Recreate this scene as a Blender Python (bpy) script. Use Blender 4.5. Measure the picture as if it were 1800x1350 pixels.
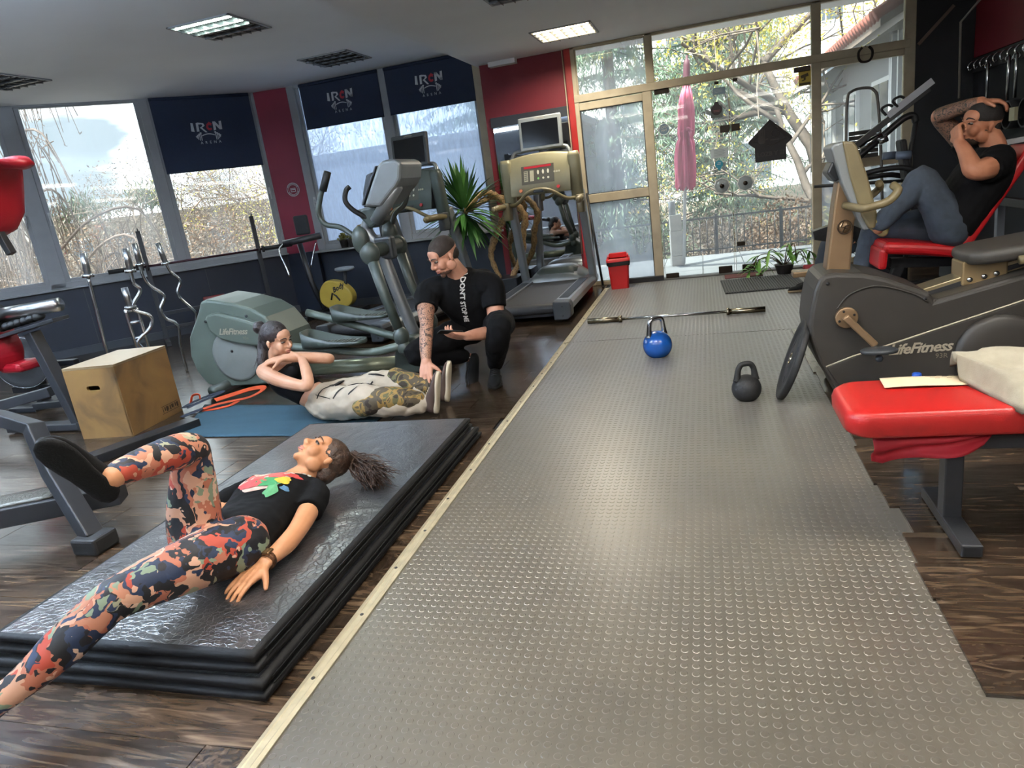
import bpy, math, random
import numpy as np
from mathutils import Matrix, Vector, noise as mnoise
from mathutils.bvhtree import BVHTree
for _o in list(bpy.data.objects): bpy.data.objects.remove(_o)
SC = bpy.context.scene
COL = SC.collection
RND = random.Random(7)
SKX = 2.9
PI = math.pi

# ------------------------------------------------------------------ camera
cam_d = bpy.data.cameras.new('camera'); cam = bpy.data.objects.new('camera', cam_d); COL.objects.link(cam)
cam_d.sensor_width = 36.0; cam_d.lens = 1205.6 / 1800 * 36; cam_d.clip_start = 0.02; cam_d.clip_end = 400
def _cam_matrix(pitch, roll, yaw, loc):
    p, r, y = map(math.radians, (pitch, roll, yaw))
    f = Vector((math.sin(y)*math.cos(p), math.cos(y)*math.cos(p), -math.sin(p)))
    rt = Vector((math.cos(y), -math.sin(y), 0)); up = rt.cross(f)
    r2 = math.cos(r)*rt + math.sin(r)*up; u2 = -math.sin(r)*rt + math.cos(r)*up
    m = Matrix((r2, u2, -f)).transposed().to_4x4(); m.translation = loc
    return m
cam.matrix_world = _cam_matrix(15.86, -7.738, -17.02, (0, 0, 1.28))
SC.camera = cam

# ------------------------------------------------------------------ view, world, sun
SC.view_settings.view_transform = 'Standard'; SC.view_settings.look = 'None'
SC.view_settings.gamma = 1.0; SC.view_settings.use_curve_mapping = False
SC.view_settings.exposure = 0.95
W = bpy.data.worlds.new('sky'); SC.world = W; W.use_nodes = True
nt = W.node_tree; nt.nodes.clear()
def N(t, typ, **kw):
    n = t.nodes.new(typ)
    for k, v in kw.items():
        if k.startswith('i_'): n.inputs[k[2:].replace('_', ' ')].default_value = v
        else: setattr(n, k, v)
    return n
_tc = N(nt, 'ShaderNodeTexCoord'); _mp = N(nt, 'ShaderNodeMapping'); _mp.inputs['Scale'].default_value = (1, 1, 3.2); _mp.inputs['Location'].default_value = (SKX, 0, 0)
_nz = N(nt, 'ShaderNodeTexNoise'); _nz.inputs['Scale'].default_value = 2.3; _nz.inputs['Detail'].default_value = 6
_cr = N(nt, 'ShaderNodeValToRGB')
_cr.color_ramp.elements[0].position = .38; _cr.color_ramp.elements[0].color = (.088, .108, .124, 1)
_cr.color_ramp.elements[1].position = .56; _cr.color_ramp.elements[1].color = (.86, .94, 1.0, 1)
_bg = N(nt, 'ShaderNodeBackground'); _bg.inputs['Strength'].default_value = 4.2
_ow = N(nt, 'ShaderNodeOutputWorld')
nt.links.new(_tc.outputs['Generated'], _mp.inputs[0]); nt.links.new(_mp.outputs[0], _nz.inputs['Vector'])
nt.links.new(_nz.outputs['Fac'], _cr.inputs[0]); nt.links.new(_cr.outputs[0], _bg.inputs[0]); nt.links.new(_bg.outputs[0], _ow.inputs[0])
sun_d = bpy.data.lights.new('sun', 'SUN'); sun_d.energy = 15.0; sun_d.angle = math.radians(4); sun_d.color = (1, .95, .86)
sun = bpy.data.objects.new('sun', sun_d); COL.objects.link(sun)
sun.rotation_euler = Vector((.45, .62, -1.15)).to_track_quat('-Z', 'Y').to_euler()

# ------------------------------------------------------------------ materials
def hx(s, a=1.0):
    s = s.lstrip('#'); c = [int(s[i:i+2], 16)/255 for i in (0, 2, 4)]
    return tuple(((v+.055)/1.055)**2.4 if v > .04045 else v/12.92 for v in c) + (a,)
MATS = {}
def mat(name, col, rough=.5, metal=0, var=.0, vscale=8, bump=0, bscale=60, spec=.5, coat=0, emit=None, estr=0, stretch=None, col2=None, obj_rand=0, detail=4):
    """plain procedural material: noise-varied colour + noise bump"""
    if name in MATS: return MATS[name]
    m = bpy.data.materials.new(name); m.use_nodes = True; t = m.node_tree; b = t.nodes['Principled BSDF']
    c = hx(col) if isinstance(col, str) else col
    b.inputs['Base Color'].default_value = c; b.inputs['Roughness'].default_value = rough; b.inputs['Metallic'].default_value = metal
    b.inputs['Specular IOR Level'].default_value = spec; b.inputs['Coat Weight'].default_value = coat
    b.inputs['Coat Roughness'].default_value = .15
    tc = N(t, 'ShaderNodeTexCoord'); v = tc.outputs['Object']
    if stretch:
        mp = N(t, 'ShaderNodeMapping'); mp.inputs['Scale'].default_value = stretch; t.links.new(v, mp.inputs[0]); v = mp.outputs[0]
    if var or col2:
        n = N(t, 'ShaderNodeTexNoise'); n.inputs['Scale'].default_value = vscale; n.inputs['Detail'].default_value = detail; t.links.new(v, n.inputs['Vector'])
        r = N(t, 'ShaderNodeValToRGB'); t.links.new(n.outputs['Fac'], r.inputs[0])
        if col2: c0, c1 = c, hx(col2)
        else: c0 = tuple(x*(1-var) for x in c[:3])+(1,); c1 = tuple(min(1, x*(1+var)) for x in c[:3])+(1,)
        r.color_ramp.elements[0].color = c0; r.color_ramp.elements[1].color = c1
        r.color_ramp.elements[0].position = .3; r.color_ramp.elements[1].position = .7
        out = r.outputs[0]
        if obj_rand:
            oi = N(t, 'ShaderNodeObjectInfo'); hv = N(t, 'ShaderNodeHueSaturation'); mr = N(t, 'ShaderNodeMapRange')
            mr.inputs['To Min'].default_value = 1-obj_rand; mr.inputs['To Max'].default_value = 1+obj_rand
            t.links.new(oi.outputs['Random'], mr.inputs[0]); t.links.new(mr.outputs[0], hv.inputs['Value']); t.links.new(out, hv.inputs['Color']); out = hv.outputs[0]
        t.links.new(out, b.inputs['Base Color'])
    if bump:
        n2 = N(t, 'ShaderNodeTexNoise'); n2.inputs['Scale'].default_value = bscale; n2.inputs['Detail'].default_value = 3; t.links.new(v, n2.inputs['Vector'])
        bp = N(t, 'ShaderNodeBump'); bp.inputs['Strength'].default_value = bump; bp.inputs['Distance'].default_value = .01
        t.links.new(n2.outputs['Fac'], bp.inputs['Height']); t.links.new(bp.outputs[0], b.inputs['Normal'])
    if emit:
        b.inputs['Emission Color'].default_value = hx(emit); b.inputs['Emission Strength'].default_value = estr
    MATS[name] = m
    return m
def nodes_mat(name, fn):
    if name in MATS: return MATS[name]
    m = bpy.data.materials.new(name); m.use_nodes = True; fn(m.node_tree, m.node_tree.nodes['Principled BSDF']); MATS[name] = m
    return m
def ramp(t, src, stops, interp='LINEAR'):
    r = N(t, 'ShaderNodeValToRGB'); e = r.color_ramp; e.interpolation = interp
    while len(e.elements) < len(stops): e.elements.new(.5)
    for el, (p, c) in zip(e.elements, stops): el.position = p; el.color = hx(c) if isinstance(c, str) else c
    t.links.new(src, r.inputs[0]); return r.outputs[0]
def glass_mat(name, dust_lo, dust_hi, dscale=3.0, tint=(.96, .98, .97, 1), dustcol='#dfe6f0', stretch=(1, 1, .35), gl=.10):
    """window pane: see-through, a little mirror, a film of dust, smears and added haze that scatters daylight"""
    def fn(t, b):
        out = t.nodes['Material Output']; t.nodes.remove(b)
        tr = N(t, 'ShaderNodeBsdfTransparent'); tr.inputs[0].default_value = tint
        gs = N(t, 'ShaderNodeBsdfGlossy'); gs.inputs['Roughness'].default_value = .03
        fr = N(t, 'ShaderNodeFresnel'); fr.inputs[0].default_value = 1.45
        m1 = N(t, 'ShaderNodeMixShader'); t.links.new(fr.outputs[0], m1.inputs[0]); t.links.new(tr.outputs[0], m1.inputs[1]); t.links.new(gs.outputs[0], m1.inputs[2])
        df = N(t, 'ShaderNodeBsdfTranslucent'); df.inputs[0].default_value = hx(dustcol)
        d2 = N(t, 'ShaderNodeBsdfDiffuse'); d2.inputs[0].default_value = hx(dustcol)
        ma = N(t, 'ShaderNodeMixShader'); ma.inputs[0].default_value = .3; t.links.new(df.outputs[0], ma.inputs[1]); t.links.new(d2.outputs[0], ma.inputs[2])
        tc = N(t, 'ShaderNodeTexCoord'); mp = N(t, 'ShaderNodeMapping'); mp.inputs['Scale'].default_value = stretch; t.links.new(tc.outputs['Object'], mp.inputs[0])
        nz = N(t, 'ShaderNodeTexNoise'); nz.inputs['Scale'].default_value = dscale; nz.inputs['Detail'].default_value = 7; nz.inputs['Distortion'].default_value = .6; t.links.new(mp.outputs[0], nz.inputs['Vector'])
        mr = N(t, 'ShaderNodeMapRange'); mr.inputs['From Min'].default_value = .3; mr.inputs['From Max'].default_value = .72
        mr.inputs['To Min'].default_value = dust_lo; mr.inputs['To Max'].default_value = dust_hi; t.links.new(nz.outputs['Fac'], mr.inputs[0])
        m2 = N(t, 'ShaderNodeMixShader'); t.links.new(mr.outputs[0], m2.inputs[0]); t.links.new(m1.outputs[0], m2.inputs[1]); t.links.new(ma.outputs[0], m2.inputs[2])
        t.links.new(m2.outputs[0], out.inputs[0])
    return nodes_mat(name, fn)

# ------------------------------------------------------------------ mesh building
def spline(pts, n=8, closed=False):
    """Catmull-Rom through the points (each may carry extra numbers, e.g. a radius)"""
    P = [np.array(p, float) for p in pts]; out = []; L = len(P)
    rng = range(L if closed else L-1)
    for i in rng:
        if closed: a, b, c, d = P[i-1], P[i], P[(i+1) % L], P[(i+2) % L]
        else: b, c = P[i], P[i+1]; a = P[i-1] if i else 2*b-c; d = P[i+2] if i+2 < L else 2*c-b
        for k in range(n):
            t = k/n; out.append(.5*((2*b)+(-a+c)*t+(2*a-5*b+4*c-d)*t*t+(-a+3*b-3*c+d)*t**3))
    if not closed: out.append(P[-1])
    return out
def rrect(w, h, r, n=4):
    """rounded rectangle outline, centred"""
    o = []
    for cx, cy, a0 in ((w/2-r, h/2-r, 0), (-w/2+r, h/2-r, 90), (-w/2+r, -h/2+r, 180), (w/2-r, -h/2+r, 270)):
        for k in range(n+1):
            a = math.radians(a0+90*k/n); o.append((cx+r*math.cos(a), cy+r*math.sin(a)))
    return o
def circle(r, n=24, cx=0, cy=0, ry=None): return [(cx+r*math.cos(2*PI*k/n), cy+(ry or r)*math.sin(2*PI*k/n)) for k in range(n)]
def TR(x=0, y=0, z=0): return Matrix.Translation((x, y, z))
def RX(a): return Matrix.Rotation(math.radians(a), 4, 'X')
def RY(a): return Matrix.Rotation(math.radians(a), 4, 'Y')
def RZ(a): return Matrix.Rotation(math.radians(a), 4, 'Z')
def frame(o, x, y, z): 
    m = Matrix((Vector(x), Vector(y), Vector(z))).transposed().to_4x4(); m.translation = Vector(o); return m
def look(o, fwd, up):
    """frame with local Y along fwd and local Z near up"""
    y = Vector(fwd).normalized(); x = y.cross(Vector(up)).normalized(); z = x.cross(y); return frame(o, x, y, z)
class B:
    def __init__(s): s.v = []; s.f = []; s.sm = []
    def add(s, vs, fs, smooth=False, M=None):
        k = len(s.v)
        if M is not None: vs = [M @ Vector(v) for v in vs]
        s.v.extend([tuple(v) for v in vs]); s.f.extend([tuple(i+k for i in f) for f in fs]); s.sm.extend([smooth]*len(fs)); return s
    def box(s, c, d, M=None):
        x, y, z = c; a, b, e = d[0]/2, d[1]/2, d[2]/2
        return s.add([(x+i*a, y+j*b, z+k*e) for i in (-1, 1) for j in (-1, 1) for k in (-1, 1)],
                     [(0, 1, 3, 2), (4, 6, 7, 5), (0, 4, 5, 1), (2, 3, 7, 6), (0, 2, 6, 4), (1, 5, 7, 3)], False, M)
    def bx(s, x0, x1, y0, y1, z0, z1, M=None): return s.box(((x0+x1)/2, (y0+y1)/2, (z0+z1)/2), (abs(x1-x0), abs(y1-y0), abs(z1-z0)), M)
    def prism(s, poly, h0, h1, M=None, smooth=False, taper=None):
        """polygon in local XY extruded along Z from h0 to h1"""
        n = len(poly); p2 = taper or poly
        vs = [(x, y, h0) for x, y in poly]+[(x, y, h1) for x, y in p2]
        fs = [(i, (i+1) % n, n+(i+1) % n, n+i) for i in range(n)]
        s.add(vs, fs, smooth, M); k = len(s.v)-2*n
        s.f += [tuple(k+i for i in reversed(range(n))), tuple(k+n+i for i in range(n))]; s.sm += [False, False]; return s
    def loft(s, rings, caps=True, smooth=True, M=None, closed=True):
        n = len(rings[0]); vs = [p for r in rings for p in r]; fs = []
        m = n if closed else n-1
        for i in range(len(rings)-1):
            for j in range(m): fs.append((i*n+j, i*n+(j+1) % n, (i+1)*n+(j+1) % n, (i+1)*n+j))
        if caps: fs += [tuple(reversed(range(n))), tuple((len(rings)-1)*n+j for j in range(n))]
        return s.add(vs, fs, smooth, M)
    def tube(s, pts, r, n=10, caps=True, M=None, closed=False, flat=None, up=None, rect=None):
        """swept tube; r number or list; rect=(w,h) sweeps a box section"""
        P = [np.array(p[:3], float) for p in pts]; L = len(P)
        if isinstance(r, (int, float)): r = [r]*L
        T = []
        for i in range(L):
            a = P[i-1] if (i or closed) else P[i]; b = P[(i+1) % L] if (i < L-1 or closed) else P[i]
            d = b-a; T.append(d/(np.linalg.norm(d)+1e-12))
        u = np.array(up if up is not None else ((0, 0, 1) if abs(T[0][2]) < .95 else (0, 1, 0)), float)
        u = u-T[0]*(u@T[0]); u /= np.linalg.norm(u)+1e-12; rings = []
        for i in range(L):
            if i:
                u = u-T[i]*(u@T[i]); u /= np.linalg.norm(u)+1e-12
            w = np.cross(T[i], u)
            if rect:
                a, b = rect[0]/2, rect[1]/2
                rings.append([tuple(P[i]+w*x+u*y) for x, y in ((a, b), (-a, b), (-a, -b), (a, -b))])
            else:
                fl = flat or 1
                rings.append([tuple(P[i]+r[i]*(math.cos(2*PI*k/n)*w+fl*math.sin(2*PI*k/n)*u)) for k in range(n)])
        if closed: rings.append(rings[0]); return s.loft(rings, False, not rect, M)
        return s.loft(rings, caps, not rect, M)
    def cyl(s, a, b, r, r2=None, n=16, M=None): return s.tube([a, b], [r, r if r2 is None else r2], n, True, M)
    def lathe(s, prof, n=24, M=None, smooth=True, caps=True):
        return s.loft([[(r*math.cos(2*PI*k/n), r*math.sin(2*PI*k/n), z) for k in range(n)] for r, z in prof], caps, smooth, M)
    def ball(s, c, r, n=16, m=10, M=None):
        if isinstance(r, (int, float)): r = (r, r, r)
        rings = [[(c[0]+r[0]*math.sin(PI*i/m)*math.cos(2*PI*k/n), c[1]+r[1]*math.sin(PI*i/m)*math.sin(2*PI*k/n), c[2]-r[2]*math.cos(PI*i/m)) for k in range(n)] for i in range(1, m)]
        vs = [p for q in rings for p in q]; k0 = len(vs); vs += [(c[0], c[1], c[2]-r[2]), (c[0], c[1], c[2]+r[2])]; fs = []
        for i in range(m-2):
            for j in range(n): fs.append((i*n+j, i*n+(j+1) % n, (i+1)*n+(j+1) % n, (i+1)*n+j))
        for j in range(n): fs.append((k0, (j+1) % n, j)); fs.append((k0+1, (m-2)*n+j, (m-2)*n+(j+1) % n))
        return s.add(vs, fs, True, M)
    def torus(s, c, R, r, axis=(0, 0, 1), n=28, m=8):
        a = Vector(axis).normalized(); q = a.to_track_quat('Z', 'Y').to_matrix()
        return s.tube([tuple(Vector(c)+q @ Vector((R*math.cos(2*PI*k/n), R*math.sin(2*PI*k/n), 0))) for k in range(n)], r, m, closed=True, up=a)
    def grid(s, fn, nu, nv, smooth=True, thick=None, M=None):
        vs = [fn(i/nu, j/nv) for i in range(nu+1) for j in range(nv+1)]
        q = lambda i, j: i*(nv+1)+j
        fs = [(q(i, j), q(i+1, j), q(i+1, j+1), q(i, j+1)) for i in range(nu) for j in range(nv)]
        if thick:
            n0 = len(vs); t = Vector(thick); vs = vs+[tuple(Vector(v)+t) for v in vs]
            fs = fs+[tuple(n0+i for i in reversed(f)) for f in fs]
            bd = [q(i, 0) for i in range(nu+1)]+[q(nu, j) for j in range(1, nv+1)]+[q(i, nv) for i in range(nu-1, -1, -1)]+[q(0, j) for j in range(nv-1, 0, -1)]
            for a, b in zip(bd, bd[1:]+bd[:1]): fs.append((b, a, n0+a, n0+b))
        return s.add(vs, fs, smooth, M)
    def mesh(s, name):
        me = bpy.data.meshes.new(name); me.from_pydata(s.v, [], s.f); me.polygons.foreach_set('use_smooth', s.sm); me.validate(); me.update(); return me
    def obj(s, name, m, parent=None, bevel=0, seg=2, sub=0, M=None, w=False):
        o = bpy.data.objects.new(name, s.mesh(name)); COL.objects.link(o)
        o.data.materials.append(m)
        if parent is not None: o.parent = parent
        if M is not None: o.matrix_local = M
        if w and parent is not None: o.matrix_parent_inverse = parent.matrix_world.inverted()   # shape given in room coordinates
        if bevel:
            b = o.modifiers.new('bevel', 'BEVEL'); b.width = bevel; b.segments = seg; b.limit_method = 'ANGLE'; b.angle_limit = math.radians(35)
            b.harden_normals = False
        if sub: q = o.modifiers.new('sub', 'SUBSURF'); q.levels = sub; q.render_levels = sub
        return o
def tag(o, label, cat, group=None):
    o['label'] = label; o['category'] = cat
    if group: o['group'] = group
    return o
def thing(name, label, cat, loc=(0, 0, 0), rz=0, group=None, M=None):
    o = bpy.data.objects.new(name, None); COL.objects.link(o); o.empty_display_size = .1
    o.matrix_world = M if M is not None else TR(*loc) @ RZ(rz)
    return tag(o, label, cat, group)
def struct(o, label=None, cat=None):
    o['kind'] = 'structure'
    if label: o['label'] = label
    if cat: o['category'] = cat
    return o
def sroot(name, label=None, cat=None, M=None):
    o = bpy.data.objects.new(name, None); COL.objects.link(o)
    if M is not None: o.matrix_world = M
    return struct(o, label, cat)
def dup(root, M, label=None):
    r = root.copy(); COL.objects.link(r); r.matrix_world = M
    if label: r['label'] = label
    for ch in list(root.children):
        c = ch.copy(); COL.objects.link(c); c.parent = r; c.matrix_parent_inverse = ch.matrix_parent_inverse.copy()
        for gch in list(ch.children):
            d = gch.copy(); COL.objects.link(d); d.parent = c
    return r
_tcache = {}
def text_geo(body, size=1, shear=0, space=1.0, bold=0, align='CENTER', res=2):
    """outline of lettering as flat faces in local XY, centred on the origin"""
    k = (body, size, shear, space, bold, align)
    if k in _tcache: return _tcache[k]
    c = bpy.data.curves.new('lettering', 'FONT'); c.body = body; c.size = size; c.shear = shear; c.space_character = space; c.offset = bold
    c.align_x = align; c.align_y = 'CENTER'; c.resolution_u = res; c.fill_mode = 'FRONT'
    o = bpy.data.objects.new('lettering', c); COL.objects.link(o)
    bpy.context.view_layer.update()
    me = o.to_mesh(); vs = [tuple(v.co) for v in me.vertices]; fs = [tuple(p.vertices) for p in me.polygons]
    o.to_mesh_clear(); bpy.data.objects.remove(o); bpy.data.curves.remove(c)
    _tcache[k] = (vs, fs); return vs, fs
def letters(b, body, M, size=1, **kw):
    vs, fs = text_geo(body, size, **kw); return b.add(vs, fs, False, M)

M_BLACK = mat('matte_black', '#17181b', .6, var=.15)
M_BLKMET = mat('black_painted_steel', '#1b1d21', .38, var=.1, bump=.05)
M_GRYMET = mat('grey_painted_steel', '#28292c', .42, var=.1, bump=.05)
M_CHROME = mat('chrome', '#c9ccd0', .16, 1, var=.06)
M_STEEL = mat('brushed_steel', '#a6a7a8', .3, 1, var=.1, stretch=(1, 1, 14))
M_RED = mat('red_vinyl', '#9a1422', .36, var=.08, vscale=5, bump=.12, bscale=240)
M_WHITE = mat('white_print', '#d9d9d6', .6)
M_RUBBER = mat('black_rubber', '#1d1d1e', .62, bump=.15, bscale=140, var=.2)
M_PLASTIC_DK = mat('charcoal_plastic', '#35393d', .45, bump=.06, bscale=500, var=.06)
# ================================================================== the room
M_CEIL = mat('ceiling_paint', '#dfe2e6', .9, var=.03, vscale=1.5, bump=.08, bscale=300)
M_REDWALL = mat('red_wall_paint', '#6e1220', .62, var=.08, vscale=3, bump=.05, bscale=120)
M_REDWALL2 = mat('red_pillar_paint', '#7d1630', .6, var=.08, vscale=3, bump=.05, bscale=120)
M_DARKWALL = mat('dark_wall_paint', '#16191f', .62, var=.12, vscale=2.5, bump=.06, bscale=90)
M_NAVYWALL = mat('black_blue_wall_paint', '#0d1626', .5, var=.15, vscale=2.5, bump=.06, bscale=60)
M_FRAME = mat('cream_frame_paint', '#a69b85', .5, var=.12, vscale=6, bump=.08, bscale=50)
M_PVC = mat('grey_white_pvc', '#8f9296', .45, var=.05)
def plank_nodes(t, b):
    tc = N(t, 'ShaderNodeTexCoord'); oi = N(t, 'ShaderNodeObjectInfo')
    ad = N(t, 'ShaderNodeVectorMath'); ad.operation = 'ADD'; cx = N(t, 'ShaderNodeVectorMath'); cx.operation = 'SCALE'; cx.inputs['Scale'].default_value = 37
    t.links.new(oi.outputs['Location'], cx.inputs[0]); t.links.new(tc.outputs['Object'], ad.inputs[0]); t.links.new(cx.outputs[0], ad.inputs[1])
    mp = N(t, 'ShaderNodeMapping'); mp.inputs['Scale'].default_value = (.8, 9, 9); t.links.new(ad.outputs[0], mp.inputs[0])
    n1 = N(t, 'ShaderNodeTexNoise'); n1.inputs['Scale'].default_value = 3.5; n1.inputs['Detail'].default_value = 9; n1.inputs['Distortion'].default_value = 1.6; t.links.new(mp.outputs[0], n1.inputs['Vector'])
    c = ramp(t, n1.outputs['Fac'], [(.25, '#16110d'), (.45, '#33281f'), (.58, '#493a2d'), (.75, '#6a5947')])
    hv = N(t, 'ShaderNodeHueSaturation'); mr = N(t, 'ShaderNodeMapRange'); mr.inputs['To Min'].default_value = .62; mr.inputs['To Max'].default_value = 1.35
    t.links.new(oi.outputs['Random'], mr.inputs[0]); t.links.new(mr.outputs[0], hv.inputs['Value']); t.links.new(c, hv.inputs['Color'])
    t.links.new(hv.outputs[0], b.inputs['Base Color']); b.inputs['IOR'].default_value = 1.58
    rr = N(t, 'ShaderNodeMapRange'); rr.inputs['To Min'].default_value = .14; rr.inputs['To Max'].default_value = .30; t.links.new(n1.outputs['Fac'], rr.inputs[0]); t.links.new(rr.outputs[0], b.inputs['Roughness'])
    bp = N(t, 'ShaderNodeBump'); bp.inputs['Strength'].default_value = .12; bp.inputs['Distance'].default_value = .002; t.links.new(n1.outputs['Fac'], bp.inputs['Height']); t.links.new(bp.outputs[0], b.inputs['Normal'])
M_PLANK = nodes_mat('dark_laminate', plank_nodes)
def rubber_nodes(t, b):
    tc = N(t, 'ShaderNodeTexCoord')
    n1 = N(t, 'ShaderNodeTexNoise'); n1.inputs['Scale'].default_value = 1.6; n1.inputs['Detail'].default_value = 8; t.links.new(tc.outputs['Object'], n1.inputs['Vector'])
    c1 = ramp(t, n1.outputs['Fac'], [(.3, '#464033'), (.7, '#564e3e')])
    t.links.new(c1, b.inputs['Base Color']); b.inputs['IOR'].default_value = 1.85; b.inputs['Sheen Weight'].default_value = .45; b.inputs['Sheen Roughness'].default_value = .45
    rr = N(t, 'ShaderNodeMapRange'); rr.inputs['To Min'].default_value = .28; rr.inputs['To Max'].default_value = .40; t.links.new(n1.outputs['Fac'], rr.inputs[0]); t.links.new(rr.outputs[0], b.inputs['Roughness'])
M_PATH = nodes_mat('grey_stud_rubber', rubber_nodes)

# ---- floor slab + laminate planks
fl = sroot('floor', 'dark brown laminate floor of long planks laid crosswise', 'floor')
B().bx(-9.6, 3.6, -4, 8.6, -.12, -.014).obj('subfloor', M_DARKWALL, fl)
_pm = B().bx(0, 1.196, 0, .188, -.012, 0).mesh('plank'); _pm.materials.append(M_PLANK)
def plank(x, y, L, z=0):
    o = bpy.data.objects.new('plank', _pm); COL.objects.link(o); o.parent = fl; o.location = (x, y, z); o.scale = (L/1.2, 1, 1); return o
_far = B()
for r in range(-24, 37):
    y = 1.54+.19*r
    if y < -3.9 or y > 8.4: continue
    off = (r*.47) % 1.2; x = -9.5+off-1.2
    while x < -1.17:
        x0 = max(x, -9.5); x1 = min(x+1.2, -1.165)
        if x1-x0 > .05:
            if .3 < y < 6.4 and x1 > -5.2: plank(x0, y, x1-x0)
            else: _far.bx(x0, x1-.004, y, y+.188, -.012, 0)
        x += 1.2
fo = _far.obj('far_planks', M_PLANK, fl); fo['kind'] = 'stuff'
_steps = {0: .575, 1: .575, 2: .569, 3: .581, 4: .617, 5: .586, 6: .574, 7: .575, 8: .589, 9: .579, 10: .577, 11: .576}
for r in range(0, 36):
    y = 1.54+.19*r; xs = _steps.get(r, .565+.02*RND.random()) if y < 5.3 else 1.25
    first = .35+(r*.53) % .85
    plank(xs, y, first, .009); x = xs+first
    while x < 3.4: plank(x, y, min(1.2, 3.5-x), .009); x += 1.2

# ---- grey studded rubber runner in two sheets + edging strip
rp = thing('rubber_runner', 'grey studded rubber runner leading to the glass door', 'rubber flooring')
def sheet(y0, y1, poly):
    return B().prism(poly, -.012, 0).obj('rubber_sheet', M_PATH, rp)
sheet(0, 0, [(-1.125, -3.9), (3.4, -3.9), (3.4, 1.56), (.66, 1.56), (.66, 5.36), (-1.125, 5.42)])
sheet(0, 0, [(-1.125, 5.432), (1.32, 5.35), (1.32, 8.3), (-1.125, 8.3)])
def studs(x0, x1, y0, y1, p=.0310, r=.0112, h=.0010, n=10):
    xs = np.arange(x0+p/2, x1-p*.3, p); ys = np.arange(y0+p/2, y1-p*.3, p)
    gx, gy = np.meshgrid(xs, ys); c = np.stack([gx.ravel(), gy.ravel()], 1); K = len(c)
    a = np.arange(n)*2*PI/n; ring = np.stack([np.cos(a), np.sin(a)], 1)
    v = np.zeros((K, 2*n, 3)); v[:, :n, :2] = c[:, None]+ring*r; v[:, n:, :2] = c[:, None]+ring*r*.8; v[:, n:, 2] = h; v[:, :n, 2] = -.0002
    base = (np.arange(K)*2*n)[:, None]; fs = []
    q = np.array([[i, (i+1) % n, n+(i+1) % n, n+i] for i in range(n)])
    quads = (base[:, :, None]+q[None]).reshape(-1, 4); top = base+np.arange(n, 2*n)[None]
    b = B(); b.v = [tuple(p) for p in v.reshape(-1, 3)]; b.f = [tuple(f) for f in quads.tolist()]+[tuple(f) for f in top.tolist()]; b.sm = [False]*len(b.f); return b
so = studs(-1.12, .58, .45, 8.2).obj('stud_field', M_PATH, rp); so['kind'] = 'stuff'
so = studs(-1.12+.031*55, 1.24, 5.46, 8.2).obj('stud_field', M_PATH, rp); so['kind'] = 'stuff'
so = studs(-1.12+.031*55, 1.7, .45, 1.545).obj('stud_field', M_PATH, rp); so['kind'] = 'stuff'
es = thing('edging_strip', 'worn cream metal edging strip along the left side of the rubber runner', 'edging strip')
M_STRIP = mat('cream_metal_strip', '#b5ab90', .4, .3, var=.15, vscale=20)
for y0, y1 in ((-3.9, 5.38), (5.40, 8.05)):
    B().prism([(-.026, 0), (.026, 0), (.026, .004), (.012, .0065), (.008, .0045), (-.008, .0045), (-.012, .0065), (-.026, .004)], -y1, -y0, TR(-1.147, 0, .001) @ RX(90)).obj('strip', M_STRIP, es)
_sc = B().lathe([(.0065, 0), (.006, .0025), (.002, .0035)], 10).mesh('screw'); _sc.materials.append(M_GRYMET)
for k in range(24):
    o = bpy.data.objects.new('screw', _sc); COL.objects.link(o); o.parent = es; o.location = (-1.147+.004*math.sin(k*3), .75+.31*k+.05*math.sin(k*7), .005)

# ---- walls
YW = 8.35; ZC = 2.68; ZL = 2.88
A0 = Vector((-5.50, 8.44, 0)); AD = Vector((-1.90, -1.85, 0)).normalized()      # slanted window wall runs from A0 along AD
AN = Vector((-AD.y, AD.x, 0))                                                  # points out of or into the room
if AN.dot(Vector((1, -1, 0))) < 0: AN = -AN
MA = frame(A0, AD, Vector((0, 0, 1)).cross(AD), (0, 0, 1))                      # local x along wall (leftwards), z up
_s = (MA.inverted() @ Vector((0, 0, 0))).y; IN = 1 if _s > 0 else -1           # sign of local y that points into the room
b = B(); b.prism([(-2.48, -4), (-2.48, 8.62), (-5.45, 8.62), (-5.62, 8.44), (-9.7, 4.46), (-9.7, -4)], ZL, ZL+.12); struct(b.obj('ceiling_left', M_CEIL), 'higher grey-white plaster ceiling on the window side', 'ceiling')
b = B(); b.bx(-2.48, 3.6, -4, 8.9, ZC, ZC+.32); struct(b.obj('ceiling_right', M_CEIL), 'lower grey-white ceiling slab over the rubber runner', 'ceiling')
b = B(); b.bx(-2.44, -1.36, YW+.02, YW+.25, 0, ZC+.2); wb = struct(b.obj('wall_back', M_REDWALL), 'red wall between the windows and the entrance', 'wall')
b = B(); b.bx(-2.52, -1.30, 8.14, YW+.02, ZC-.028, ZC-.001); 
b = B(); b.bx(2.09, 3.6, YW-.02, YW+.2, 0, ZC+.1); struct(b.obj('wall_corner', M_DARKWALL), 'near-black wall stub right of the entrance glazing', 'wall')
b = B(); b.bx(2.62, 2.82, -4, YW, 0, ZC+.1); wr = struct(b.obj('wall_right', M_DARKWALL), 'near-black side wall with a red upper panel', 'wall')
b = B(); b.bx(2.605, 2.622, 1.0, 8.3, 1.9, 2.5); b.obj('red_band', M_REDWALL, wr, bevel=.003)
b = B(); b.bx(-9.6, 3.6, -4.2, -4, 0, 3.1); struct(b.obj('wall_rear', mat('rear_wall_paint', '#7d7f82', .8, var=.05)), 'grey rear wall of the gym', 'wall')
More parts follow.
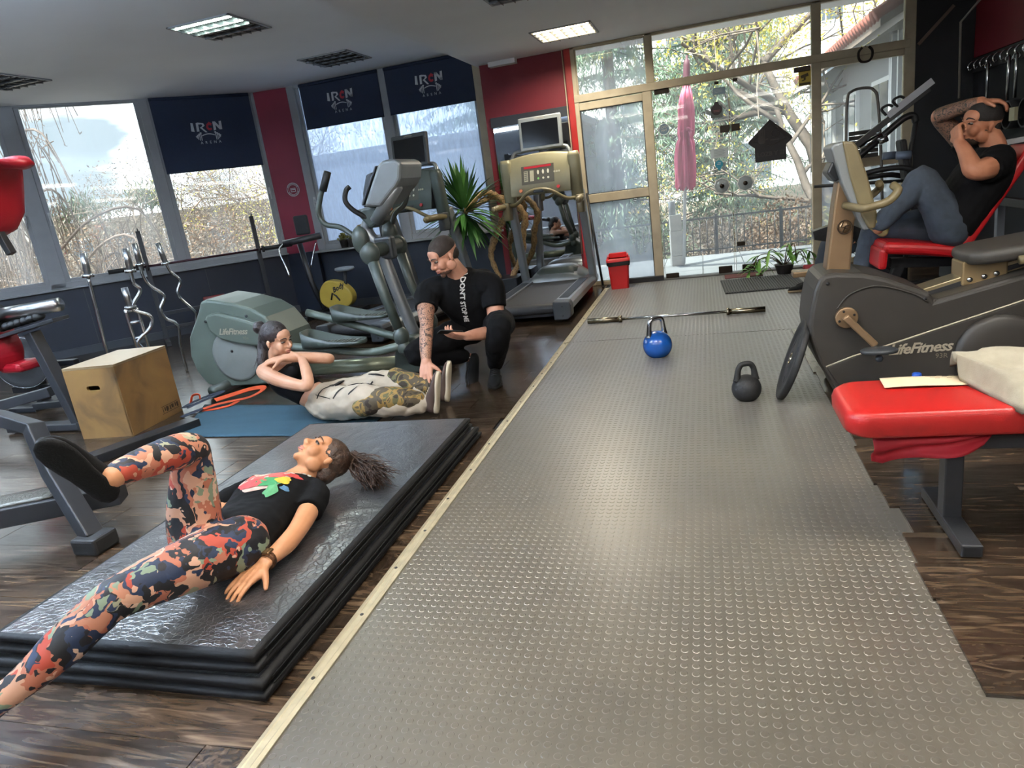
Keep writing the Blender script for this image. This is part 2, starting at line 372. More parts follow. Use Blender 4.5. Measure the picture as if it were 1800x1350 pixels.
b = B(); b.bx(-9.7, -9.5, -4, 4.7, 0, 3.1); struct(b.obj('wall_left', M_NAVYWALL), 'dark left wall of the gym', 'wall')
# low wall under the slanted windows
wl = sroot('wall_slanted', 'black-painted low wall under the slanted windows', 'wall', MA)
b = B(); b.bx(-.05, 5.8, -.2*IN, 0, 0, .80); b.obj('low_wall', M_NAVYWALL, wl)
for k in range(3): B().bx(1.1+k*1.4, 1.108+k*1.4, 0, .004*IN, .1, .78).obj('cladding_seam', M_GRYMET, wl)
bs = B().bx(-.0, 5.8, 0, .016*IN, 0, .095).obj('baseboard_slanted', mat('dark_skirting', '#2b2f36', .5), None); bs.matrix_world = MA; struct(bs, 'dark grey skirting board under the slanted windows', 'skirting')
# red pillar between the two window runs
b = B(); b.prism([(-5.52, 8.42), (-5.08, 8.49), (-5.06, 8.7), (-5.7, 8.7)], 0, 3.0); struct(b.obj('wall_pillar', M_REDWALL2), 'red pillar between the window runs', 'wall')
# low wall under the straight windows
wl2 = sroot('wall_window', 'black-painted low wall under the frosted windows', 'wall')
B().bx(-5.12, -2.40, 8.5, 8.7, 0, .79).obj('low_wall', M_NAVYWALL, wl2)
B().bx(-5.10, -2.40, 8.36, 8.5, .775, .80).obj('window_ledge', M_PVC, wl2, bevel=.004)
bs = struct(B().bx(-5.5, -2.4, 8.478, 8.5, 0, .095).obj('baseboard_back', mat('dark_skirting', '#2b2f36', .5)), 'dark grey skirting board under the frosted windows', 'skirting')
B().bx(-5.56, -5.06, 8.415, 8.47, 0, .80).obj('pillar_base', M_NAVYWALL, wl2)

# ---- window frames
G_CLEAR = glass_mat('dusty_clear_glass', .0, .13, 2.2)
G_FROST = glass_mat('scratched_frosted_glass', .42, .72, 26, dustcol='#c3cfe2', stretch=(1.2, 1, .28), tint=(.62, .68, .76, 1))
G_DOOR = glass_mat('door_glass', .04, .17, 1.6)  # film made thicker to put outdoor haze into the glass
G_SIDE = glass_mat('smeared_side_glass', .22, .48, 3.0, dustcol='#c9d4e4')  # smeared film, thickened to paint white haze into the panes
def sash(root, x0, x1, z0, z1, w=.06, d=.06, y=0, m=M_PVC, glass=G_CLEAR, sgn=1):
    b = B(); b.bx(x0, x0+w, y-d/2, y+d/2, z0, z1).bx(x1-w, x1, y-d/2, y+d/2, z0, z1).bx(x0+w, x1-w, y-d/2, y+d/2, z0, z0+w).bx(x0+w, x1-w, y-d/2, y+d/2, z1-w, z1)
    f = b.obj('sash_frame', m, root, bevel=.005); g_ = B().bx(x0+w-.01, x1-w+.01, y-.004, y+.004, z0+w-.01, z1-w+.01).obj('pane', glass, root)
    return f
w1 = sroot('window_1', 'clear window pair in the slanted wall with a view of bare trees', 'window', MA)
def AX(p): return (MA.inverted() @ Vector(p)).x
b = B(); b.bx(.0, 5.8, -.09*IN, -.0*IN, .80, .885).bx(.0, 5.8, -.09*IN, 0, ZL-.02, ZL+.02); b.obj('outer_frame', M_PVC, w1, bevel=.005)
B().bx(.02, 5.8, -.02*IN, .05*IN, .80, .82).obj('window_sill', M_PVC, w1, bevel=.004)
for x in (0.0, 2.655): B().bx(x, x+(.06 if x == 0 else .17), -.09*IN, 0, .82, ZL).obj('post', M_PVC, w1, bevel=.005)
B().bx(1.285, 1.385, -.09*IN, 0, .86, ZL).obj('mullion', M_PVC, w1, bevel=.005)
for x0, x1 in ((.055, 1.29), (1.38, 2.66), (2.82, 4.1), (4.2, 5.5)):
    sash(w1, x0, x1, .87, ZL+.02, .055, .05, -.045*IN)
for x in (.085, 2.62, 2.86):
    h = B().bx(x-.012, x+.012, -.015*IN, .012*IN, 1.62, 1.70).tube([(x, .012*IN, 1.66), (x, .045*IN, 1.66), (x+.004, .05*IN, 1.55)], .009, 8).obj('window_handle', mat('white_handle', '#b8babd', .4), w1)
w2 = sroot('window_2', 'frosted window pair behind the treadmills', 'window')
b = B(); b.bx(-5.08, -2.40, 8.5, 8.59, .79, .87).bx(-5.08, -2.4, 8.5, 8.59, ZL-.03, ZL+.05); b.obj('outer_frame', M_PVC, w2, bevel=.005)
B().bx(-5.08, -4.97, 8.49, 8.59, .8, ZL+.03).obj('post', M_PVC, w2, bevel=.005)
B().bx(-2.56, -2.40, 8.47, 8.59, .8, ZC+.1).obj('post', M_FRAME, w2, bevel=.006)
B().bx(-3.80, -3.68, 8.49, 8.59, .8, ZL+.03).obj('mullion', M_PVC, w2, bevel=.005)
for x0, x1 in ((-4.98, -3.79), (-3.69, -2.55)): sash(w2, x0, x1, .86, ZL+.03, .05, .05, 8.55, glass=G_FROST)
B().bx(-4.99, -4.965, 8.47, 8.5, 1.42, 1.50).tube([(-4.977, 8.47, 1.46), (-4.977, 8.45, 1.46), (-4.972, 8.445, 1.35)], .009, 8).obj('window_handle', MATS['white_handle'], w2)

# ---- entrance glazing
w3 = sroot('window_3', 'smeared glass sidelights left of the glass door in cream frames', 'window')
dY0, dY1 = YW-.03, YW+.05
def post(root, x0, x1, z0, z1, y0=dY0, y1=dY1, nm='frame_bar', m=M_FRAME): return B().bx(x0, x1, y0, y1, z0, z1).obj(nm, m, root, bevel=.006)
post(w3, -1.36, -1.31, 0, ZC); post(w3, -.60, -.50, 0, 2.12); post(w3, -.54, -.46, 2.18, ZC)
post(w3, -1.31, -.60, 0, .05); post(w3, -1.31, -.60, .98, 1.08); post(w3, -1.31, -.60, 2.01, 2.09); post(w3, -1.36, 2.05, 2.10, 2.18, YW-.04, YW+.06)
post(w3, -1.36, 2.05, 2.655, ZC)
for x0, x1, z0, z1 in ((-1.312, -.598, .04, .985), (-1.312, -.598, 1.075, 2.015), (-1.312, -.535, 2.17, 2.66)):
    B().bx(x0, x1, YW+.004, YW+.012, z0, z1).obj('pane', G_SIDE, w3)
    b = B(); t_ = .012
    b.bx(x0, x0+t_, YW-.012, YW+.02, z0, z1).bx(x1-t_, x1, YW-.012, YW+.02, z0, z1).bx(x0, x1, YW-.012, YW+.02, z0, z0+t_).bx(x0, x1, YW-.012, YW+.02, z1-t_, z1); b.obj('glazing_bead', M_GRYMET if z0 < 2 else M_FRAME, w3)
B().bx(-.465, 1.15, YW+.004, YW+.012, 2.17, 2.66).obj('pane', G_DOOR, w3)
w4 = sroot('window_4', 'cream-framed windows right of the glass door', 'window')
post(w4, 1.14, 1.23, 0, ZC); post(w4, 2.0, 2.1, 0, ZC); post(w4, 1.23, 2.0, 1.0, 1.10); post(w4, 1.23, 2.0, 0, .06); post(w4, 1.23, 2.0, 2.04, 2.10)
for z0, z1 in ((.05, 1.01), (1.09, 2.05), (2.17, 2.66)): B().bx(1.225, 2.005, YW+.004, YW+.012, z0, z1).obj('pane', G_SIDE if z1 < 1.5 else G_DOOR, w4)
d1 = sroot('door_1', 'frameless double glass entrance door with dark clamps', 'door')
M_CLAMP = mat('dark_bronze_clamp', '#2f2720', .35, .7)
for x0, x1 in ((-.49, .305), (.318, 1.13)):
    pn = B().bx(x0, x1, YW, YW+.01, .02, 2.09).obj('glass_leaf', G_DOOR, d1)
    B().bx(x0-.0, x0+.006, YW-.001, YW+.011, .02, 2.09).bx(x1-.006, x1, YW-.001, YW+.011, .02, 2.09).obj('polished_edge', mat('glass_edge', '#c8d4d4', .3), pn)
for x, z, w, h in ((-.39, 2.075, .16, .05), (1.05, 2.065, .16, .05), (-.40, .035, .15, .06), (.20, .05, .15, .08), (.46, .05, .15, .08), (.255, 1.59, .10, .075), (.37, 1.59, .09, .075), (.38, .33, .09, .05), (.19, 2.07, .05, .03), (.38, 2.07, .05, .03)):
    B().box((x, YW+.005, z), (w, .045, h)).obj('clamp', M_CLAMP, d1, bevel=.006)
M_KNOB = mat('clear_octagon_knob', '#8d9698', .3, .1)
for x in (.20, .45):
    k = B().lathe([(.03, 0), (.088, .003), (.092, .007), (.086, .012), (.03, .012)], 8, TR(x, YW-.002, .99) @ RX(90)).obj('octagon_knob', M_KNOB, d1)
    B().torus((x, YW-.012, .99), .085, .006, (0, 1, 0), 8, 6).obj('knob_rim', M_WHITE, k)
    B().cyl((x, YW-.012, .99), (x, YW-.022, .99), .024).obj('knob_boss', M_CLAMP, k)
struct(B().bx(-.50, 1.14, YW-.09, YW+.1, -.012, .012).obj('trim_threshold', mat('threshold_grey', '#4b4b4b', .6, var=.2)), 'grey worn threshold under the glass door', 'threshold')
struct(B().bx(-.98, -.50, YW-.09, YW-.03, 0, .055).obj('trim_kickboard', M_BLACK), 'black kickboard below the left sidelight', 'trim')
# thin red strip, cable and mirror on the red wall
struct(B().bx(-1.43, -1.36, YW-.012, YW+.03, 0, ZC).obj('trim_red_strip', mat('bright_red_paint', '#9c1512', .5, var=.2)), 'bright red painted strip beside the cream frame', 'trim')
struct(B().tube([(-1.445, YW-.01, 0.4), (-1.45, YW-.01, ZC)], .007, 8).obj('trim_cable', M_FRAME), 'thin pale cable running up the red wall', 'cable')
struct(B().bx(-2.30, -1.98, 8.26, YW+.02, ZC-.05, ZC).obj('trim_ceiling_box', M_CEIL), 'small white box under the ceiling at the red wall', 'trim')
mr_ = thing('wall_mirror', 'tall wall mirror with a dark top band behind the treadmill', 'mirror', (-1.91, YW, 0))
B().bx(-.45, .45, -.002, .018, .05, 1.98).obj('mirror_glass', mat('mirror_silver', '#c8ccd0', .02, 1), mr_)
B().bx(-.47, .47, -.012, .018, 1.98, 2.09).obj('top_band', mat('dark_slate_band', '#23272d', .5), mr_, bevel=.003)

# ---- ceiling lights: recessed louvre fixtures
M_TUBE_G = mat('lit_tube_greenish', '#dff5e6', .5, emit='#dffbe9', estr=7)
M_TUBE_W = mat('lit_tube_warm', '#fff0d0', .5, emit='#ffe9bd', estr=7)
M_TUBE_N = mat('lit_tube_neutral', '#f3f3ee', .5, emit='#f6f4ea', estr=7)
M_LOUVRE = mat('louvre_aluminium', '#9a9c9f', .25, .9)
M_TUBE_OFF = mat('unlit_tube', '#8d8f90', .4)
def ceiling_light(x, y, z, label, lit, sx=.6, sy=.6, power=0, col=(1, 1, 1)):
    t = thing('ceiling_light', label, 'ceiling light', (x, y, z), 0, 'recessed ceiling lights')
    b = B(); h = .012
    for x0, x1, y0, y1 in ((-sx/2, -sx/2+.02, -sy/2, sy/2), (sx/2-.02, sx/2, -sy/2, sy/2), (-sx/2, sx/2, -sy/2, -sy/2+.02), (-sx/2, sx/2, sy/2-.02, sy/2)): b.bx(x0, x1, y0, y1, -h, .0)
    b.obj('frame', M_PVC, t, bevel=.002)
    B().bx(-sx/2+.02, sx/2-.02, -sy/2+.02, sy/2-.02, -.0015, -.0005).obj('reflector', M_LOUVRE, t)
    n = 4 if sy > .5 else 2
    for k in range(n):
        yy = -sy/2+sy*(k+.5)/n; m = lit[k]
        B().tube([(-sx/2+.03, yy, -.008), (sx/2-.03, yy, -.008)], .007, 8).obj('tube_lamp', m or M_TUBE_OFF, t)
    b = B()
    for k in range(1, n): b.bx(-sx/2+.02, sx/2-.02, -sy/2+sy*k/n-.006, -sy/2+sy*k/n+.006, -.026, -.002)
    for k in range(1, 6): b.bx(-sx/2+sx*k/6-.002, -sx/2+sx*k/6+.002, -sy/2+.02, sy/2-.02, -.026, -.002)
    b.obj('louvre', M_LOUVRE, t)
    if power:
        ld = bpy.data.lights.new('fixture_light', 'AREA'); ld.energy = power; ld.shape = 'RECTANGLE'; ld.size = sx*.85; ld.size_y = sy*.8; ld.color = col; ld.spread = math.radians(160)
        lo = bpy.data.objects.new('fixture_light', ld); COL.objects.link(lo); lo.parent = t; lo.location = (0, 0, -.03)
    return t
_g, _w, _n, _0 = M_TUBE_G, M_TUBE_W, M_TUBE_N, None
ceiling_light(-3.82, 5.57, ZL, 'half-lit greenish louvre light in the higher ceiling, nearest the camera', (_g, _g, _0, _0), power=9, col=(.88, 1, .93))
ceiling_light(-3.80, 7.49, ZL, 'unlit louvre light in the higher ceiling in front of the frosted windows', (_0,)*4)
ceiling_light(-6.40, 5.66, ZL, 'unlit louvre light at the left edge of the picture', (_0,)*4)
ceiling_light(-1.24, 7.42, ZC, 'warm lit louvre light above the runner near the entrance', (_w,)*4, power=26, col=(1, .9, .72))
ceiling_light(-1.24, 5.57, ZC, 'unlit louvre light at the top edge of the picture', (_0,)*4)
def pendant(x, y, z, label, col, up, down, upcol):
    t = thing('pendant_light', label, 'pendant light', (x, y, z), 0, 'hanging tube lights behind the camera')
    B().bx(-.75, .75, -.04, .04, 0, .05).obj('housing', M_PVC, t, bevel=.01)
    for dy in (-.02, .02): B().tube([(-.72, dy, -.015), (.72, dy, -.015)], .013, 10).obj('tube_lamp', M_TUBE_N, t)
    for dx in (-.6, .6): B().cyl((dx, 0, .05), (dx, 0, .42 if z > 2.4 else .30), .003, n=6).obj('hanger', M_GRYMET, t)
    for e, zz, rx in ((down, -.05, 0), (up, .07, PI)):  # upward lamp is added to brighten the ceiling, in place of window daylight
        ld = bpy.data.lights.new('fixture_light', 'AREA'); ld.energy = e; ld.shape = 'RECTANGLE'; ld.size = 1.4; ld.size_y = .16; ld.color = col if rx == 0 else upcol
        lo = bpy.data.objects.new('fixture_light', ld); COL.objects.link(lo); lo.parent = t; lo.location = (0, 0, zz); lo.rotation_euler = (rx, 0, 0)
for k, (x, y, c, lb) in enumerate(((-6.2, 2.2, 1, 'left'), (-3.6, 2.2, 1, 'second from left'), (-1.0, 2.0, 0, 'second from right'), (1.5, 2.0, 0, 'right'))):
    pendant(x, y, 2.46 if x < -2.5 else 2.38, 'hanging tube light with added uplight in the row just above the camera, ' + lb, (1, .93, .82) if c == 0 else (.80, .90, 1), 34 if c == 0 else 125, 15, (1, .93, .82) if c == 0 else (.62, .79, 1))
for k, (x, y, c, lb) in enumerate(((-6.2, -1.4, 1, 'left'), (-3.6, -1.4, 1, 'second from left'), (-1.0, -1.4, 0, 'second from right'), (1.5, -1.4, 0, 'right'))):
    pendant(x, y, 2.46 if x < -2.5 else 2.38, 'hanging tube light with added uplight in the row behind the camera, ' + lb, (1, .93, .82) if c == 0 else (.80, .90, 1), 34 if c == 0 else 125, 15, (1, .93, .82) if c == 0 else (.62, .79, 1))
# ================================================================== outside the glass
M_BARK = mat('grey_bark', '#4d453d', .85, var=.3, vscale=14, bump=.5, bscale=40)
M_BARK2 = mat('brown_bark', '#6a5846', .85, var=.3, vscale=14)
M_BIRCH = mat('birch_bark', '#b9b5ad', .8, var=.35, vscale=12, stretch=(1, 1, .3))
M_TWIG = mat('brown_twigs', '#54473c', .85, var=.25)  # darkened: shade on the trees beyond the slanted windows is in this colour
M_TWIGG = mat('grey_twigs', '#6b6156', .85, var=.25)
def leafmat(name, c1, c2, sub=0):
    def fn(t, b):
        gm = N(t, 'ShaderNodeNewGeometry'); c = ramp(t, gm.outputs['Random Per Island'], [(0, c1), (1, c2)]); t.links.new(c, b.inputs['Base Color']); b.inputs['Roughness'].default_value = .6
        out = t.nodes['Material Output']; tl = N(t, 'ShaderNodeBsdfTranslucent'); t.links.new(c, tl.inputs[0])
        mx = N(t, 'ShaderNodeMixShader'); mx.inputs[0].default_value = .35; t.links.new(b.outputs[0], mx.inputs[1]); t.links.new(tl.outputs[0], mx.inputs[2]); t.links.new(mx.outputs[0], out.inputs[0])
    return nodes_mat(name, fn)
M_YEL = leafmat('yellow_leaves', '#c9b24a', '#98a04c'); M_DRY = leafmat('dry_leaves', '#6a5038', '#40352a'); M_NEEDLE = leafmat('spruce_needles', '#4f6a52', '#7f9a80')
M_NEEDLE2 = leafmat('blue_green_needles', '#5c7766', '#93a994'); M_OLIVE = leafmat('olive_leaves', '#6f7a45', '#9a9248'); M_GREYDRY = leafmat('grey_brown_leaves', '#5f554b', '#3f3932')  # grey-brown leaves darkened to hold the shade of trees beyond the slanted windows
M_EVG = leafmat('evergreen_leaves', '#26331f', '#3b4a30')
def leaf_cloud(b, pts, size, rng, asp=.45, droop=None):
    """one small two-triangle blade per point"""
    K = len(pts); a = rng.normal(size=(K, 3)); a /= np.linalg.norm(a, axis=1)[:, None]
    if droop is not None: a = a*.45+np.array(droop); a /= np.linalg.norm(a, axis=1)[:, None]
    c = rng.normal(size=(K, 3)); c -= a*(a*c).sum(1)[:, None]; c /= np.linalg.norm(c, axis=1)[:, None]
    s = size*(.6+.8*rng.random((K, 1))); p = np.asarray(pts)
    v = np.stack([p, p+a*s*.5+c*s*asp*.5, p+a*s, p+a*s*.5-c*s*asp*.5], 1).reshape(-1, 3)
    k0 = len(b.v); b.v.extend(map(tuple, v)); b.f.extend([(k0+4*i, k0+4*i+1, k0+4*i+2, k0+4*i+3) for i in range(K)]); b.sm.extend([False]*K); return b
def branches(rng, base, d, L, r, depth, spread, thick, thin, tips, up=.15, kids=(3, 5), segs=4):
    p = np.array(base, float); d = np.array(d, float); d /= np.linalg.norm(d); pts = [p.copy()]; rad = [r]
    for k in range(segs):
        d = d+rng.normal(size=3)*.16+np.array([0, 0, up])*.35; d /= np.linalg.norm(d); p = p+d*L/segs; pts.append(p.copy()); rad.append(r*(1-.55*(k+1)/segs))
    (thick if r > .025 else thin).tube(pts, rad, 6 if r > .05 else 3, caps=False)
    if depth == 0: tips.extend(pts[1:]); return
    for k in range(rng.integers(*kids)):
        t = .35+.65*rng.random(); i = min(segs-1, int(t*segs)); q = pts[i]+(pts[i+1]-pts[i])*(t*segs-i)
        e = rng.normal(size=3); e -= d*(e@d); e /= np.linalg.norm(e)+1e-9
        branches(rng, q, d*(1-spread)+e*spread, L*(.5+.3*rng.random()), max(.004, r*.5), depth-1, spread, thick, thin, tips, up, kids, max(2, segs-1))
def bare_tree(name, label, cat, loc, H, r, seed, depth=4, spread=.55, up=.15, lean=(0, 0, 1), bark=None, twig=None, leaves=None, nl=0, lsize=.1, group=None, kids=(3, 6), droop=None):
    rng = np.random.default_rng(seed); t = thing(name, label, cat, loc, 0, group); thick, thin, tips = B(), B(), []
    branches(rng, (0, 0, 0), lean, H*.62, r, depth, spread, thick, thin, tips, up, kids, 6)
    thick.obj('trunk', bark or M_BARK, t); thin.obj('twigs', twig or M_TWIG, t)
    if nl:
        T = np.array(tips); q = T[rng.integers(0, len(T), nl)]+rng.normal(size=(nl, 3))*lsize*1.5
        leaf_cloud(B(), q, lsize, rng, droop=droop).obj('leaves', leaves, t)
    return t
def shrub(label, loc, rad, n, m, size, seed, twigm=None, group=None, name='shrub', asp=.4):
    rng = np.random.default_rng(seed); t = thing(name, label, 'shrub', loc, 0, group)
    d = rng.normal(size=(n, 3)); d /= np.linalg.norm(d, axis=1)[:, None]; d[:, 2] = np.abs(d[:, 2]); q = d*(rng.random((n, 1))**.35)*np.array(rad)
    leaf_cloud(B(), q, size, rng, asp).obj('foliage', m, t)
    tw = B()
    for k in range(40):
        e = d[k]*np.array(rad)*(.7+.5*rng.random()); tw.tube([(0, 0, -.2), tuple(e*.5+rng.normal(size=3)*.08), tuple(e)], [.02, .012, .004], 3, caps=False)
    tw.obj('stems', twigm or M_TWIG, t); return t
def spruce(label, loc, H, R, m, seed, levels=26, group=None):
    rng = np.random.default_rng(seed); t = thing('spruce_tree', label, 'tree', loc, 0, group)
    B().tube([(0, 0, 0), (0, 0, H)], [.16, .02], 8).obj('trunk', M_BARK, t); pts, wood = [], B()
    for i in range(levels):
        z = H*(.04+.94*i/levels); r = R*(1-z/H)**.8+.15
        for k in range(9):
            a = rng.random()*2*PI; rr = r*(.75+.4*rng.random()); L = []
            for s in np.linspace(.12, 1, 9): L.append((rr*s*math.cos(a), rr*s*math.sin(a), z-.35*rr*s*s+.12*rr*s))
            wood.tube([L[0], L[4], L[8]], [.02, .012, .004], 3, caps=False)
            for s, p in zip(np.linspace(.12, 1, 9), L):
                for _ in range(26): pts.append(np.array(p)+rng.normal(size=3)*np.array([.12, .12, .05])*(.4+r*.5))
    wood.obj('boughs', M_BARK, t); leaf_cloud(B(), np.array(pts), .13, rng, .14, droop=(0, 0, -.55)).obj('needles', m, t); return t

# ---- ground, terrace, railing, parasol
struct(B().bx(-60, 60, 11.4, 90, -3.6, -3.4).bx(-60, -2.6, 8.9, 11.4, -3.6, -3.4).bx(-60, -9.8, -20, 8.9, -3.6, -3.4).obj('ground_outside', mat('dull_grass', '#8d8a7c', .95, var=.2, vscale=.8)), 'dull winter ground outside the gym', 'ground')
bank = B().grid(lambda u, v: (-9+u*18, 10.42+v*9, -.55+.9*v+.12*math.sin(u*23)*v+.1*math.sin(v*17+u*9)), 30, 12).obj('ground_bank', mat('leaf_litter', '#6b5f50', .95, var=.4, vscale=9, bump=.6, bscale=30)); struct(bank, 'leaf-strewn bank behind the terrace railing', 'ground')
ter = sroot('floor_terrace', 'pale tiled terrace outside the glass door', 'terrace')
B().bx(-2.6, 4.0, 8.4, 10.42, -.6, -.035).obj('terrace_slab', mat('concrete', '#9a9892', .9, var=.1), ter)
_tm = B().bx(0, .49, 0, .455, -.03, -.005).mesh('tile'); _tm.materials.append(mat('pale_terrace_tile', '#c9cac8', .55, var=.06, vscale=3, obj_rand=.06))
for i in range(13):
    for j in range(4):
        o = bpy.data.objects.new('tile', _tm); COL.objects.link(o); o.parent = ter; o.location = (-2.55+.5*i, 8.46+.465*j, 0)
M_GRYT = mat('grey_inlay', '#6f767c', .6, var=.08)
for q in ([(-.40, 9.42), (-.28, 9.30), (.62, 9.92), (.50, 10.02)], [(-.40, 9.42), (-.34, 9.26), (.95, 8.96), (1.02, 9.08)], [(.58, 10.0), (.62, 9.88), (1.7, 9.9), (1.7, 10.02)]): B().prism(q, -.006, -.002).obj('inlay_strip', M_GRYT, ter)
rl = thing('terrace_railing', 'thin dark metal railing along the far edge of the terrace', 'railing', (0, 10.3, 0))
B().bx(-2.5, 4, -.012, .012, .50, .525).bx(-2.5, 4, -.012, .012, .06, .08).obj('rail', M_BLKMET, rl)
for k in range(66): B().cyl((-2.48+.1*k, 0, -.01), (-2.48+.1*k, 0, .5), .007, n=6).obj('baluster', M_BLKMET, rl)
for k in range(8): B().bx(-2.42+.85*k, -2.385+.85*k, -.018, .018, -.01, .56).obj('railing_post', M_BLKMET, rl)
um = thing('closed_parasol', 'closed pink parasol tied up on a white pole outside the door', 'parasol', (-.26, 9.50, 0), 0)
um.matrix_world = TR(-.30, 9.45, 0) @ RY(4.2)
M_PINK = mat('pink_canvas', '#c9617d', .75, var=.22, vscale=7, stretch=(1, 1, .25), bump=.1, bscale=90)
B().cyl((0, 0, .02), (0, 0, 2.42), .021, n=14).obj('pole', mat('white_pole', '#c6c7c8', .4), um)
def _par(u, v):
    z = .98+v*1.22; a = u*2*PI
    r = np.interp(v, [0, .04, .30, .46, .50, .54, .8, .93, 1], [.112, .112, .115, .10, .078, .092, .088, .066, .04])
    r *= 1+.16*math.sin(8*a+5*v)+.07*math.sin(15*a-3*v); zz = z+(.03*math.sin(8*a) if v < .03 else 0); return (r*math.cos(a), r*math.sin(a), zz)
B().grid(_par, 64, 40).obj('folded_canopy', M_PINK, um)
B().tube([(.082*math.cos(a), .082*math.sin(a), 1.69+.02*math.sin(a)) for a in np.linspace(0, 2*PI, 22)[:-1]], .012, 6, closed=True).ball((.03, -.09, 1.69), (.03, .02, .03), 8, 6).tube([(.03, -.095, 1.68), (.05, -.1, 1.60), (.04, -.1, 1.5)], .008, 5).obj('tie_band', mat('pink_tie', '#b65b76', .8), um)
B().lathe([(.040, 2.14), (.044, 2.18), (.042, 2.44), (.034, 2.49), (.014, 2.51), (.010, 2.55)], 14).obj('top_cap', mat('maroon_cap', '#431626', .6), um)
bs_ = thing('parasol_base', 'stack of white concrete blocks holding the parasol pole', 'parasol base', (-.38, 9.52, 0), 8)
for k, (w, h0, h1) in enumerate(((.17, 0, .125), (.16, .13, .45), (.15, .455, .66))): B().bx(-w/2, w/2, -w/2, w/2, h0, h1).obj('block', mat('white_concrete', '#c7c5c0', .85, var=.12), bs_, bevel=.008)
B().cyl((-.03, 0, .66), (-.03, 0, .83), .045, n=14).obj('clear_cup', mat('dull_plastic', '#9aa0a4', .3), bs_)

# ---- vegetation behind the terrace
spruce('tall dark spruce behind the left sidelights', (-1.55, 13.6, -1.2), 10.5, 2.5, M_NEEDLE, 3, group='spruces behind the terrace')
spruce('pale blue-green spruce behind the closed parasol', (.35, 15.6, -1.0), 9.0, 2.2, M_NEEDLE2, 5, group='spruces behind the terrace')
spruce('spruce seen above the red wall corner side of the entrance', (-4.6, 15.5, -1.6), 9.5, 2.2, M_NEEDLE, 8, group='spruces behind the terrace')
bare_tree('yellow_leaf_tree', 'spreading tree with thin grey limbs and sparse yellow leaves behind the door', 'tree', (2.35, 13.0, -.5), 6.2, .13, 11, 4, .62, .10, (-.35, .1, 1), M_BARK, M_TWIGG, M_YEL, 9000, .06, 'deciduous trees behind the terrace')
bare_tree('yellow_leaf_tree', 'second yellow-leaved tree further back on the bank', 'tree', (.9, 17.5, -.4), 7.2, .13, 12, 4, .6, .12, (-.1, 0, 1), M_BARK, M_TWIGG, M_YEL, 11000, .075, 'deciduous trees behind the terrace')
bare_tree('bare_tree', 'bare grey tree arching over the terrace from the right', 'tree', (2.0, 11.3, -.4), 4.6, .09, 21, 4, .6, .02, (-.45, .2, 1), M_BARK, M_TWIGG, M_YEL, 2200, .05, 'deciduous trees behind the terrace')
for k, (x, y, r, m, lb) in enumerate(((-2.3, 11.5, .9, M_GREYDRY, 'grey-brown shrub behind the railing on the far left'), (-1.0, 11.6, .8, M_EVG, 'dark green shrub behind the railing under the spruce'), (.25, 11.7, .75, M_GREYDRY, 'grey-brown shrub behind the railing near the octagon knobs'), (1.2, 11.5, .8, M_DRY, 'dry brown shrub behind the railing under the no-entry sign'), (2.1, 11.4, .75, M_OLIVE, 'olive yellow shrub at the right end of the railing'))):
    shrub(lb, (x, y, -.3), (r, .6, r*1.15), 3200, m, .06, 40+k, group='shrubs behind the railing')
# ---- neighbouring houses
def house_window(parent, x, z, w, h, y, M=None):
    f = B().bx(x-w/2-.06, x+w/2+.06, y-.05, y, z-h/2-.06, z+h/2+.06).obj('window', mat('white_house_frame', '#b9bcbe', .6), parent)
    B().bx(x-w/2, x-.03, y-.06, y-.051, z-h/2, z+h/2).bx(x+.03, x+w/2, y-.06, y-.051, z-h/2, z+h/2).obj('window_glass', mat('house_glass', '#3d464f', .15), f)
hs = thing('neighbour_house', 'grey neighbouring house with a red tiled eave right of the entrance', 'building', (2.3, 8.9, -.5))
B().bx(0, 4, 0, 7, 0, 3.05).obj('wall', mat('grey_render', '#7b7d80', .9, var=.08), hs)
B().add([(-.42, -.1, 2.98), (-.42, 7.2, 2.98), (2, 7.2, 4.2), (2, -.1, 4.2), (-.42, -.1, 2.90), (-.42, 7.2, 2.90), (2, 7.2, 4.1), (2, -.1, 4.1)], [(0, 1, 2, 3), (7, 6, 5, 4), (0, 4, 5, 1), (1, 5, 6, 2), (2, 6, 7, 3), (3, 7, 4, 0)]).obj('roof', mat('soffit_wood', '#6e6259', .8), hs)
_rt = B().tube([(0, 0, 0), (1.2, 0, .6)], .075, 8).mesh('roof_tile'); _rt.materials.append(mat('old_red_tile', '#7d4b41', .8, var=.2, obj_rand=.15))
for k in range(44):
    o = bpy.data.objects.new('roof_tile', _rt); COL.objects.link(o); o.parent = hs; o.location = (-.45, .0+.16*k, 3.02)
B().cyl((-.06, .9, 0), (-.06, .9, 2.95), .05, n=10).obj('downpipe', mat('white_pipe', '#b4b6b8', .5), hs)
for k, y in enumerate((1.6, 3.6, 5.6)):
    f = B().bx(-.05, 0, y-.5, y+.5, 1.1, 2.5).obj('window', mat('white_house_frame', '#b9bcbe', .6), hs); B().bx(-.06, -.051, y-.44, y-.03, 1.16, 2.44).bx(-.06, -.051, y+.03, y+.44, 1.16, 2.44).obj('window_glass', mat('house_glass', '#3d464f', .15), f)
for k in range(3): B().bx(-.12, -.0, .15+k*.28, .2+k*.28, .4, 2.9).obj('pilaster', mat('white_house_frame', '#b9bcbe', .6), hs)
bh = thing('pale_building', 'tall pale building far behind the terrace trees', 'building', (1, 34, -3.4))
B().bx(-9, 9, 0, 10, 0, 15).obj('wall', mat('pale_facade', '#b3b5b6', .9, var=.06, vscale=.6), bh)
for i in range(6):
    for j in range(4): house_window(bh, -7.4+2.9*i, 4.4+3*j, 1.3, 1.6, 0)
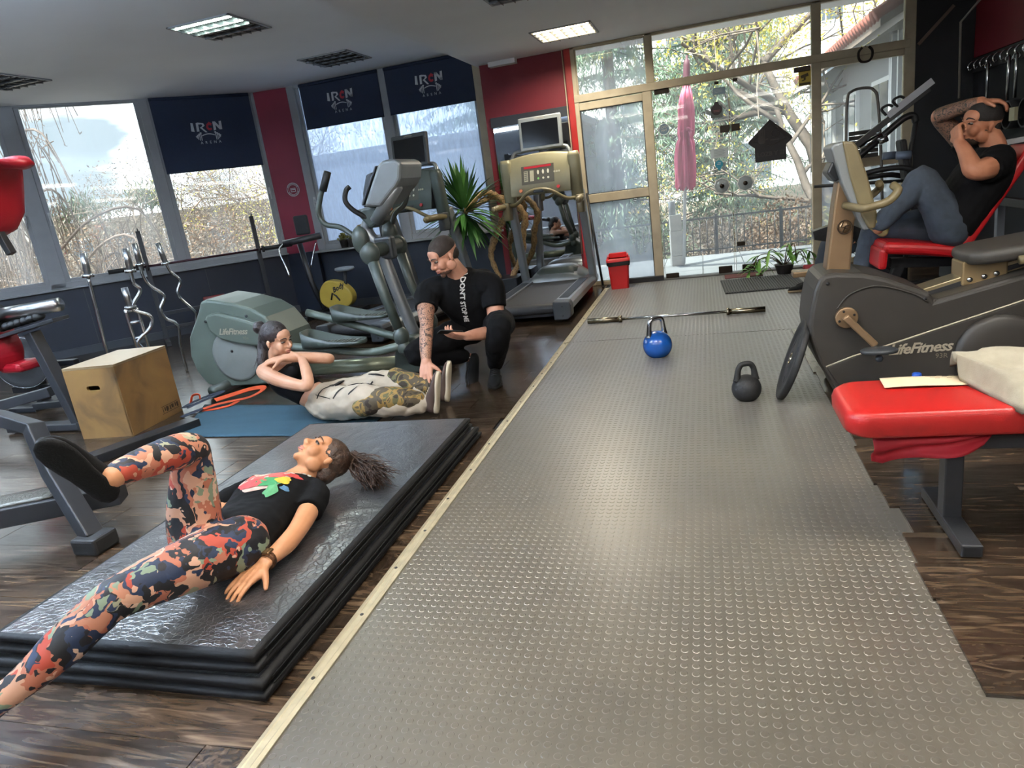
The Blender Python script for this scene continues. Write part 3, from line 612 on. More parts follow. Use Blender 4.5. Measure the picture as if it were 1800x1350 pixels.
nb = thing('grey_annex', 'flat-roofed grey annex seen through the frosted windows', 'building', (-4.6, 12.2, -3.4))
B().bx(-2.7, 2.6, 0, 5, 0, 5.6).obj('wall', mat('grey_annex_render', '#5c6470', .9, var=.1), nb)
B().bx(-2.8, 2.7, -.08, 5, 5.6, 5.72).obj('roof_edge', mat('roof_edge_grey', '#4a5058', .8), nb)
# ---- view through the slanted windows
for k, (x, y, w, h, c, lb) in enumerate(((-46, 34, 12, 6.6, '#5f584d', 'low beige block on the skyline at the left'), (-36, 44, 18, 6.0, '#59544b', 'long flat-roofed beige building on the skyline'), (-24, 52, 12, 7.0, '#66625b', 'pale flat-roofed building on the skyline near the red pillar'))):
    fb = thing('far_building', lb, 'building', (x, y, -3.4), 43, 'far buildings'); B().bx(-w/2, w/2, 0, 6, 0, h).obj('wall', mat('far_wall_%d' % k, c, .9, var=.06), fb); B().bx(-w/2-.2, w/2+.2, -.2, 6.2, h, h+.25).obj('roof', mat('far_roof', '#4a4642', .9), fb)
    for i in range(int(w/3)): house_window(fb, -w/2+1.6+3*i, h-1.6, 1.4, 1.3, 0)
_lbl = ('far left', 'left of the birch', 'behind the birch', 'right of the birch', 'in the middle of the left pane', 'behind the evergreen tufts', 'left of the middle mullion', 'behind the middle mullion', 'below the navy blind', 'in the middle of the right pane', 'beside the red pillar')
for k in range(11):
    f = k/10; x = -21.5+f*9.0+.6*math.sin(k*5); y = 14.2+f*9.2+.9*math.sin(k*3)
    bare_tree('bare_tree', 'bare brown tree beyond the slanted windows, ' + _lbl[k], 'tree', (x, y, -3.4), 7.0+.9*math.sin(k*2.3)+(1.2 if k > 6 else -.6), .10, 60+k, 4, .6, .12, (.05*math.sin(k), 0, 1), M_BARK2, M_TWIG if k % 2 else M_TWIGG, M_YEL if k in (8, 9) else M_GREYDRY, 4200, .07, 'bare trees beyond the slanted windows', kids=(4, 6))
for k in range(7):
    f = k/6; shrub('brown thicket beyond the slanted windows, ' + ('far left', 'left of the birch trunk', 'right of the birch trunk', 'under the evergreen tufts', 'behind the middle mullion', 'under the navy blind', 'beside the red pillar')[k], (-16.8+f*6.2, 12.6+f*5.4, -3.4), (2.5, 1.6, 5.3), 9000, M_GREYDRY if k % 2 else M_DRY, .10, 90+k, group='thickets beyond the slanted windows')
for k, (x, y, z) in enumerate(((-19.6, 18.9, 3.0), (-18.2, 20.3, 3.2))):
    rng = np.random.default_rng(200+k); t = thing('evergreen_tree', ('left' if k == 0 else 'right') + ' of two dark evergreen tufts on the skyline', 'tree', (x, y, -3.4), 0, 'evergreen tufts'); B().cyl((0, 0, 0), (0, 0, z+3), .09, .03, 8).obj('trunk', M_BARK, t)
    P_ = rng.normal(size=(900, 3))*np.array([.42, .4, .22])+np.array([0, 0, z+2.7]); leaf_cloud(B(), P_, .22, rng, .18, droop=(0, 0, .6)).obj('foliage', M_EVG, t)
# birch with hanging twigs
rng = np.random.default_rng(5); bi = thing('birch_tree', 'white-trunked weeping birch outside the slanted window', 'tree', (-11.2, 11.55, -3.4))
_tk = spline([(0, 0, 0, .15), (-.35, -.25, 2.2, .13), (-1.0, -.75, 4.2, .11), (-1.35, -1.05, 5.6, .08), (-1.45, -1.1, 7.2, .05), (-1.55, -1.2, 9.0, .02)], 6)
B().tube(_tk, [p[3] for p in _tk], 8).obj('trunk', M_BIRCH, bi); tw, pts = B(), []
for k in range(34):
    i = rng.integers(8, len(_tk)-1); p = _tk[i][:3]; a = rng.random()*2*PI; L = .9+1.5*rng.random()
    e = p+np.array([math.cos(a)*L, math.sin(a)*L, .5+.5*rng.random()]); q = e+np.array([math.cos(a)*.4, math.sin(a)*.4, -1.1]); tw.tube(spline([p, (p+e)/2+np.array([0, 0, .3]), e, q], 4), [.035]+[.025]*8+[.014]*4, 4, caps=False)
    for s in range(26):
        o = p+(e-p)*(.25+.75*rng.random())+rng.normal(size=3)*.12; l = .6+1.0*rng.random(); d = rng.normal(size=3)*.18; tw.tube([o, o+d*.6+np.array([0, 0, -.35*l]), o+d+np.array([0, 0, -l])], [.011, .010, .007], 3, caps=False); pts += [o+d*.6+np.array([0, 0, -.35*l]), o+d+np.array([0, 0, -l])]
tw.obj('twigs', mat('birch_twigs', '#4a3f38', .8), bi); pts = np.array(pts)[rng.integers(0, len(pts), 1600)]; leaf_cloud(B(), pts, .07, rng).obj('leaves', M_DRY, bi)
# ================================================================== gym equipment (shapes in room coordinates where w=True)
M_BIKE = mat('bike_shell_brown_grey', '#33302c', .48, var=.08, bump=.05, bscale=400)
M_TAN = mat('champagne_metal', '#8d7458', .38, .55, var=.06)
M_TANPL = mat('olive_tan_plastic', '#6e6347', .42, var=.1)
M_SILV = mat('silver_grey_plastic', '#7d8284', .4, .25, var=.05)
M_LFTXT = mat('pale_lettering', '#b3ab98', .45, .3)
M_BELT = mat('treadmill_belt', '#2b2b2d', .55, var=.12, bump=.08, bscale=300)
XZ = lambda y: Matrix(((1, 0, 0, 0), (0, 0, -1, y), (0, 1, 0, 0), (0, 0, 0, 1)))     # local XY -> room XZ at depth y, extrusion towards -y
def side(poly, y0, y1): return B().prism(poly, -y1, -y0, XZ(0))
def text_on(root, body, M, size, m, name='lettering', w=True, **kw): return letters(B(), body, M, size, **kw).obj(name, m, root, w=w)
FACE = lambda x, y, z, tilt=0: TR(x, y, z) @ RX(90) @ RZ(tilt)               # lettering facing -y (the camera)

# ---- recumbent bike
bk = thing('recumbent_bike', 'dark brown-grey recumbent exercise bike behind the red bench', 'exercise bike', (1.2, 3.82, 0))
top = [(.472, .42), (.48, .50), (.50, .60), (.52, .65), (.545, .675), (.60, .68), (.72, .664), (.82, .634), (.94, .578), (1.01, .546), (1.03, .508), (1.40, .60), (1.80, .70), (2.10, .72), (2.16, .60), (2.16, .10), (2.05, .05)]
sh = side(top+[(.66, .05), (.61, .075), (.575, .12), (.517, .22), (.482, .34)], 3.63, 4.02).obj('shell', M_BIKE, bk, bevel=.022, seg=3, w=True)
lw = side([(.55, .208), (.671, .255), (.847, .308), (1.381, .476), (2.12, .62), (2.12, .12), (2.02, .07), (.68, .07), (.60, .12)], 3.612, 4.036).obj('lower_cover', M_BIKE, bk, bevel=.006, w=True)
B().tube([(.548, 3.612, .212), (.671, 3.612, .259), (.847, 3.612, .312), (1.381, 3.612, .48), (2.1, 3.612, .622)], .0045, 6).obj('trim_line', M_LFTXT, bk, w=True)
B().tube(spline([(.60, 3.628, .50), (.66, 3.626, .57), (.78, 3.626, .60), (.93, 3.626, .55), (1.0, 3.628, .5)], 5), .004, 5).obj('shell_crease', M_BIKE, bk, w=True)
for x, z in ((.56, .63), (.985, .52)): B().cyl((x, 3.64, z), (x, 3.624, z), .009, n=10).obj('screw', M_BLACK, bk, w=True)
B().lathe([(.19, 0), (.19, .018), (.165, .032), (.12, .04), (.0001, .042)], 32, TR(1.30, 3.612, .235) @ RX(90)).obj('wheel_bulge', M_BIKE, bk, w=True)
dk = B().cyl((.641, 3.625, .458), (.641, 3.60, .458), .052, n=24).obj('crank_disc', M_TAN, bk, bevel=.005, w=True)
for a in range(4): B().cyl((.641+.036*math.cos(a*PI/2+.4), 3.60, .458+.036*math.sin(a*PI/2+.4)), (.641+.036*math.cos(a*PI/2+.4), 3.597, .458+.036*math.sin(a*PI/2+.4)), .006, n=8).obj('bolt', M_BLACK, dk)
B().tube([(.63, 3.585, .47), (.765, 3.57, .318)], 0, rect=(.034, .03), up=(0, 1, 0)).obj('crank_arm', M_TAN, bk, bevel=.008, w=True)
B().lathe([(.0001, 0), (.05, .004), (.08, .01), (.083, .022), (.07, .03), (.0001, .032)], 20, TR(.762, 3.49, .295) @ Matrix.Scale(.62, 4, (0, 1, 0))).ball((.765, 3.50, .272), .018, 10, 8).cyl((.762, 3.57, .312), (.762, 3.47, .305), .012).obj('pedal', M_PLASTIC_DK, bk, w=True)
B().cyl((.641, 4.03, .458), (.641, 4.06, .458), .052, n=24).tube([(.65, 4.075, .45), (.53, 4.085, .60)], 0, rect=(.034, .03), up=(0, 1, 0)).box((.53, 4.14, .61), (.15, .1, .03)).obj('far_crank', M_TAN, bk, bevel=.005, w=True)
side([(.572, .66), (.684, .65), (.703, .90), (.735, .98), (.655, 1.12), (.628, 1.10), (.612, 1.0)], 3.76, 3.88).obj('console_post', M_TAN, bk, bevel=.01, w=True)
em = B().cyl((.657, 3.762, .882), (.657, 3.752, .882), .034, n=28).obj('emblem', M_TAN, bk, w=True)
b = B().torus((.657, 3.751, .882), .032, .003, (0, 1, 0), 28, 6); L_ = lambda pts: b.tube([(.657+x, 3.7505, .882+z) for x, z in pts], 0, rect=(.006, .003), up=(0, 1, 0))
L_([(-.006, .028), (-.016, .0), (.004, .0)]); L_([(.020, .006), (.004, .004), (-.010, -.026)]); L_([(.012, -.006), (-.004, -.008)]); b.obj('emblem_mark', mat('brown_emblem', '#4a3b2c', .4, .4), em)
side([(.585, 1.262), (.60, 1.278), (.64, 1.286), (.672, 1.125), (.725, .93), (.76, .862), (.73, .862), (.70, .93), (.665, 1.02), (.635, 1.09)], 3.70, 3.94).obj('console_back', M_SILV, bk, bevel=.015, seg=3, w=True)
cs = side([(.635, 1.286), (.685, 1.278), (.70, 1.255), (.748, 1.11), (.79, .935), (.783, .865), (.755, .865), (.72, .93), (.665, 1.13)], 3.695, 3.945).obj('console', M_TANPL, bk, bevel=.012, seg=3, w=True)
side([(.61, 1.10), (.65, 1.12), (.66, 1.17), (.60, 1.2), (.575, 1.15)], 3.74, 3.90).obj('console_hinge', M_BLKMET, bk, bevel=.01, w=True)
for sy in (-1, 1):
    y0 = 3.82+sy*.06; y1 = 3.82+sy*.20
    B().tube(spline([(.66, y0, .985), (.70, y1, .975), (.76, y1, .978), (.82, y1, .995), (.862, y1-sy*.02, 1.035), (.85, y1-sy*.06, 1.06)], 6), .019, 10).obj('handlebar', M_TANPL, bk, w=True)
al = B().tube([(1.0, 3.82, .50), (2.08, 3.82, .80)], 0, rect=(.13, .075), up=(0, 0, 1)).obj('seat_rail', mat('rail_aluminium', '#bcae8d', .3, .85), bk, bevel=.004, w=True)
B().tube([(1.0, 3.753, .508), (2.08, 3.753, .808)], 0, rect=(.006, .022), up=(0, 0, 1)).obj('rail_groove', M_GRYMET, al)
B().bx(1.17, 1.36, 3.735, 3.90, .545, .66).obj('carriage', mat('carriage_tan_metal', '#a08a66', .35, .6), bk, bevel=.008, w=True)
for x, z in ((1.20, .575), (1.26, .585), (1.31, .595)): B().cyl((x, 3.74, z), (x, 3.722, z), .012, n=10).obj('carriage_bolt', M_CHROME, bk, w=True)
B().cyl((1.20, 3.82, .65), (1.20, 3.82, .70), .014).bx(1.26, 1.60, 3.77, 3.87, .62, .70).obj('seat_post', M_BIKE, bk, bevel=.01, w=True)
st = []
for z, k in ((.665, .93), (.69, 1), (.715, 1), (.732, .93), (.737, .8)):
    st.append([(1.17+.24+x*k*1.0, 3.82+y*k, z+.02*(x/.24)) for x, y in [(-.24, -.06), (-.23, -.12), (-.17, -.17), (.0, -.19), (.2, -.20), (.3, -.19), (.33, 0), (.3, .19), (.2, .2), (0, .19), (-.17, .17), (-.23, .12), (-.24, .06)]])
B().loft(st).obj('seat', mat('seat_dark_grey', '#3b3833', .55, bump=.1, bscale=200), bk, bevel=.01, w=True)
for sy in (-1, 1): B().tube(spline([(1.62, 3.82+sy*.15, .67), (1.55, 3.82+sy*.24, .685), (1.34, 3.82+sy*.25, .675)], 5), .02, 10).obj('seat_grip', M_TANPL, bk, w=True)
B().tube([(1.70, 3.82, .78), (1.92, 3.82, 1.28)], 0, rect=(.36, .08), up=(1, 0, 0)).obj('backrest', MATS['seat_dark_grey'], bk, bevel=.03, seg=3, w=True)
for x in (.66, 2.0): B().bx(x-.05, x+.05, 3.52, 4.12, .012, .075).obj('foot_bar', M_BIKE, bk, bevel=.02, w=True)
text_on(bk, 'LifeFitness', FACE(.965, 3.6095, .282, 1.5), .072, M_LFTXT, shear=.35, bold=.0018, space=.92)
text_on(bk, '93R', FACE(1.06, 3.6095, .238, 0), .034, mat('dim_lettering', '#77715f', .5))

# ---- red flat bench in the right foreground with things on it
bn = thing('flat_bench', 'bright red padded flat bench with a steel leg in the right foreground', 'bench', (.9, 2.38, 0))
o_ = rrect(1.24, .36, .075, 6); rings = []
for z, k in ((.385, .985), (.395, 1.0), (.43, 1.004), (.452, .992), (.463, .965), (.466, .92)):
    rings.append([(1.02+x*(k if abs(x) > .5 else 1)+(0), 2.40+y*k, z+.006*math.sin(x*4)) for x, y in o_])
B().loft(rings).obj('pad', mat('bright_red_vinyl', '#a81c19', .35, var=.06, vscale=4, bump=.1, bscale=300), bn, bevel=0, w=True)
B().bx(.47, 1.55, 2.33, 2.45, .345, .386).obj('pad_board', M_BLKMET, bn, bevel=.004, w=True)
for x in (.735, 1.42):
    l = B().bx(x-.027, x+.027, 2.325, 2.39, .03, .35).obj('leg', M_GRYMET, bn, bevel=.004, w=True)
    B().bx(x-.03, x+.03, 2.14, 2.56, .012, .052).obj('foot_bar', M_GRYMET, l, bevel=.004); B().bx(x-.022, x+.022, 2.1385, 2.1405, .018, .046).obj('end_cap', M_BLACK, l)
B().bx(.76, 1.40, 2.33, 2.385, .29, .34).obj('crossbar', M_GRYMET, bn, bevel=.004, w=True)
def _flap(u, v):
    x = .485+.345*u; zt = .383; zb = np.interp(u, [0, .1, .4, .7, .92, 1], [.27, .255, .285, .305, .33, .38]); return (x, 2.27+.03*math.sin(u*7)*v+.02*math.sin(9*v+3*u)+.02*v, zt+(zb-zt)*v)
B().grid(_flap, 20, 8, thick=(0, .003, 0)).obj('loose_cover', mat('dark_red_cloth', '#a01422', .7, var=.15), bn, w=True)
pp = tag(B().grid(lambda u, v: (.555+.245*u+.006*v, 2.455+.105*v-.005*u, .470+.0022*math.sin(u*5)+.003*(1-v)*(u-.5)), 12, 6, thick=(0, 0, .0008)).obj('paper_sheet', mat('cream_paper', '#d8c6a6', .8, var=.04)), 'cream sheet of paper with small handwriting on the red bench', 'paper')
b = B()
for k in range(7): b.tube([(.70+.012*k, 2.548-.012*(k % 3), .4742), (.715+.012*k, 2.546-.012*(k % 3), .4742)], .0007, 4)
b.obj('pencil_marks', mat('pencil_grey', '#8a7c66', .9), pp)
sw = thing('folded_sweatshirt', 'pale grey sweatshirt thrown over the right part of the red bench', 'sweatshirt', (1.05, 2.4, .47))
def _sw(u, v):
    x = .79+.62*u; e = math.sin(PI*min(1, v*1.0))
    y = 2.62-.43*v; z = .487+.055*u+.045*math.sin(PI*v)**.7*(.4+u)+.014*math.sin(8*u+5*v)+.012*math.sin(13*v-6*u)+.012*abs(math.sin(9*u-4*v))
    if u < .12: y = 2.60-.43*v*(.25+u*6.2); 
    if v > .86: z -= (v-.86)*.55*(.3+u)
    return (x, y, z)
M_SWEAT = mat('heather_grey_fleece', '#989180', .92, var=.08, vscale=30, bump=.25, bscale=350)
B().grid(_sw, 36, 28, thick=(0, 0, .022)).obj('body', M_SWEAT, sw, w=True)
B().tube(spline([(.88, 2.36, .49), (.90, 2.28, .492), (.95, 2.225, .475), (1.02, 2.20, .44), (1.06, 2.20, .41)], 6), [.03+.012*math.sin(k*.7) for k in range(25)], 12).tube(spline([(.95, 2.30, .50), (.99, 2.22, .485), (1.05, 2.19, .45)], 6), .035, 12).obj('sleeve', M_SWEAT, sw, w=True)
B().tube(spline([(.80, 2.52, .489), (.84, 2.46, .49), (.89, 2.41, .487)], 5), [.012, .013, .014, .015, .016, .016, .015, .014, .013, .012, .011], 10).obj('lining_fold', mat('purple_grey_lining', '#5e4f57', .9), sw, w=True)
bt = thing('water_bottle', 'clear water bottle with a blue cap on the floor behind the red bench', 'bottle', (.795, 3.0, .009))
M_PET = mat('blue_tinted_plastic', '#6fa3c8', .12, spec=.6); M_PET.node_tree.nodes['Principled BSDF'].inputs['Transmission Weight'].default_value = .8
B().lathe([(.031, 0), (.037, .006), (.037, .05), (.034, .055), (.037, .06), (.037, .19), (.033, .22), (.02, .27), (.014, .285), (.014, .31)], 20).obj('bottle_body', M_PET, bt)
B().lathe([(.017, .305), (.0175, .308), (.0175, .335), (.014, .338), (.0001, .338)], 18).obj('cap', mat('blue_cap', '#1c4fb0', .4), bt)
B().lathe([(.0374, .08), (.0374, .17)], 20, caps=False).obj('label_band', mat('bottle_label', '#9dc3dd', .5), bt)

# ---- loose things on the runner
def kettlebell(label, loc, R, H, m, mh, rz):
    t = thing('kettlebell', label, 'kettlebell', loc, rz, 'kettlebells on the runner'); fl_ = R*.62
    prof = [(.0001, 0), (fl_*.96, 0), (fl_, .004)]; zc = math.sqrt(max(R*R-fl_*fl_, 0))
    for k in range(1, 18):
        a = -math.asin(zc/R)+(PI/2+math.asin(zc/R))*k/17.5; prof.append((R*math.cos(a), zc+R*math.sin(a)))
    B().lathe(prof, 36).obj('ball', m, t); zt = zc+R; hw = R*.62; r = .016 if R > .08 else .015
    pts = spline([(-hw*1.02, 0, zc+R*.62), (-hw*.95, 0, zt+.012), (-hw*.8, 0, H-.035), (-hw*.42, 0, H-r), (hw*.42, 0, H-r), (hw*.8, 0, H-.035), (hw*.95, 0, zt+.012), (hw*1.02, 0, zc+R*.62)], 6)
    n = len(pts); B().tube(pts, [r*(1+.55*(abs(2*i/(n-1)-1))**5) for i in range(n)], 12).obj('handle', mh, t); return t
M_KBB = mat('blue_enamel', '#1453a6', .22, var=.15, vscale=14, coat=.4)
kb = kettlebell('blue kettlebell with a chrome handle on the grey runner', (-.367, 4.82, .0013), .103, .287, M_KBB, M_CHROME, 40)
kb2 = kettlebell('small black kettlebell standing near the leaning weight plate', (.172, 3.78, .0013), .078, .215, M_RUBBER, M_RUBBER, 18)
bb = thing('barbell', 'short chrome barbell lying across the runner in front of the entrance', 'barbell', (-.31, 6.07, .027), -2)
def bar(t, L, sl=.30, R=.0245, r=.0125):
    B().cyl((-L/2+sl, 0, 0), (L/2-sl, 0, 0), r, n=14).obj('shaft', M_CHROME, t)
    for s in (-1, 1):
        sv = B().cyl((s*(L/2-sl), 0, 0), (s*L/2, 0, 0), R, n=20).obj('sleeve', mat('worn_brass_chrome', '#9b917c', .25, 1), t); B().cyl((s*(L/2-sl-.012), 0, 0), (s*(L/2-sl+.012), 0, 0), R*1.35, n=20).obj('collar', MATS['worn_brass_chrome'], sv)
bar(bb, 1.52)
pl_ = thing('weight_plate', 'black bumper plate leaning against the front of the recumbent bike', 'weight plate')
_u = Vector((.155, .0, .42)).normalized(); _n = Vector((-.42, .03, .155)).normalized(); _x = _u.cross(_n).normalized(); _n = _x.cross(_u)
pl_.matrix_world = frame(Vector((.335, 3.77, .008))+_u*.222, _x, _u, _n)
prof = [(.026, -.014), (.05, -.016), (.055, -.009), (.17, -.009), (.178, -.016), (.219, -.016), (.2245, -.010), (.2245, .010), (.219, .016), (.178, .016), (.17, .009), (.055, .009), (.05, .016), (.026, .014)]
B().lathe(prof+[prof[0]], 44, caps=False).obj('plate_body', M_RUBBER, pl_); B().lathe([(.0255, -.017), (.033, -.017), (.033, .017), (.0255, .017), (.0255, -.017)], 28, caps=False).obj('hub_ring', MATS['worn_brass_chrome'], pl_)
for a in range(3):
    c, s = math.cos(a*2.094+.5), math.sin(a*2.094+.5); B().prism([(x*.035, y*.016) for x, y in circle(1, 14)], .009, .0105, TR(.12*c, .12*s, 0) @ RZ(math.degrees(a*2.094+.5)+90)).obj('grip_recess', M_BLACK, pl_)
text_on(pl_, '20', TR(-.0, .145, .0095), .04, M_GRYMET, w=False)

# ---- black folding mats
def mat_nodes(t, b):
    tc = N(t, 'ShaderNodeTexCoord'); v = N(t, 'ShaderNodeTexVoronoi'); v.feature = 'DISTANCE_TO_EDGE'; v.inputs['Scale'].default_value = 48
    nz = N(t, 'ShaderNodeTexNoise'); nz.inputs['Scale'].default_value = 5; nz.inputs['Detail'].default_value = 5; nz.inputs['Distortion'].default_value = 1.2
    t.links.new(tc.outputs['Object'], v.inputs['Vector']); t.links.new(tc.outputs['Object'], nz.inputs['Vector'])
    b.inputs['Base Color'].default_value = hx('#17181b'); b.inputs['Roughness'].default_value = .30; b.inputs['IOR'].default_value = 2.0; b.inputs['Coat Weight'].default_value = .8; b.inputs['Coat IOR'].default_value = 1.7; b.inputs['Coat Roughness'].default_value = .28; b.inputs['Sheen Weight'].default_value = .28; b.inputs['Sheen Roughness'].default_value = .4; b.inputs['Sheen Tint'].default_value = (.8, .88, 1, 1)
    r0 = ramp(t, v.outputs['Distance'], [(0, (0, 0, 0, 1)), (.08, (1, 1, 1, 1))])
    b1 = N(t, 'ShaderNodeBump'); b1.inputs['Strength'].default_value = .25; b1.inputs['Distance'].default_value = .004; t.links.new(r0, b1.inputs['Height'])
    b2 = N(t, 'ShaderNodeBump'); b2.inputs['Strength'].default_value = .30; b2.inputs['Distance'].default_value = .03; t.links.new(nz.outputs['Fac'], b2.inputs['Height']); t.links.new(b1.outputs[0], b2.inputs['Normal']); t.links.new(b2.outputs[0], b.inputs['Normal']); t.links.new(b2.outputs[0], b.inputs['Coat Normal'])
M_MAT = nodes_mat('crackled_black_vinyl', mat_nodes); M_MATS = mat('black_vinyl_edge', '#0c0c0e', .6, bump=.15, bscale=60, spec=.3)
def slab(x0, x1, y0, y1, z0, z1, seed, nx=22, ny=40):
    rng = random.Random(seed); wv = lambda x, y: .0035*mnoise.noise(Vector((x*3, y*3, seed)))+.002*mnoise.noise(Vector((x*9, y*7, seed+3)))
    def ring(z, inset): return [(x0+inset+(x1-x0-2*inset)*i/nx, y0+inset+(y1-y0-2*inset)*j/ny, z) for i, j in [(i, 0) for i in range(nx)]+[(nx, j) for j in range(ny)]+[(i, ny) for i in range(nx, 0, -1)]+[(0, j) for j in range(ny, 0, -1)]]
    def wob(r, a): return [(x+a*mnoise.noise(Vector((x*2, y*2, z*30+seed))), y+a*mnoise.noise(Vector((x*2+9, y*2, z*30+seed))), z+.5*a*mnoise.noise(Vector((x*3, y*3, seed+7)))) for x, y, z in r]
    h = z1-z0; b = B(); b.loft([wob(ring(z0, .012), .006), wob(ring(z0+h*.2, 0), .008), wob(ring(z0+h*.75, 0), .008), wob(ring(z1-.002, .008), .006), ring(z1, .02)], caps=False)
    b.grid(lambda u, v: (x0+.02+(x1-x0-.04)*u, y0+.02+(y1-y0-.04)*v, z1+(wv(u*1.0, v*2) if 0 < u < 1 and 0 < v < 1 else 0)), nx, ny); return b
def fold_mat(label, x0, x1, y0, y1, z0, h, seed):
    t = thing('exercise_mat', label, 'mat', ((x0+x1)/2, (y0+y1)/2, z0), 0, 'black folding mats')
    slab(x0, x1, y0, y1, z0, z0+h*.5-.003, seed).obj('lower_fold', M_MATS, t, w=True)
    slab(x0+.01, x1-.006, y0+.008, y1-.01, z0+h*.5, z0+h, seed+1).obj('upper_fold', M_MAT, t, w=True); uf = t.children[-1]; uf.data.materials.append(M_MATS); _k = 4*2*(22+40)
    for q in uf.data.polygons: q.material_index = 1 if q.index < _k else 0
    B().tube([(x1+.001, y0+.05, z0+h*.5-.001), (x1+.001, y1-.05, z0+h*.5-.001)], .003, 6).tube([(x1+.0, y0+.05, z0+h-.012), (x1, y1-.05, z0+h-.012)], .002, 6).obj('piping', M_MATS, t, w=True)
    return t
fold_mat('lower of the two stacked black folding mats', -2.28, -1.235, 1.315, 3.34, .001, .062, 3)
fold_mat('upper of the two stacked black folding mats, with the lying person on it', -2.27, -1.262, 1.345, 3.30, .065, .064, 9)
MATZ = .131
# ---- plywood plyo box
pb = thing('plyo_box', 'brown plywood jump box with a slotted hand hole', 'plyo box', (-3.80, 3.535, 0), 4.5)
def ply_nodes(t, b):
    tc = N(t, 'ShaderNodeTexCoord'); n = N(t, 'ShaderNodeTexNoise'); n.inputs['Scale'].default_value = 3.5; n.inputs['Detail'].default_value = 8; n.inputs['Distortion'].default_value = .8; t.links.new(tc.outputs['Object'], n.inputs['Vector'])
    t.links.new(ramp(t, n.outputs['Fac'], [(.25, '#4d3a25'), (.5, '#7f6038'), (.8, '#93713f')]), b.inputs['Base Color']); b.inputs['Roughness'].default_value = .5
M_PLY = nodes_mat('scuffed_plywood', ply_nodes); W_, D_, H_ = .405, .53, .505
def slot_panel(w, h):
    """front panel with a rounded slot, as a ring of faces around the hole"""
    ho = [(x-.0, y+.355) for x, y in rrect(.105, .034, .0165, 5)]; n = len(ho); out = []
    for x, y in ho:
        a = math.atan2((y-.355), x); c, s = math.cos(a), math.sin(a); k = min((w/2)/abs(c) if abs(c) > 1e-6 else 9, ((h-.355) if s > 0 else .355)/abs(s) if abs(s) > 1e-6 else 9); out.append((k*c, .355+k*s))
    for cx, cy in ((w/2, h), (-w/2, h), (-w/2, 0), (w/2, 0)):
        i = min(range(n), key=lambda q: (out[q][0]-cx)**2+(out[q][1]-cy)**2); out[i] = (cx, cy)
    return ho, out
ho, ou = slot_panel(W_, H_); n_ = len(ho); vs = [(x, 0, z) for x, z in ho]+[(x, 0, z) for x, z in ou]+[(x, .018, z) for x, z in ho]+[(x, .018, z) for x, z in ou]
fs = []
for i in range(n_):
    j = (i+1) % n_; fs += [(i, j, n_+j, n_+i), (2*n_+i, 3*n_+i, 3*n_+j, 2*n_+j), (i, 2*n_+i, 2*n_+j, j)]
B().add(vs, fs, False, TR(-W_/2, 0, 0)).obj('front_panel', M_PLY, pb)
B().bx(-.018, 0, .0, D_, 0, H_).obj('side_panel', M_PLY, pb, bevel=.002); B().bx(-W_, -W_+.018, .018, D_, 0, H_).obj('side_panel', M_PLY, pb, bevel=.002)
B().bx(-W_, 0, 0, D_, H_-.018, H_+.001).obj('top_panel', mat('pale_top_ply', '#b8a284', .42, var=.15, vscale=3), pb, bevel=.002); B().bx(-W_+.018, -.018, D_-.018, D_, 0, H_-.018).obj('back_panel', M_PLY, pb)  # top panel paler than the side panels
b = B()
for k in range(9): b.bx(.0002, .0008, .33+.019*k, .335+.019*k+.006*(k % 3), .05+.008*(k % 2), .085)
b.bx(.0002, .0008, .32, .50, .092, .095).bx(.0002, .0008, .32, .50, .040, .043); b.obj('faded_stencil', mat('stencil_brown', '#33261a', .8), pb)
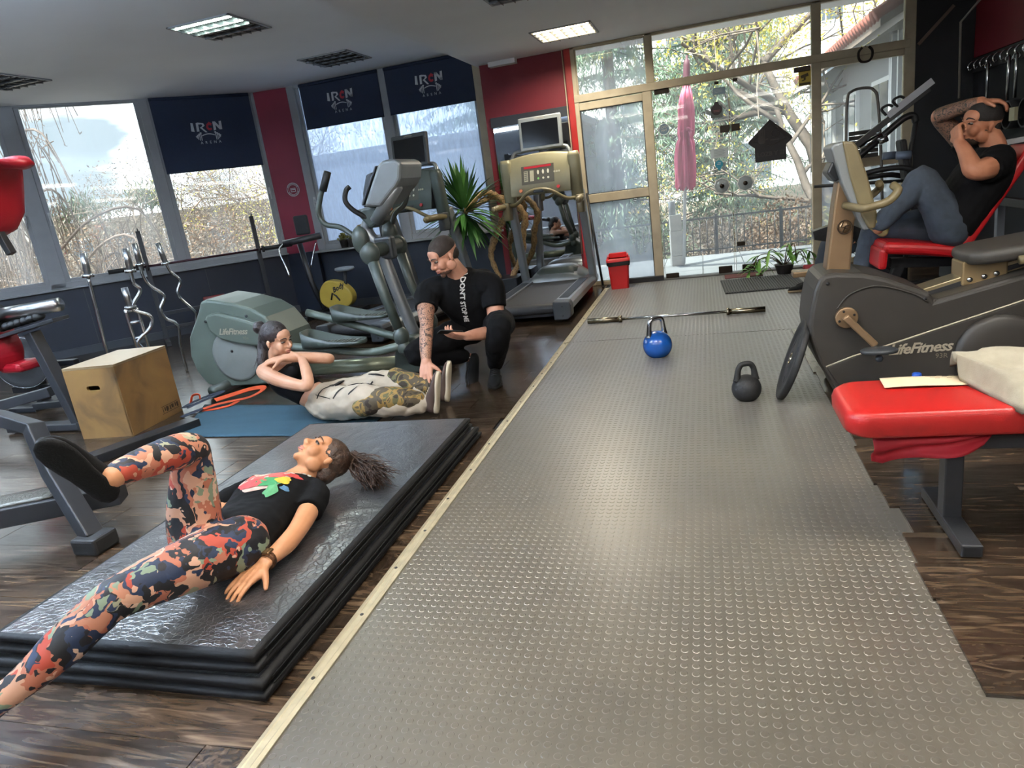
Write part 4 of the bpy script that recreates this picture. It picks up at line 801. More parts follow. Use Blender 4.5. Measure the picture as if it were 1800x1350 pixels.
# ================================================================== cardio machines by the windows
M_TBEIGE = mat('beige_console', '#7f7a60', .42, .15, var=.06); M_TSILV = mat('satin_silver_paint', '#83878a', .35, .55, var=.06); M_SCREEN = mat('dark_screen', '#0c0d10', .12)
M_DKGRN = mat('grey_green_shell', '#566058', .38, .1, var=.05); M_DKGRN2 = mat('dark_grey_green', '#3c443f', .42, var=.05); M_DISC = mat('disc_grey', '#6f7471', .55, var=.08)
def treadmill(M, label, cm):
    t = thing('treadmill', label, 'treadmill', M=M, group='treadmills')
    B().bx(-.36, .36, .08, 1.95, .05, .13).obj('base_frame', M_BLKMET, t, bevel=.008)
    b = B().grid(lambda u, v: (-.27+.54*u, *((lambda a: (.062-.05*math.sin(a), .135+.05*math.cos(a)))(PI*(1-v*4)) if v < .25 else (.062+1.5*(v-.25)/.75, .185))), 4, 28); b.obj('belt', M_BELT, t)
    B().cyl((-.30, .062, .135), (.30, .062, .135), .046, n=18).obj('rear_roller', M_RUBBER, t)
    for s in (-1, 1):
        r = B().prism([(.275*s, .10), (.40*s, .085), (.435*s, .11), (.438*s, .165), (.41*s, .20), (.275*s, .205)], -1.86, -.10, RX(90)).obj('side_rail', M_TSILV, t, bevel=.006)
        bb_ = B()
        for k in range(46): bb_.bx(.29*s, .385*s, .20+.027*k, .212+.027*k, .2025, .2065)
        bb_.obj('grip_ribs', M_PLASTIC_DK, r)
        e = B().prism([(.27*s, .03), (.40*s, .03), (.44*s, .06), (.443*s, .16), (.425*s, .20), (.27*s, .21)], -.12, .02, RX(90)).obj('end_cap', M_PLASTIC_DK, t, bevel=.012, seg=3)
        for z in (.07, .16): B().cyl((.36*s, -.019, z), (.36*s, -.023, z), .007, n=8).obj('screw', M_BLACK, e)
        B().tube([(.405*s, 1.72, .12), (.400*s, 1.60, .55), (.395*s, 1.42, 1.16)], 0, rect=(.085, .11), up=(0, 1, 0)).obj('upright', M_TSILV, t, bevel=.02, seg=3)
        pd = B().loft([[(s*(.375+x), 1.37+y-.1*(z-1.1), z) for x, y in rrect(.13*k, .11*k, .04*k, 4)] for z, k in ((1.06, .75), (1.09, 1), (1.3, 1.02), (1.52, 1.0), (1.565, .8))]).obj('console_pod', cm, t)
        B().add([(s*.375+.042*math.cos(a), 1.318-.1*(z-1.1)-.0, z) for a, z in [(2*PI*k/24, 1.175+.075*math.sin(2*PI*k/24)) for k in range(24)]], [tuple(range(24))]).obj('cup_holder', M_BLACK, pd)
        B().loft([[(s*(.41+x), 1.30+y, z) for x, y in rrect(.085, .13, .03, 4)] for z in (.93, .98, 1.07, 1.12)]).obj('arm_joint', M_PLASTIC_DK if cm is not M_TBEIGE else M_TANPL, t, bevel=.01)  # darker choice puts backlit shade into the second treadmill
        B().tube([(.43*s, 1.30, 1.075), (.45*s, 1.10, 1.085), (.455*s, .93, 1.075)], [.03, .034, .034], 14).ball((.455*s, .925, 1.075), .034, 12, 8).obj('side_grip', M_TANPL, t)
    hd = B().loft([[(x, y, z0+(z1-z0)*(1-abs(x/.345)**4)) for x in np.linspace(-.345, .345, 15)]+[(.345, y, .09), (-.345, y, .09)] for y, z0, z1 in ((1.50, .19, .21), (1.56, .19, .275), (1.66, .19, .33), (1.82, .19, .345), (1.94, .19, .30), (1.98, .15, .2))]).obj('motor_hood', M_TSILV, t)
    B().loft([[(x, y, z) for x in np.linspace(-.24, .24, 9) for z in [.001+zz+(.0 if abs(x) < .2 else -.03)]]+[(.24, y+.001, zz-.05), (-.24, y+.001, zz-.05)] for y, zz in ((1.55, .268), (1.63, .322), (1.7, .335))]).obj('hood_panel', M_DKGRN2, t)
    def P(x, z, d=0): return (x, 1.345-.28*(1.58-z)+.0-d, z)           # console face leans back
    fc = B().loft([[P(x*k, z+.035*(1-(x/.33)**2)*tp, d) for x in np.linspace(-.33, .33, 13)] for z, k, d, tp in ((1.17, .98, -.09, 0), (1.17, .98, .0, 0), (1.185, 1, .012, 0), (1.545, 1, .012, 1), (1.565, .99, .0, 1), (1.565, .98, -.09, 1))], caps=False, closed=False).obj('console', cm, t)
    B().loft([[P(x, z, -.088) for x in np.linspace(-.33, .33, 5)] for z in (1.17, 1.6)], caps=False, closed=False).obj('console_back', M_PLASTIC_DK, t)
    B().loft([[P(x, z, .0145) for x in (-.2, .16)] for z in (1.285, 1.475)], caps=False, closed=False).obj('display_panel', mat('display_grey', '#4b4a42', .3), fc)
    B().loft([[P(x, z, .016) for x in (-.17, .13)] for z in (1.448, 1.47)], caps=False, closed=False).obj('led_strip', mat('red_led', '#4a1016', .3, emit='#ff2a3a', estr=.25), fc)
    for i, x in enumerate((-.015, .04, .095)):
        for z, hh in ((1.40, .024), (1.335, .012)): B().prism([(q*.011, w_*hh) for q, w_ in circle(1, 12)], 0, .003, TR(*P(x, z, .0155)) @ RX(90-15.6)).obj('button', mat('green_button', '#6fae5c', .4) if (z < 1.36 and i == 0) else mat('pale_button', '#c9c6b4', .4), fc)
    for x in (-.15, -.085): B().loft([[P(x+q, z, .0155) for q in (-.022, .022)] for z in (1.315, 1.425)], caps=False, closed=False).obj('key_pad', mat('keypad_beige', '#a29e88', .4), fc)
    for k in range(5): B().loft([[P(-.15+q, 1.33+.02*k+z, .0165) for q in (-.016, .016)] for z in (0, .011)], caps=False, closed=False).obj('key', mat('key_dark', '#55534a', .4), fc)
    for x in (.19, .165, .215): B().prism([(q*.011, w_*.011) for q, w_ in circle(1, 10)], 0, .003, TR(*P(x, 1.385, .0125)) @ RX(90-15.6)).obj('button', MATS['keypad_beige'], fc)
    B().loft([[P(x, z, .014) for x in (-.10, .09)] for z in (1.195, 1.235)], caps=False, closed=False).obj('tray_slot', M_BLACK, fc)
    for x, c in ((-.215, '#b0633c'), (.20, '#a3262a')): B().prism(circle(.018, 16), 0, .014, TR(*P(x, 1.225, .012)) @ RX(90-15.6)).obj('stop_button', mat('stop_%s' % c[1:], c, .4), fc)
    letters(B(), 'LifeFitness', TR(*P(.0, 1.575, .004)) @ RX(90-15.6), .045, shear=.35, bold=.0012).obj('lettering', M_LFTXT, fc)
    B().tube(spline([(-.36, 1.27, 1.09), (-.27, 1.22, 1.10), (-.14, 1.16, 1.19), (-.05, 1.14, 1.22), (.05, 1.14, 1.22), (.14, 1.16, 1.19), (.27, 1.22, 1.10), (.36, 1.27, 1.09)], 6), .019, 10).obj('pulse_bar', M_TANPL, t)
    B().bx(-.06, .06, 1.12, 1.19, 1.19, 1.235).obj('pulse_display', M_PLASTIC_DK, t, bevel=.015)
    B().tube(spline([(-.33, 1.42, 1.50), (-.31, 1.45, 1.60), (-.22, 1.46, 1.64), (.22, 1.46, 1.64), (.31, 1.45, 1.60), (.33, 1.42, 1.50)], 6), .022, 10).obj('rear_arch', M_TSILV, t)
    tv = B().box((0, 0, 0), (.47, .05, .345), TR(.03, 1.42, 1.80) @ RX(-6)).obj('television', M_SILV if cm is M_TBEIGE else M_PLASTIC_DK, t, bevel=.012)  # darker television frame carries the second treadmill's backlit shade
    B().box((0, -.0255, -.005), (.40, .002, .265), TR(.03, 1.42, 1.80) @ RX(-6)).obj('screen', M_SCREEN, tv)
    letters(B(), 'LifeFitness', TR(.03, 1.42, 1.80) @ RX(-6) @ TR(0, -.0265, .151) @ RX(90), .026, shear=.35).obj('lettering', M_LFTXT, tv)
    B().bx(-.02, .08, 1.44, 1.49, 1.58, 1.75).obj('television_arm', M_PLASTIC_DK, t, bevel=.01)
    return t
treadmill(TR(-1.68, 6.25, 0), 'beige-console treadmill with a grey-framed television, in front of the wall mirror', M_TBEIGE)
treadmill(TR(-3.40, 5.95, 0) @ RZ(-14), 'treadmill behind the elliptical trainer, its console coloured dark for backlit shade', M_DKGRN2)  # same model; backlit shade put into its darker console, arm-joint and television colours

# ---- elliptical trainer
el = thing('elliptical_trainer', 'grey-green elliptical trainer behind the person doing sit-ups', 'elliptical trainer', (-3.0, 4.8, 0))
hp = [(-3.86, .735), (-3.80, .75), (-3.70, .73), (-3.57, .70), (-3.41, .645), (-3.30, .57), (-3.2, .42), (-3.16, .25), (-3.2, .05), (-3.35, .03), (-3.9, .03), (-3.99, .06), (-4.06, .17), (-4.085, .30), (-4.05, .46), (-3.95, .59), (-3.90, .66)]
side(hp, 4.55, 4.98).obj('rear_housing', M_DKGRN, el, bevel=.02, seg=3, w=True)
side([(-3.81, .60), (-3.78, .635), (-3.70, .645), (-3.45, .57), (-3.2, .46), (-3.1, .38), (-3.12, .32), (-3.3, .34), (-3.55, .385), (-3.70, .43), (-3.79, .50)], 4.49, 4.56).obj('crank_cover', M_DKGRN, el, bevel=.018, seg=3, w=True)
dd = B().lathe([(.215, 0), (.212, .012), (.19, .018), (.0001, .02)], 40, TR(-3.645, 4.552, .285) @ RX(90)).obj('crank_disc', M_DISC, el, w=True)
B().cyl((-3.66, 4.533, .325), (-3.66, 4.528, .325), .011, n=10).obj('bolt', M_BLACK, dd)
for x, z in ((-3.80, .585), (-3.42, .60)): B().cyl((x, 4.492, z), (x, 4.486, z), .012, n=10).obj('screw', M_BLACK, el, w=True)
text_on(el, 'LifeFitness', FACE(-3.575, 4.487, .488, -3), .068, M_LFTXT, shear=.35, bold=.0015, space=.92); text_on(el, '95x', FACE(-3.47, 4.487, .43, 0), .036, MATS['dim_lettering'])
B().cyl((-3.80, 4.36, .05), (-3.80, 5.24, .05), .038, n=16).obj('rear_foot', M_DKGRN2, el, w=True)
side([(-2.36, .015), (-2.32, .22), (-2.25, .30), (-2.16, .31), (-2.08, .25), (-1.93, .13), (-1.92, .03)], 4.66, 4.94).obj('front_housing', M_DKGRN2, el, bevel=.02, seg=3, w=True)
for x, z in ((-2.27, .20), (-2.06, .17)): B().cyl((x, 4.662, z), (x, 4.655, z), .014, n=10).obj('screw', M_BLACK, el, w=True)
B().cyl((-2.0, 4.42, .045), (-2.0, 5.18, .045), .038, n=16).obj('front_foot', M_DKGRN2, el, w=True)
B().tube([(-3.25, 4.8, .075), (-2.3, 4.8, .075)], .058, 16).obj('base_beam', mat('pale_green_metal', '#8b917c', .3, .4), el, w=True)
B().tube(spline([(-2.19, 4.8, .28), (-2.27, 4.8, .60), (-2.35, 4.8, .95), (-2.42, 4.8, 1.07), (-2.43, 4.8, 1.14), (-2.36, 4.8, 1.20), (-2.28, 4.8, 1.23)], 6), .046, 16).obj('mast', M_TSILV, el, w=True)
B().cyl((-2.31, 4.52, .97), (-2.31, 5.08, .97), .052, n=18).obj('pivot_axle', M_DKGRN2, el, w=True)
B().box((-2.31, 4.8, .97), (.15, .09, .17)).obj('pivot_clamp', M_PLASTIC_DK, el, bevel=.02, w=True)
for s in (-1, 1):
    y = 4.8+s*.25
    B().ball((-2.32, y, .96), (.075, .06, .085)).ball((-2.37, y, 1.06), (.065, .052, .10), M=None).obj('pivot_knuckle', M_DKGRN2, el, w=True)
    dx = 0 if s < 0 else .12
    B().tube(spline([(-2.40, y, 1.08), (-2.51, y-.0, 1.165), (-2.61, y+s*.02, 1.20), (-2.645, y+s*.03, 1.28), (-2.60, y+s*.03, 1.40), (-2.575, y+s*.03, 1.44)], 6), .019, 10).obj('moving_handle', M_DKGRN2, el, w=True) if s < 0 else B().tube(spline([(-2.36, y, 1.08), (-2.30, y, 1.20), (-2.22, y+.02, 1.26), (-2.17, y+.03, 1.36), (-2.12, y+.03, 1.44)], 6), .019, 10).obj('moving_handle', M_DKGRN2, el, w=True)
    B().cyl((-2.575, y+s*.03, 1.43), (-2.51, y+s*.03, 1.55), .026, n=12).obj('foam_grip', M_RUBBER, el, w=True) if s < 0 else B().cyl((-2.12, y+.03, 1.43), (-2.05, y+.03, 1.55), .026, n=12).obj('foam_grip', M_RUBBER, el, w=True)
    B().tube([(-2.31, y, .92), (-2.26, y, .64), (-2.19+dx*.3, y, .36)], [.042, .038, .034], 14).obj('swing_arm', M_DKGRN2, el, w=True)
    B().ball((-2.19+dx*.3, y, .34), (.06, .055, .075)).ball((-2.18+dx*.3, y, .25), (.055, .05, .06)).obj('lower_knuckle', M_DKGRN2, el, w=True)
    zo = .0 if s < 0 else .16
    B().tube(spline([(-2.2, y, .27), (-2.45, y, .235), (-2.75, y, .27+zo*.4), (-3.25, y, .34+zo)], 5), .032, 12).obj('pedal_arm', M_DKGRN, el, w=True)
    X0, X1 = -2.995, -2.49; pr_ = []
    out = spline([(X0+.02, y-.085), (X0+.16, y-.105), (X1-.06, y-.09), (X1, y-.03), (X1, y+.03), (X1-.06, y+.09), (X0+.16, y+.105), (X0+.02, y+.085), (X0, y)], 5, closed=True)
    lip = lambda x: .34+zo*.6+.10*((x-X1)/(X0-X1))**2
    B().loft([[(p[0], p[1], .315+zo*.6) for p in out], [(p[0], p[1], lip(p[0])) for p in out], [(p[0]+(.012 if p[0] < -2.75 else -.012), y+(p[1]-y)*.88, lip(p[0])) for p in out], [(p[0]+(.012 if p[0] < -2.75 else -.012), y+(p[1]-y)*.88, .33+zo*.6) for p in out]], caps=True).obj('foot_pedal', M_DKGRN2, el, w=True)
    rb = B()
    for k in range(11): rb.bx(X0+.09+.033*k, X0+.10+.033*k, y-.07, y+.07, .332+zo*.6, .337+zo*.6)
    rb.obj('pedal_ribs', M_DISC, el, w=True)
cb = side([(-2.47, 1.265), (-2.27, 1.29), (-2.26, 1.165), (-2.36, 1.125)], 4.70, 4.90).obj('console_base', M_DKGRN2, el, bevel=.02, w=True)
side([(-2.33, 1.28), (-2.30, 1.33), (-2.17, 1.545), (-2.13, 1.575), (-2.03, 1.575), (-1.985, 1.54), (-2.01, 1.44), (-2.05, 1.39), (-2.20, 1.27)], 4.60, 5.0).obj('console', M_SILV, el, bevel=.025, seg=3, w=True)
side([(-2.345, 1.29), (-2.315, 1.34), (-2.185, 1.545), (-2.20, 1.55), (-2.335, 1.345), (-2.36, 1.30)], 4.63, 4.97).obj('console_face', M_PLASTIC_DK, el, bevel=.01, w=True)
side([(-2.40, 1.28), (-2.385, 1.38), (-2.335, 1.50), (-2.29, 1.515), (-2.275, 1.49), (-2.33, 1.36), (-2.36, 1.28)], 4.74, 4.90).obj('reading_rack', M_PLASTIC_DK, el, bevel=.008, w=True)
B().cyl((-2.29, 4.68, 1.17), (-2.07, 4.66, 1.40), .047, n=16).obj('bottle_holder', M_TSILV, el, w=True)
for s in (-1, 1): B().tube(spline([(-2.36, 4.8+s*.07, 1.19), (-2.44, 4.8+s*.14, 1.27), (-2.475, 4.8+s*.17, 1.34), (-2.455, 4.8+s*.17, 1.41), (-2.425, 4.8+s*.16, 1.435)], 6), .018, 10).obj('fixed_grip', M_RUBBER, el, w=True)

# ---- small upright bike with a yellow flywheel cover, behind
ub = thing('upright_bike', 'small exercise bike with a yellow flywheel cover under the frosted window', 'exercise bike', (-4.55, 7.9, 0))
M_YCOV = mat('yellow_cover', '#b39a3f', .4, var=.06)
_yc = spline([(-4.30, .30), (-4.42, .42), (-4.60, .46), (-4.72, .36), (-4.74, .2), (-4.62, .10), (-4.42, .10), (-4.30, .18)], 5, closed=True)
cv = side([tuple(p) for p in _yc], 7.72, 7.86).obj('flywheel_cover', M_YCOV, ub, bevel=.02, w=True)
b = B(); b.tube([(-4.58, 7.719, .22), (-4.55, 7.719, .30), (-4.50, 7.719, .26), (-4.46, 7.719, .20)], .012, 6); letters(b, 'Body', FACE(-4.46, 7.7185, .36, 22), .085, shear=.4, bold=.003); b.obj('cover_print', M_BLACK, cv)
B().bx(-4.95, -4.3, 7.70, 7.76, .02, .07).bx(-4.9, -4.84, 7.5, 8.1, .01, .06).bx(-4.32, -4.26, 7.5, 8.1, .01, .06).obj('floor_frame', M_BLKMET, ub, bevel=.008, w=True)
B().tube([(-4.75, 7.8, .1), (-4.86, 7.8, .45), (-4.92, 7.8, 1.02)], .034, 12).obj('handle_mast', M_BLKMET, ub, w=True)
B().tube([(-5.02, 7.62, .98), (-4.55, 7.72, 1.02)], .04, 12).obj('console_arm', M_GRYMET, ub, w=True)
B().box((-4.86, 7.85, 1.17), (.20, .05, .24), None).obj('display', M_BLACK, ub, bevel=.03, seg=3, w=True)
B().tube(spline([(-5.02, 7.62, .98), (-5.06, 7.55, .90), (-5.0, 7.52, .72), (-4.96, 7.5, .58)], 5), .011, 6).obj('cable', M_CHROME, ub, w=True)
B().tube(spline([(-4.62, 7.70, .95), (-4.66, 7.64, .8), (-4.70, 7.6, .66)], 5), .008, 6).obj('cable', M_CHROME, ub, w=True)
B().tube([(-4.40, 7.8, .30), (-4.36, 7.8, .56)], .02, 8).obj('seat_tube', M_BLKMET, ub, w=True)
B().loft([[(-4.36+x*k*.13, 7.8+y*k*.1, z) for x, y in circle(1, 16)] for z, k in ((.555, .8), (.575, 1), (.60, .95), (.605, .7))]).obj('saddle', mat('grey_saddle', '#7b838c', .5), ub, w=True)
for k, (x, z) in enumerate(((-4.64, .80), (-4.52, .80), (-3.93, .80))):
    t = thing('succulent_pot', ('leftmost', 'middle', 'rightmost')[k] + ' of three small potted succulents on the frosted window ledge', 'potted plant', (x, 8.43, z), 0, 'potted succulents on the ledge')
    B().lathe([(.045, 0), (.06, .1), (.062, .105), (.05, .1)], 16).obj('pot', mat('dark_pot', '#2b2624', .6), t); rng = np.random.default_rng(k)
    leaf_cloud(B(), rng.normal(size=(70, 3))*np.array([.03, .03, .02])+np.array([0, 0, .12]), .06, rng, .4, droop=(0, 0, .5)).obj('leaves', M_OLIVE, t)

# ---- yucca with twisted trunks
yu = thing('yucca_plant', 'tall yucca with long green sword leaves and twisted trunks beside the treadmill', 'potted plant', (-2.40, 7.95, 0))
B().prism(rrect(.46, .36, .02), .0, .26, TR(-2.40, 8.0, 0), taper=rrect(.50, .40, .02)).obj('pot', mat('black_planter', '#15161a', .4), yu, bevel=.006, w=True)
B().bx(-2.62, -2.18, 7.83, 8.17, .235, .25).obj('soil', mat('soil_brown', '#2a211a', .95, bump=.6, bscale=60), yu, w=True)
M_YTR = nodes_mat('yucca_bark', lambda t, b: (lambda n: (t.links.new(ramp(t, n.outputs['Distance'], [(.0, '#3b2c1e'), (.3, '#8a6b45'), (.7, '#b08f5e')]), b.inputs['Base Color'])))(N(t, 'ShaderNodeTexVoronoi', i_Scale=38)))
_t1 = spline([(-2.40, 7.95, .24, .035), (-2.47, 7.93, .51, .04), (-2.42, 7.92, .68, .055), (-2.30, 7.92, .88, .05), (-2.20, 7.93, 1.02, .045), (-2.26, 7.94, 1.15, .045), (-2.36, 7.88, 1.25, .045), (-2.46, 7.80, 1.25, .045), (-2.56, 7.70, 1.16, .045), (-2.62, 7.64, 1.07, .04)], 6)
b = B().tube(_t1, [.8*p[3]*(1+.16*math.sin(i*2.1)) for i, p in enumerate(_t1)], 12); _t2 = spline([(-2.28, 8.05, .24, .04), (-2.12, 8.06, .50, .045), (-2.08, 8.04, .73, .05), (-2.02, 8.02, .91, .05), (-2.08, 8.0, 1.06, .045), (-2.2, 7.99, 1.16, .04), (-2.38, 7.92, 1.2, .04), (-2.58, 7.70, 1.10, .04)], 6)
b.tube(_t2, [.8*p[3]*(1+.18*math.sin(i*1.7)) for i, p in enumerate(_t2)], 12).obj('trunk', M_YTR, yu, w=True)
M_YL = mat('yucca_leaf', '#2f5a2c', .38, col2='#4f7d38', vscale=3)
rng = np.random.default_rng(17)
def sword(b, o, az, el, L, wd, sag):
    o = np.array(o); d = np.array([math.cos(az)*math.cos(el), math.sin(az)*math.cos(el), math.sin(el)]); w_ = np.array([-math.sin(az), math.cos(az), 0]); n = 7; rows = []
    for k in range(n+1):
        s = k/n; p = o+d*L*s+np.array([0, 0, -sag*L*s*s]); ww = wd*(.35+1.3*s if s < .35 else 1-.0*s)*(1 if s < .6 else (1-s)/.4+.02)
        up = np.array([0, 0, 1.0]); rows.append([tuple(p-w_*ww), tuple(p+up*ww*-.25), tuple(p+w_*ww)])
    b.loft(rows, caps=False, closed=False)
for k in range(150):
    az = rng.random()*2*PI; e = math.radians(rng.uniform(-48, 86)); L = rng.uniform(.44, .68)*(1 if e > 0 else .85)
    if math.sin(az) > 0: L = min(L, .80/max(.05, math.sin(az)*math.cos(e)))
    b = B(); sword(b, (-2.62+.03*math.cos(az), 7.62+.03*math.sin(az), 1.07+.07*math.sin(e)), az, e, L, .025, .10+.18*math.cos(e)); b.obj('leaf', M_YL, yu, w=True)

# ---- things at the entrance
rb_ = thing('waste_bin', 'red plastic waste bin with a black bag by the entrance', 'waste bin', (-.985, 8.02, 0), 6)
B().prism(rrect(.20, .19, .025), 0, .33, taper=rrect(.25, .235, .03)).obj('bin_body', mat('red_plastic', '#c01b1c', .35), rb_, bevel=.004)
B().loft([[(x*k, y*k, z+.008*math.sin(9*x/.1+5*y/.1)) for x, y in rrect(.262, .247, .03, 6)] for z, k in ((.27, 1.0), (.29, 1.03), (.33, 1.0))], caps=False).obj('bin_bag', mat('black_bag', '#101113', .25, bump=.3, bscale=40), rb_)
l_ = B().loft([[(x*k, y*k, z) for x, y in rrect(.27, .255, .03, 6)] for z, k in ((.315, 1), (.345, 1.0), (.352, .97), (.352, .80), (.34, .78))], caps=False).obj('bin_rim', MATS['red_plastic'], rb_)
B().bx(-.10, .10, .04, .10, .345, .40).bx(-.12, -.10, -.10, .10, .345, .385).bx(.10, .12, -.10, .10, .345, .385).obj('bin_hood', MATS['red_plastic'], rb_, bevel=.008)
pk = thing('long_stick', 'black stick leaning on the cream frame beside the waste bin', 'stick', (-1.22, 8.2, 0)); B().cyl((-1.20, 8.12, .012), (-1.315, 8.30, 1.10), .014, n=10).obj('shaft', M_BLACK, pk, w=True); B().ball((-1.20, 8.12, .014), .018, 10, 6).obj('tip', M_RUBBER, pk, w=True)
dm = thing('door_mat', 'dark ribbed door mat on the runner before the glass door', 'door mat', (.52, 7.5, 0), 2)
B().bx(-.38, .38, -.46, .36, .0016, .008).obj('backing', M_BLACK, dm)
_rb = B().bx(-.008, .008, -.45, .35, .008, .014).mesh('rib'); _rb.materials.append(mat('grey_rib', '#4a4a4a', .7))
for k in range(30):
    o = bpy.data.objects.new('rib', _rb); COL.objects.link(o); o.parent = dm; o.location = (-.363+.025*k, 0, 0)
tag(B().bx(.18, .58, 7.96, 8.2, .002, .012).obj('red_door_mat', mat('brown_red_mat', '#6b4140', .9, var=.15, bump=.4, bscale=200), bevel=.003), 'small brown-red mat against the glass door', 'door mat')
tp = thing('trailing_plant', 'leafy green plant in a dark pot standing beside the door mat', 'potted plant', (.80, 7.99, 0))
B().lathe([(.07, 0), (.1, .10), (.105, .105), (.09, .1)], 18).obj('pot', mat('dark_pot', '#2b2624', .6), tp); rng = np.random.default_rng(9); st_, lv = B(), B()
for k in range(9):
    a = rng.random()*2*PI; L = .18+.2*rng.random(); e = np.array([math.cos(a)*L, math.sin(a)*L*.6, .12+.22*rng.random()]); m_ = e*.5+np.array([0, 0, .1]); st_.tube(spline([(0, 0, .08), m_, e, e+np.array([math.cos(a)*.08, 0, -.12])], 5), .005, 5)
    for q in (e, m_, e+np.array([math.cos(a)*.07, 0, -.1])):
        for j in range(2): sword(lv, q, rng.random()*6.3, rng.uniform(-.7, .7), rng.uniform(.1, .2), .018, .5)
for k in range(7): sword(lv, (-.28+.05*rng.random(), -.05, .02), rng.random()*6.3, rng.uniform(.3, 1.1), rng.uniform(.12, .24), .024, .4)
st_.obj('stems', mat('brown_stem', '#4a3a28', .8), tp); lv.obj('leaves', mat('bright_leaf', '#4c8a35', .4, col2='#7fae4a', vscale=9), tp)
hsh = thing('horseshoe', 'dark iron horseshoe hung on the cream frame', 'horseshoe', (1.64, YW-.05, 2.10)); B().tube(spline([(-.03, 0, .07), (-.062, 0, .03), (-.06, 0, -.03), (-.03, 0, -.065), (.03, 0, -.065), (.06, 0, -.03), (.062, 0, .03), (.03, 0, .07)], 6), 0, rect=(.022, .014), up=(0, 1, 0)).obj('shoe', mat('rusty_iron', '#2a2420', .7, .5), hsh); B().cyl((0, .02, .075), (0, -.01, .075), .006, n=8).obj('nail', M_GRYMET, hsh)

# ---- notices on the door glass
def notice(name, label, x, z, y=YW-.004): return thing(name, label, 'sign', (x, y, z), 0, 'notices on the door glass')
M_SIGNK = mat('black_sign', '#1f1b1a', .6); M_SIGNG = mat('dark_grey_relief', '#37302e', .6)
t = notice('no_entry_sign', 'dark house-shaped stop-hand sign stuck on the right door leaf', .72, 1.40)
B().prism([(0, .22), (.22, .02), (.225, -.005), (.16, -.06), (.16, -.21), (-.16, -.21), (-.16, -.06), (-.225, -.005), (-.22, .02)], -.002, .004, RX(90)).obj('board', M_SIGNK, t, bevel=.001)
b = B(); b.tube([(0, -.0055, .185), (.18, -.0055, .015), (0, -.0055, -.055), (-.18, -.0055, .015)], .003, 5, closed=True)
b.prism([(x-.085, y+.02) for x, y in rrect(.07, .08, .02)], .003, .007, RX(90))
for k in range(4): b.prism([(x-.112+.018*k, y+.085+.008*math.sin(k*1.2)) for x, y in rrect(.013, .08, .006)], .003, .007, RX(90))
b.prism([(x-.035, y+.03) for x, y in rrect(.05, .016, .007)], .003, .007, RX(90) @ RZ(20)); b.torus((.05, -.0055, .07), .038, .003, (0, 1, 0), 20, 5).bx(.0, .09, -.0065, -.004, -.0, .012).obj('hand_relief', M_SIGNG, t)
letters(B(), 'LOZB Y III', TR(0, -.0048, -.135) @ RX(90), .062, bold=.002).obj('lettering', M_SIGNG, t)
t = notice('camera_sign', 'yellow camera-surveillance sticker at the top right of the door', 1.075, 1.985); B().bx(-.06, .06, -.002, .001, -.085, .085).obj('sheet', mat('sign_yellow', '#c2a83f', .5), t); b = B(); b.box((0, -.0035, .012), (.075, .002, .03), RY(-14)).bx(-.012, .008, -.0045, -.0025, -.03, -.0).bx(-.03, -.005, -.0045, -.0025, -.038, -.028).bx(-.055, .055, -.0045, -.0025, -.078, -.055).bx(-.05, .05, -.0045, -.0025, .06, .075); b.obj('camera_print', mat('sign_brown', '#4d4020', .6), t)
t = notice('round_sticker', 'round blue-grey sticker on the left door leaf', -.39, 1.68); B().prism(circle(.058, 28), -.001, .002, RX(90)).obj('disc', mat('blue_grey_sticker', '#5b6f7d', .5), t); letters(B(), 'COOL\nPAY', TR(0, -.0028, .004) @ RX(90) @ RZ(8), .035).obj('lettering', M_LFTXT, t); B().torus((0, -.002, 0), .058, .003, (0, 1, 0), 28, 5).obj('rim', M_WHITE, t)
t = notice('drop_sticker', 'black drop-shaped sticker high on the left door leaf', .18, 1.80); b = B(); _dp = [(math.sin(a)*.058*(1 if math.cos(a) < .3 else 1-.35*(math.cos(a)-.3)), math.cos(a)*.058+(.022 if math.cos(a) > .8 else 0)) for a in np.linspace(0, 2*PI, 30)[:-1]]
B().prism([(x, y) for x, y in rrect(.125, .125, .004)], -.001, .0015, TR(.0, 0, -.02) @ RX(90)).obj('backing', mat('grey_film', '#57615e', .4), t); B().prism([(-x, y) for x, y in _dp], .0018, .003, RX(90)).obj('drop', mat('black_maroon', '#241419', .4), t); b.bx(-.035, .035, -.0042, -.0034, -.012, -.006).bx(-.03, .03, -.0042, -.0034, -.024, -.018).obj('print', mat('maroon_print', '#7c4a50', .5), t)
t = notice('hours_sticker', 'white cut-letter notice in a thin white frame on the left door leaf', .17, 1.545); b = B()
for x0, x1, z0, z1 in ((-.13, .13, .135, .141), (-.13, .13, -.141, -.135), (-.13, -.124, -.14, .14), (.124, .13, -.14, .14)): b.bx(x0, x1, -.001, .001, z0, z1)
b.obj('frame', M_WHITE, t); b = B()
for k, (z, w_, h) in enumerate(((.10, .19, .02), (.055, .12, .026), (.005, .14, .03), (-.045, .18, .024), (-.08, .20, .007), (-.105, .20, .01), (-.125, .15, .007))):
    n = max(4, int(w_/.022))
    for q in range(n): b.bx(-w_/2+w_*q/n, -w_/2+w_*(q+.72)/n, -.001, .001, z-h/2, z+h/2*(1 if q % 2 else .7))
b.obj('cut_lines', M_WHITE, t)
t = notice('paper_notice', 'pale paper notice below the white frame on the door', .19, 1.345); B().bx(-.095, .095, -.001, .001, -.05, .05).obj('sheet', mat('pale_blue_paper', '#b5c0c4', .7), t); b = B(); [b.bx(-.06, .05+.01*(k % 2), -.0018, -.0012, .03-.012*k, .034-.012*k) for k in range(6)]; b.obj('print_lines', mat('grey_print', '#7c878c', .7), t)
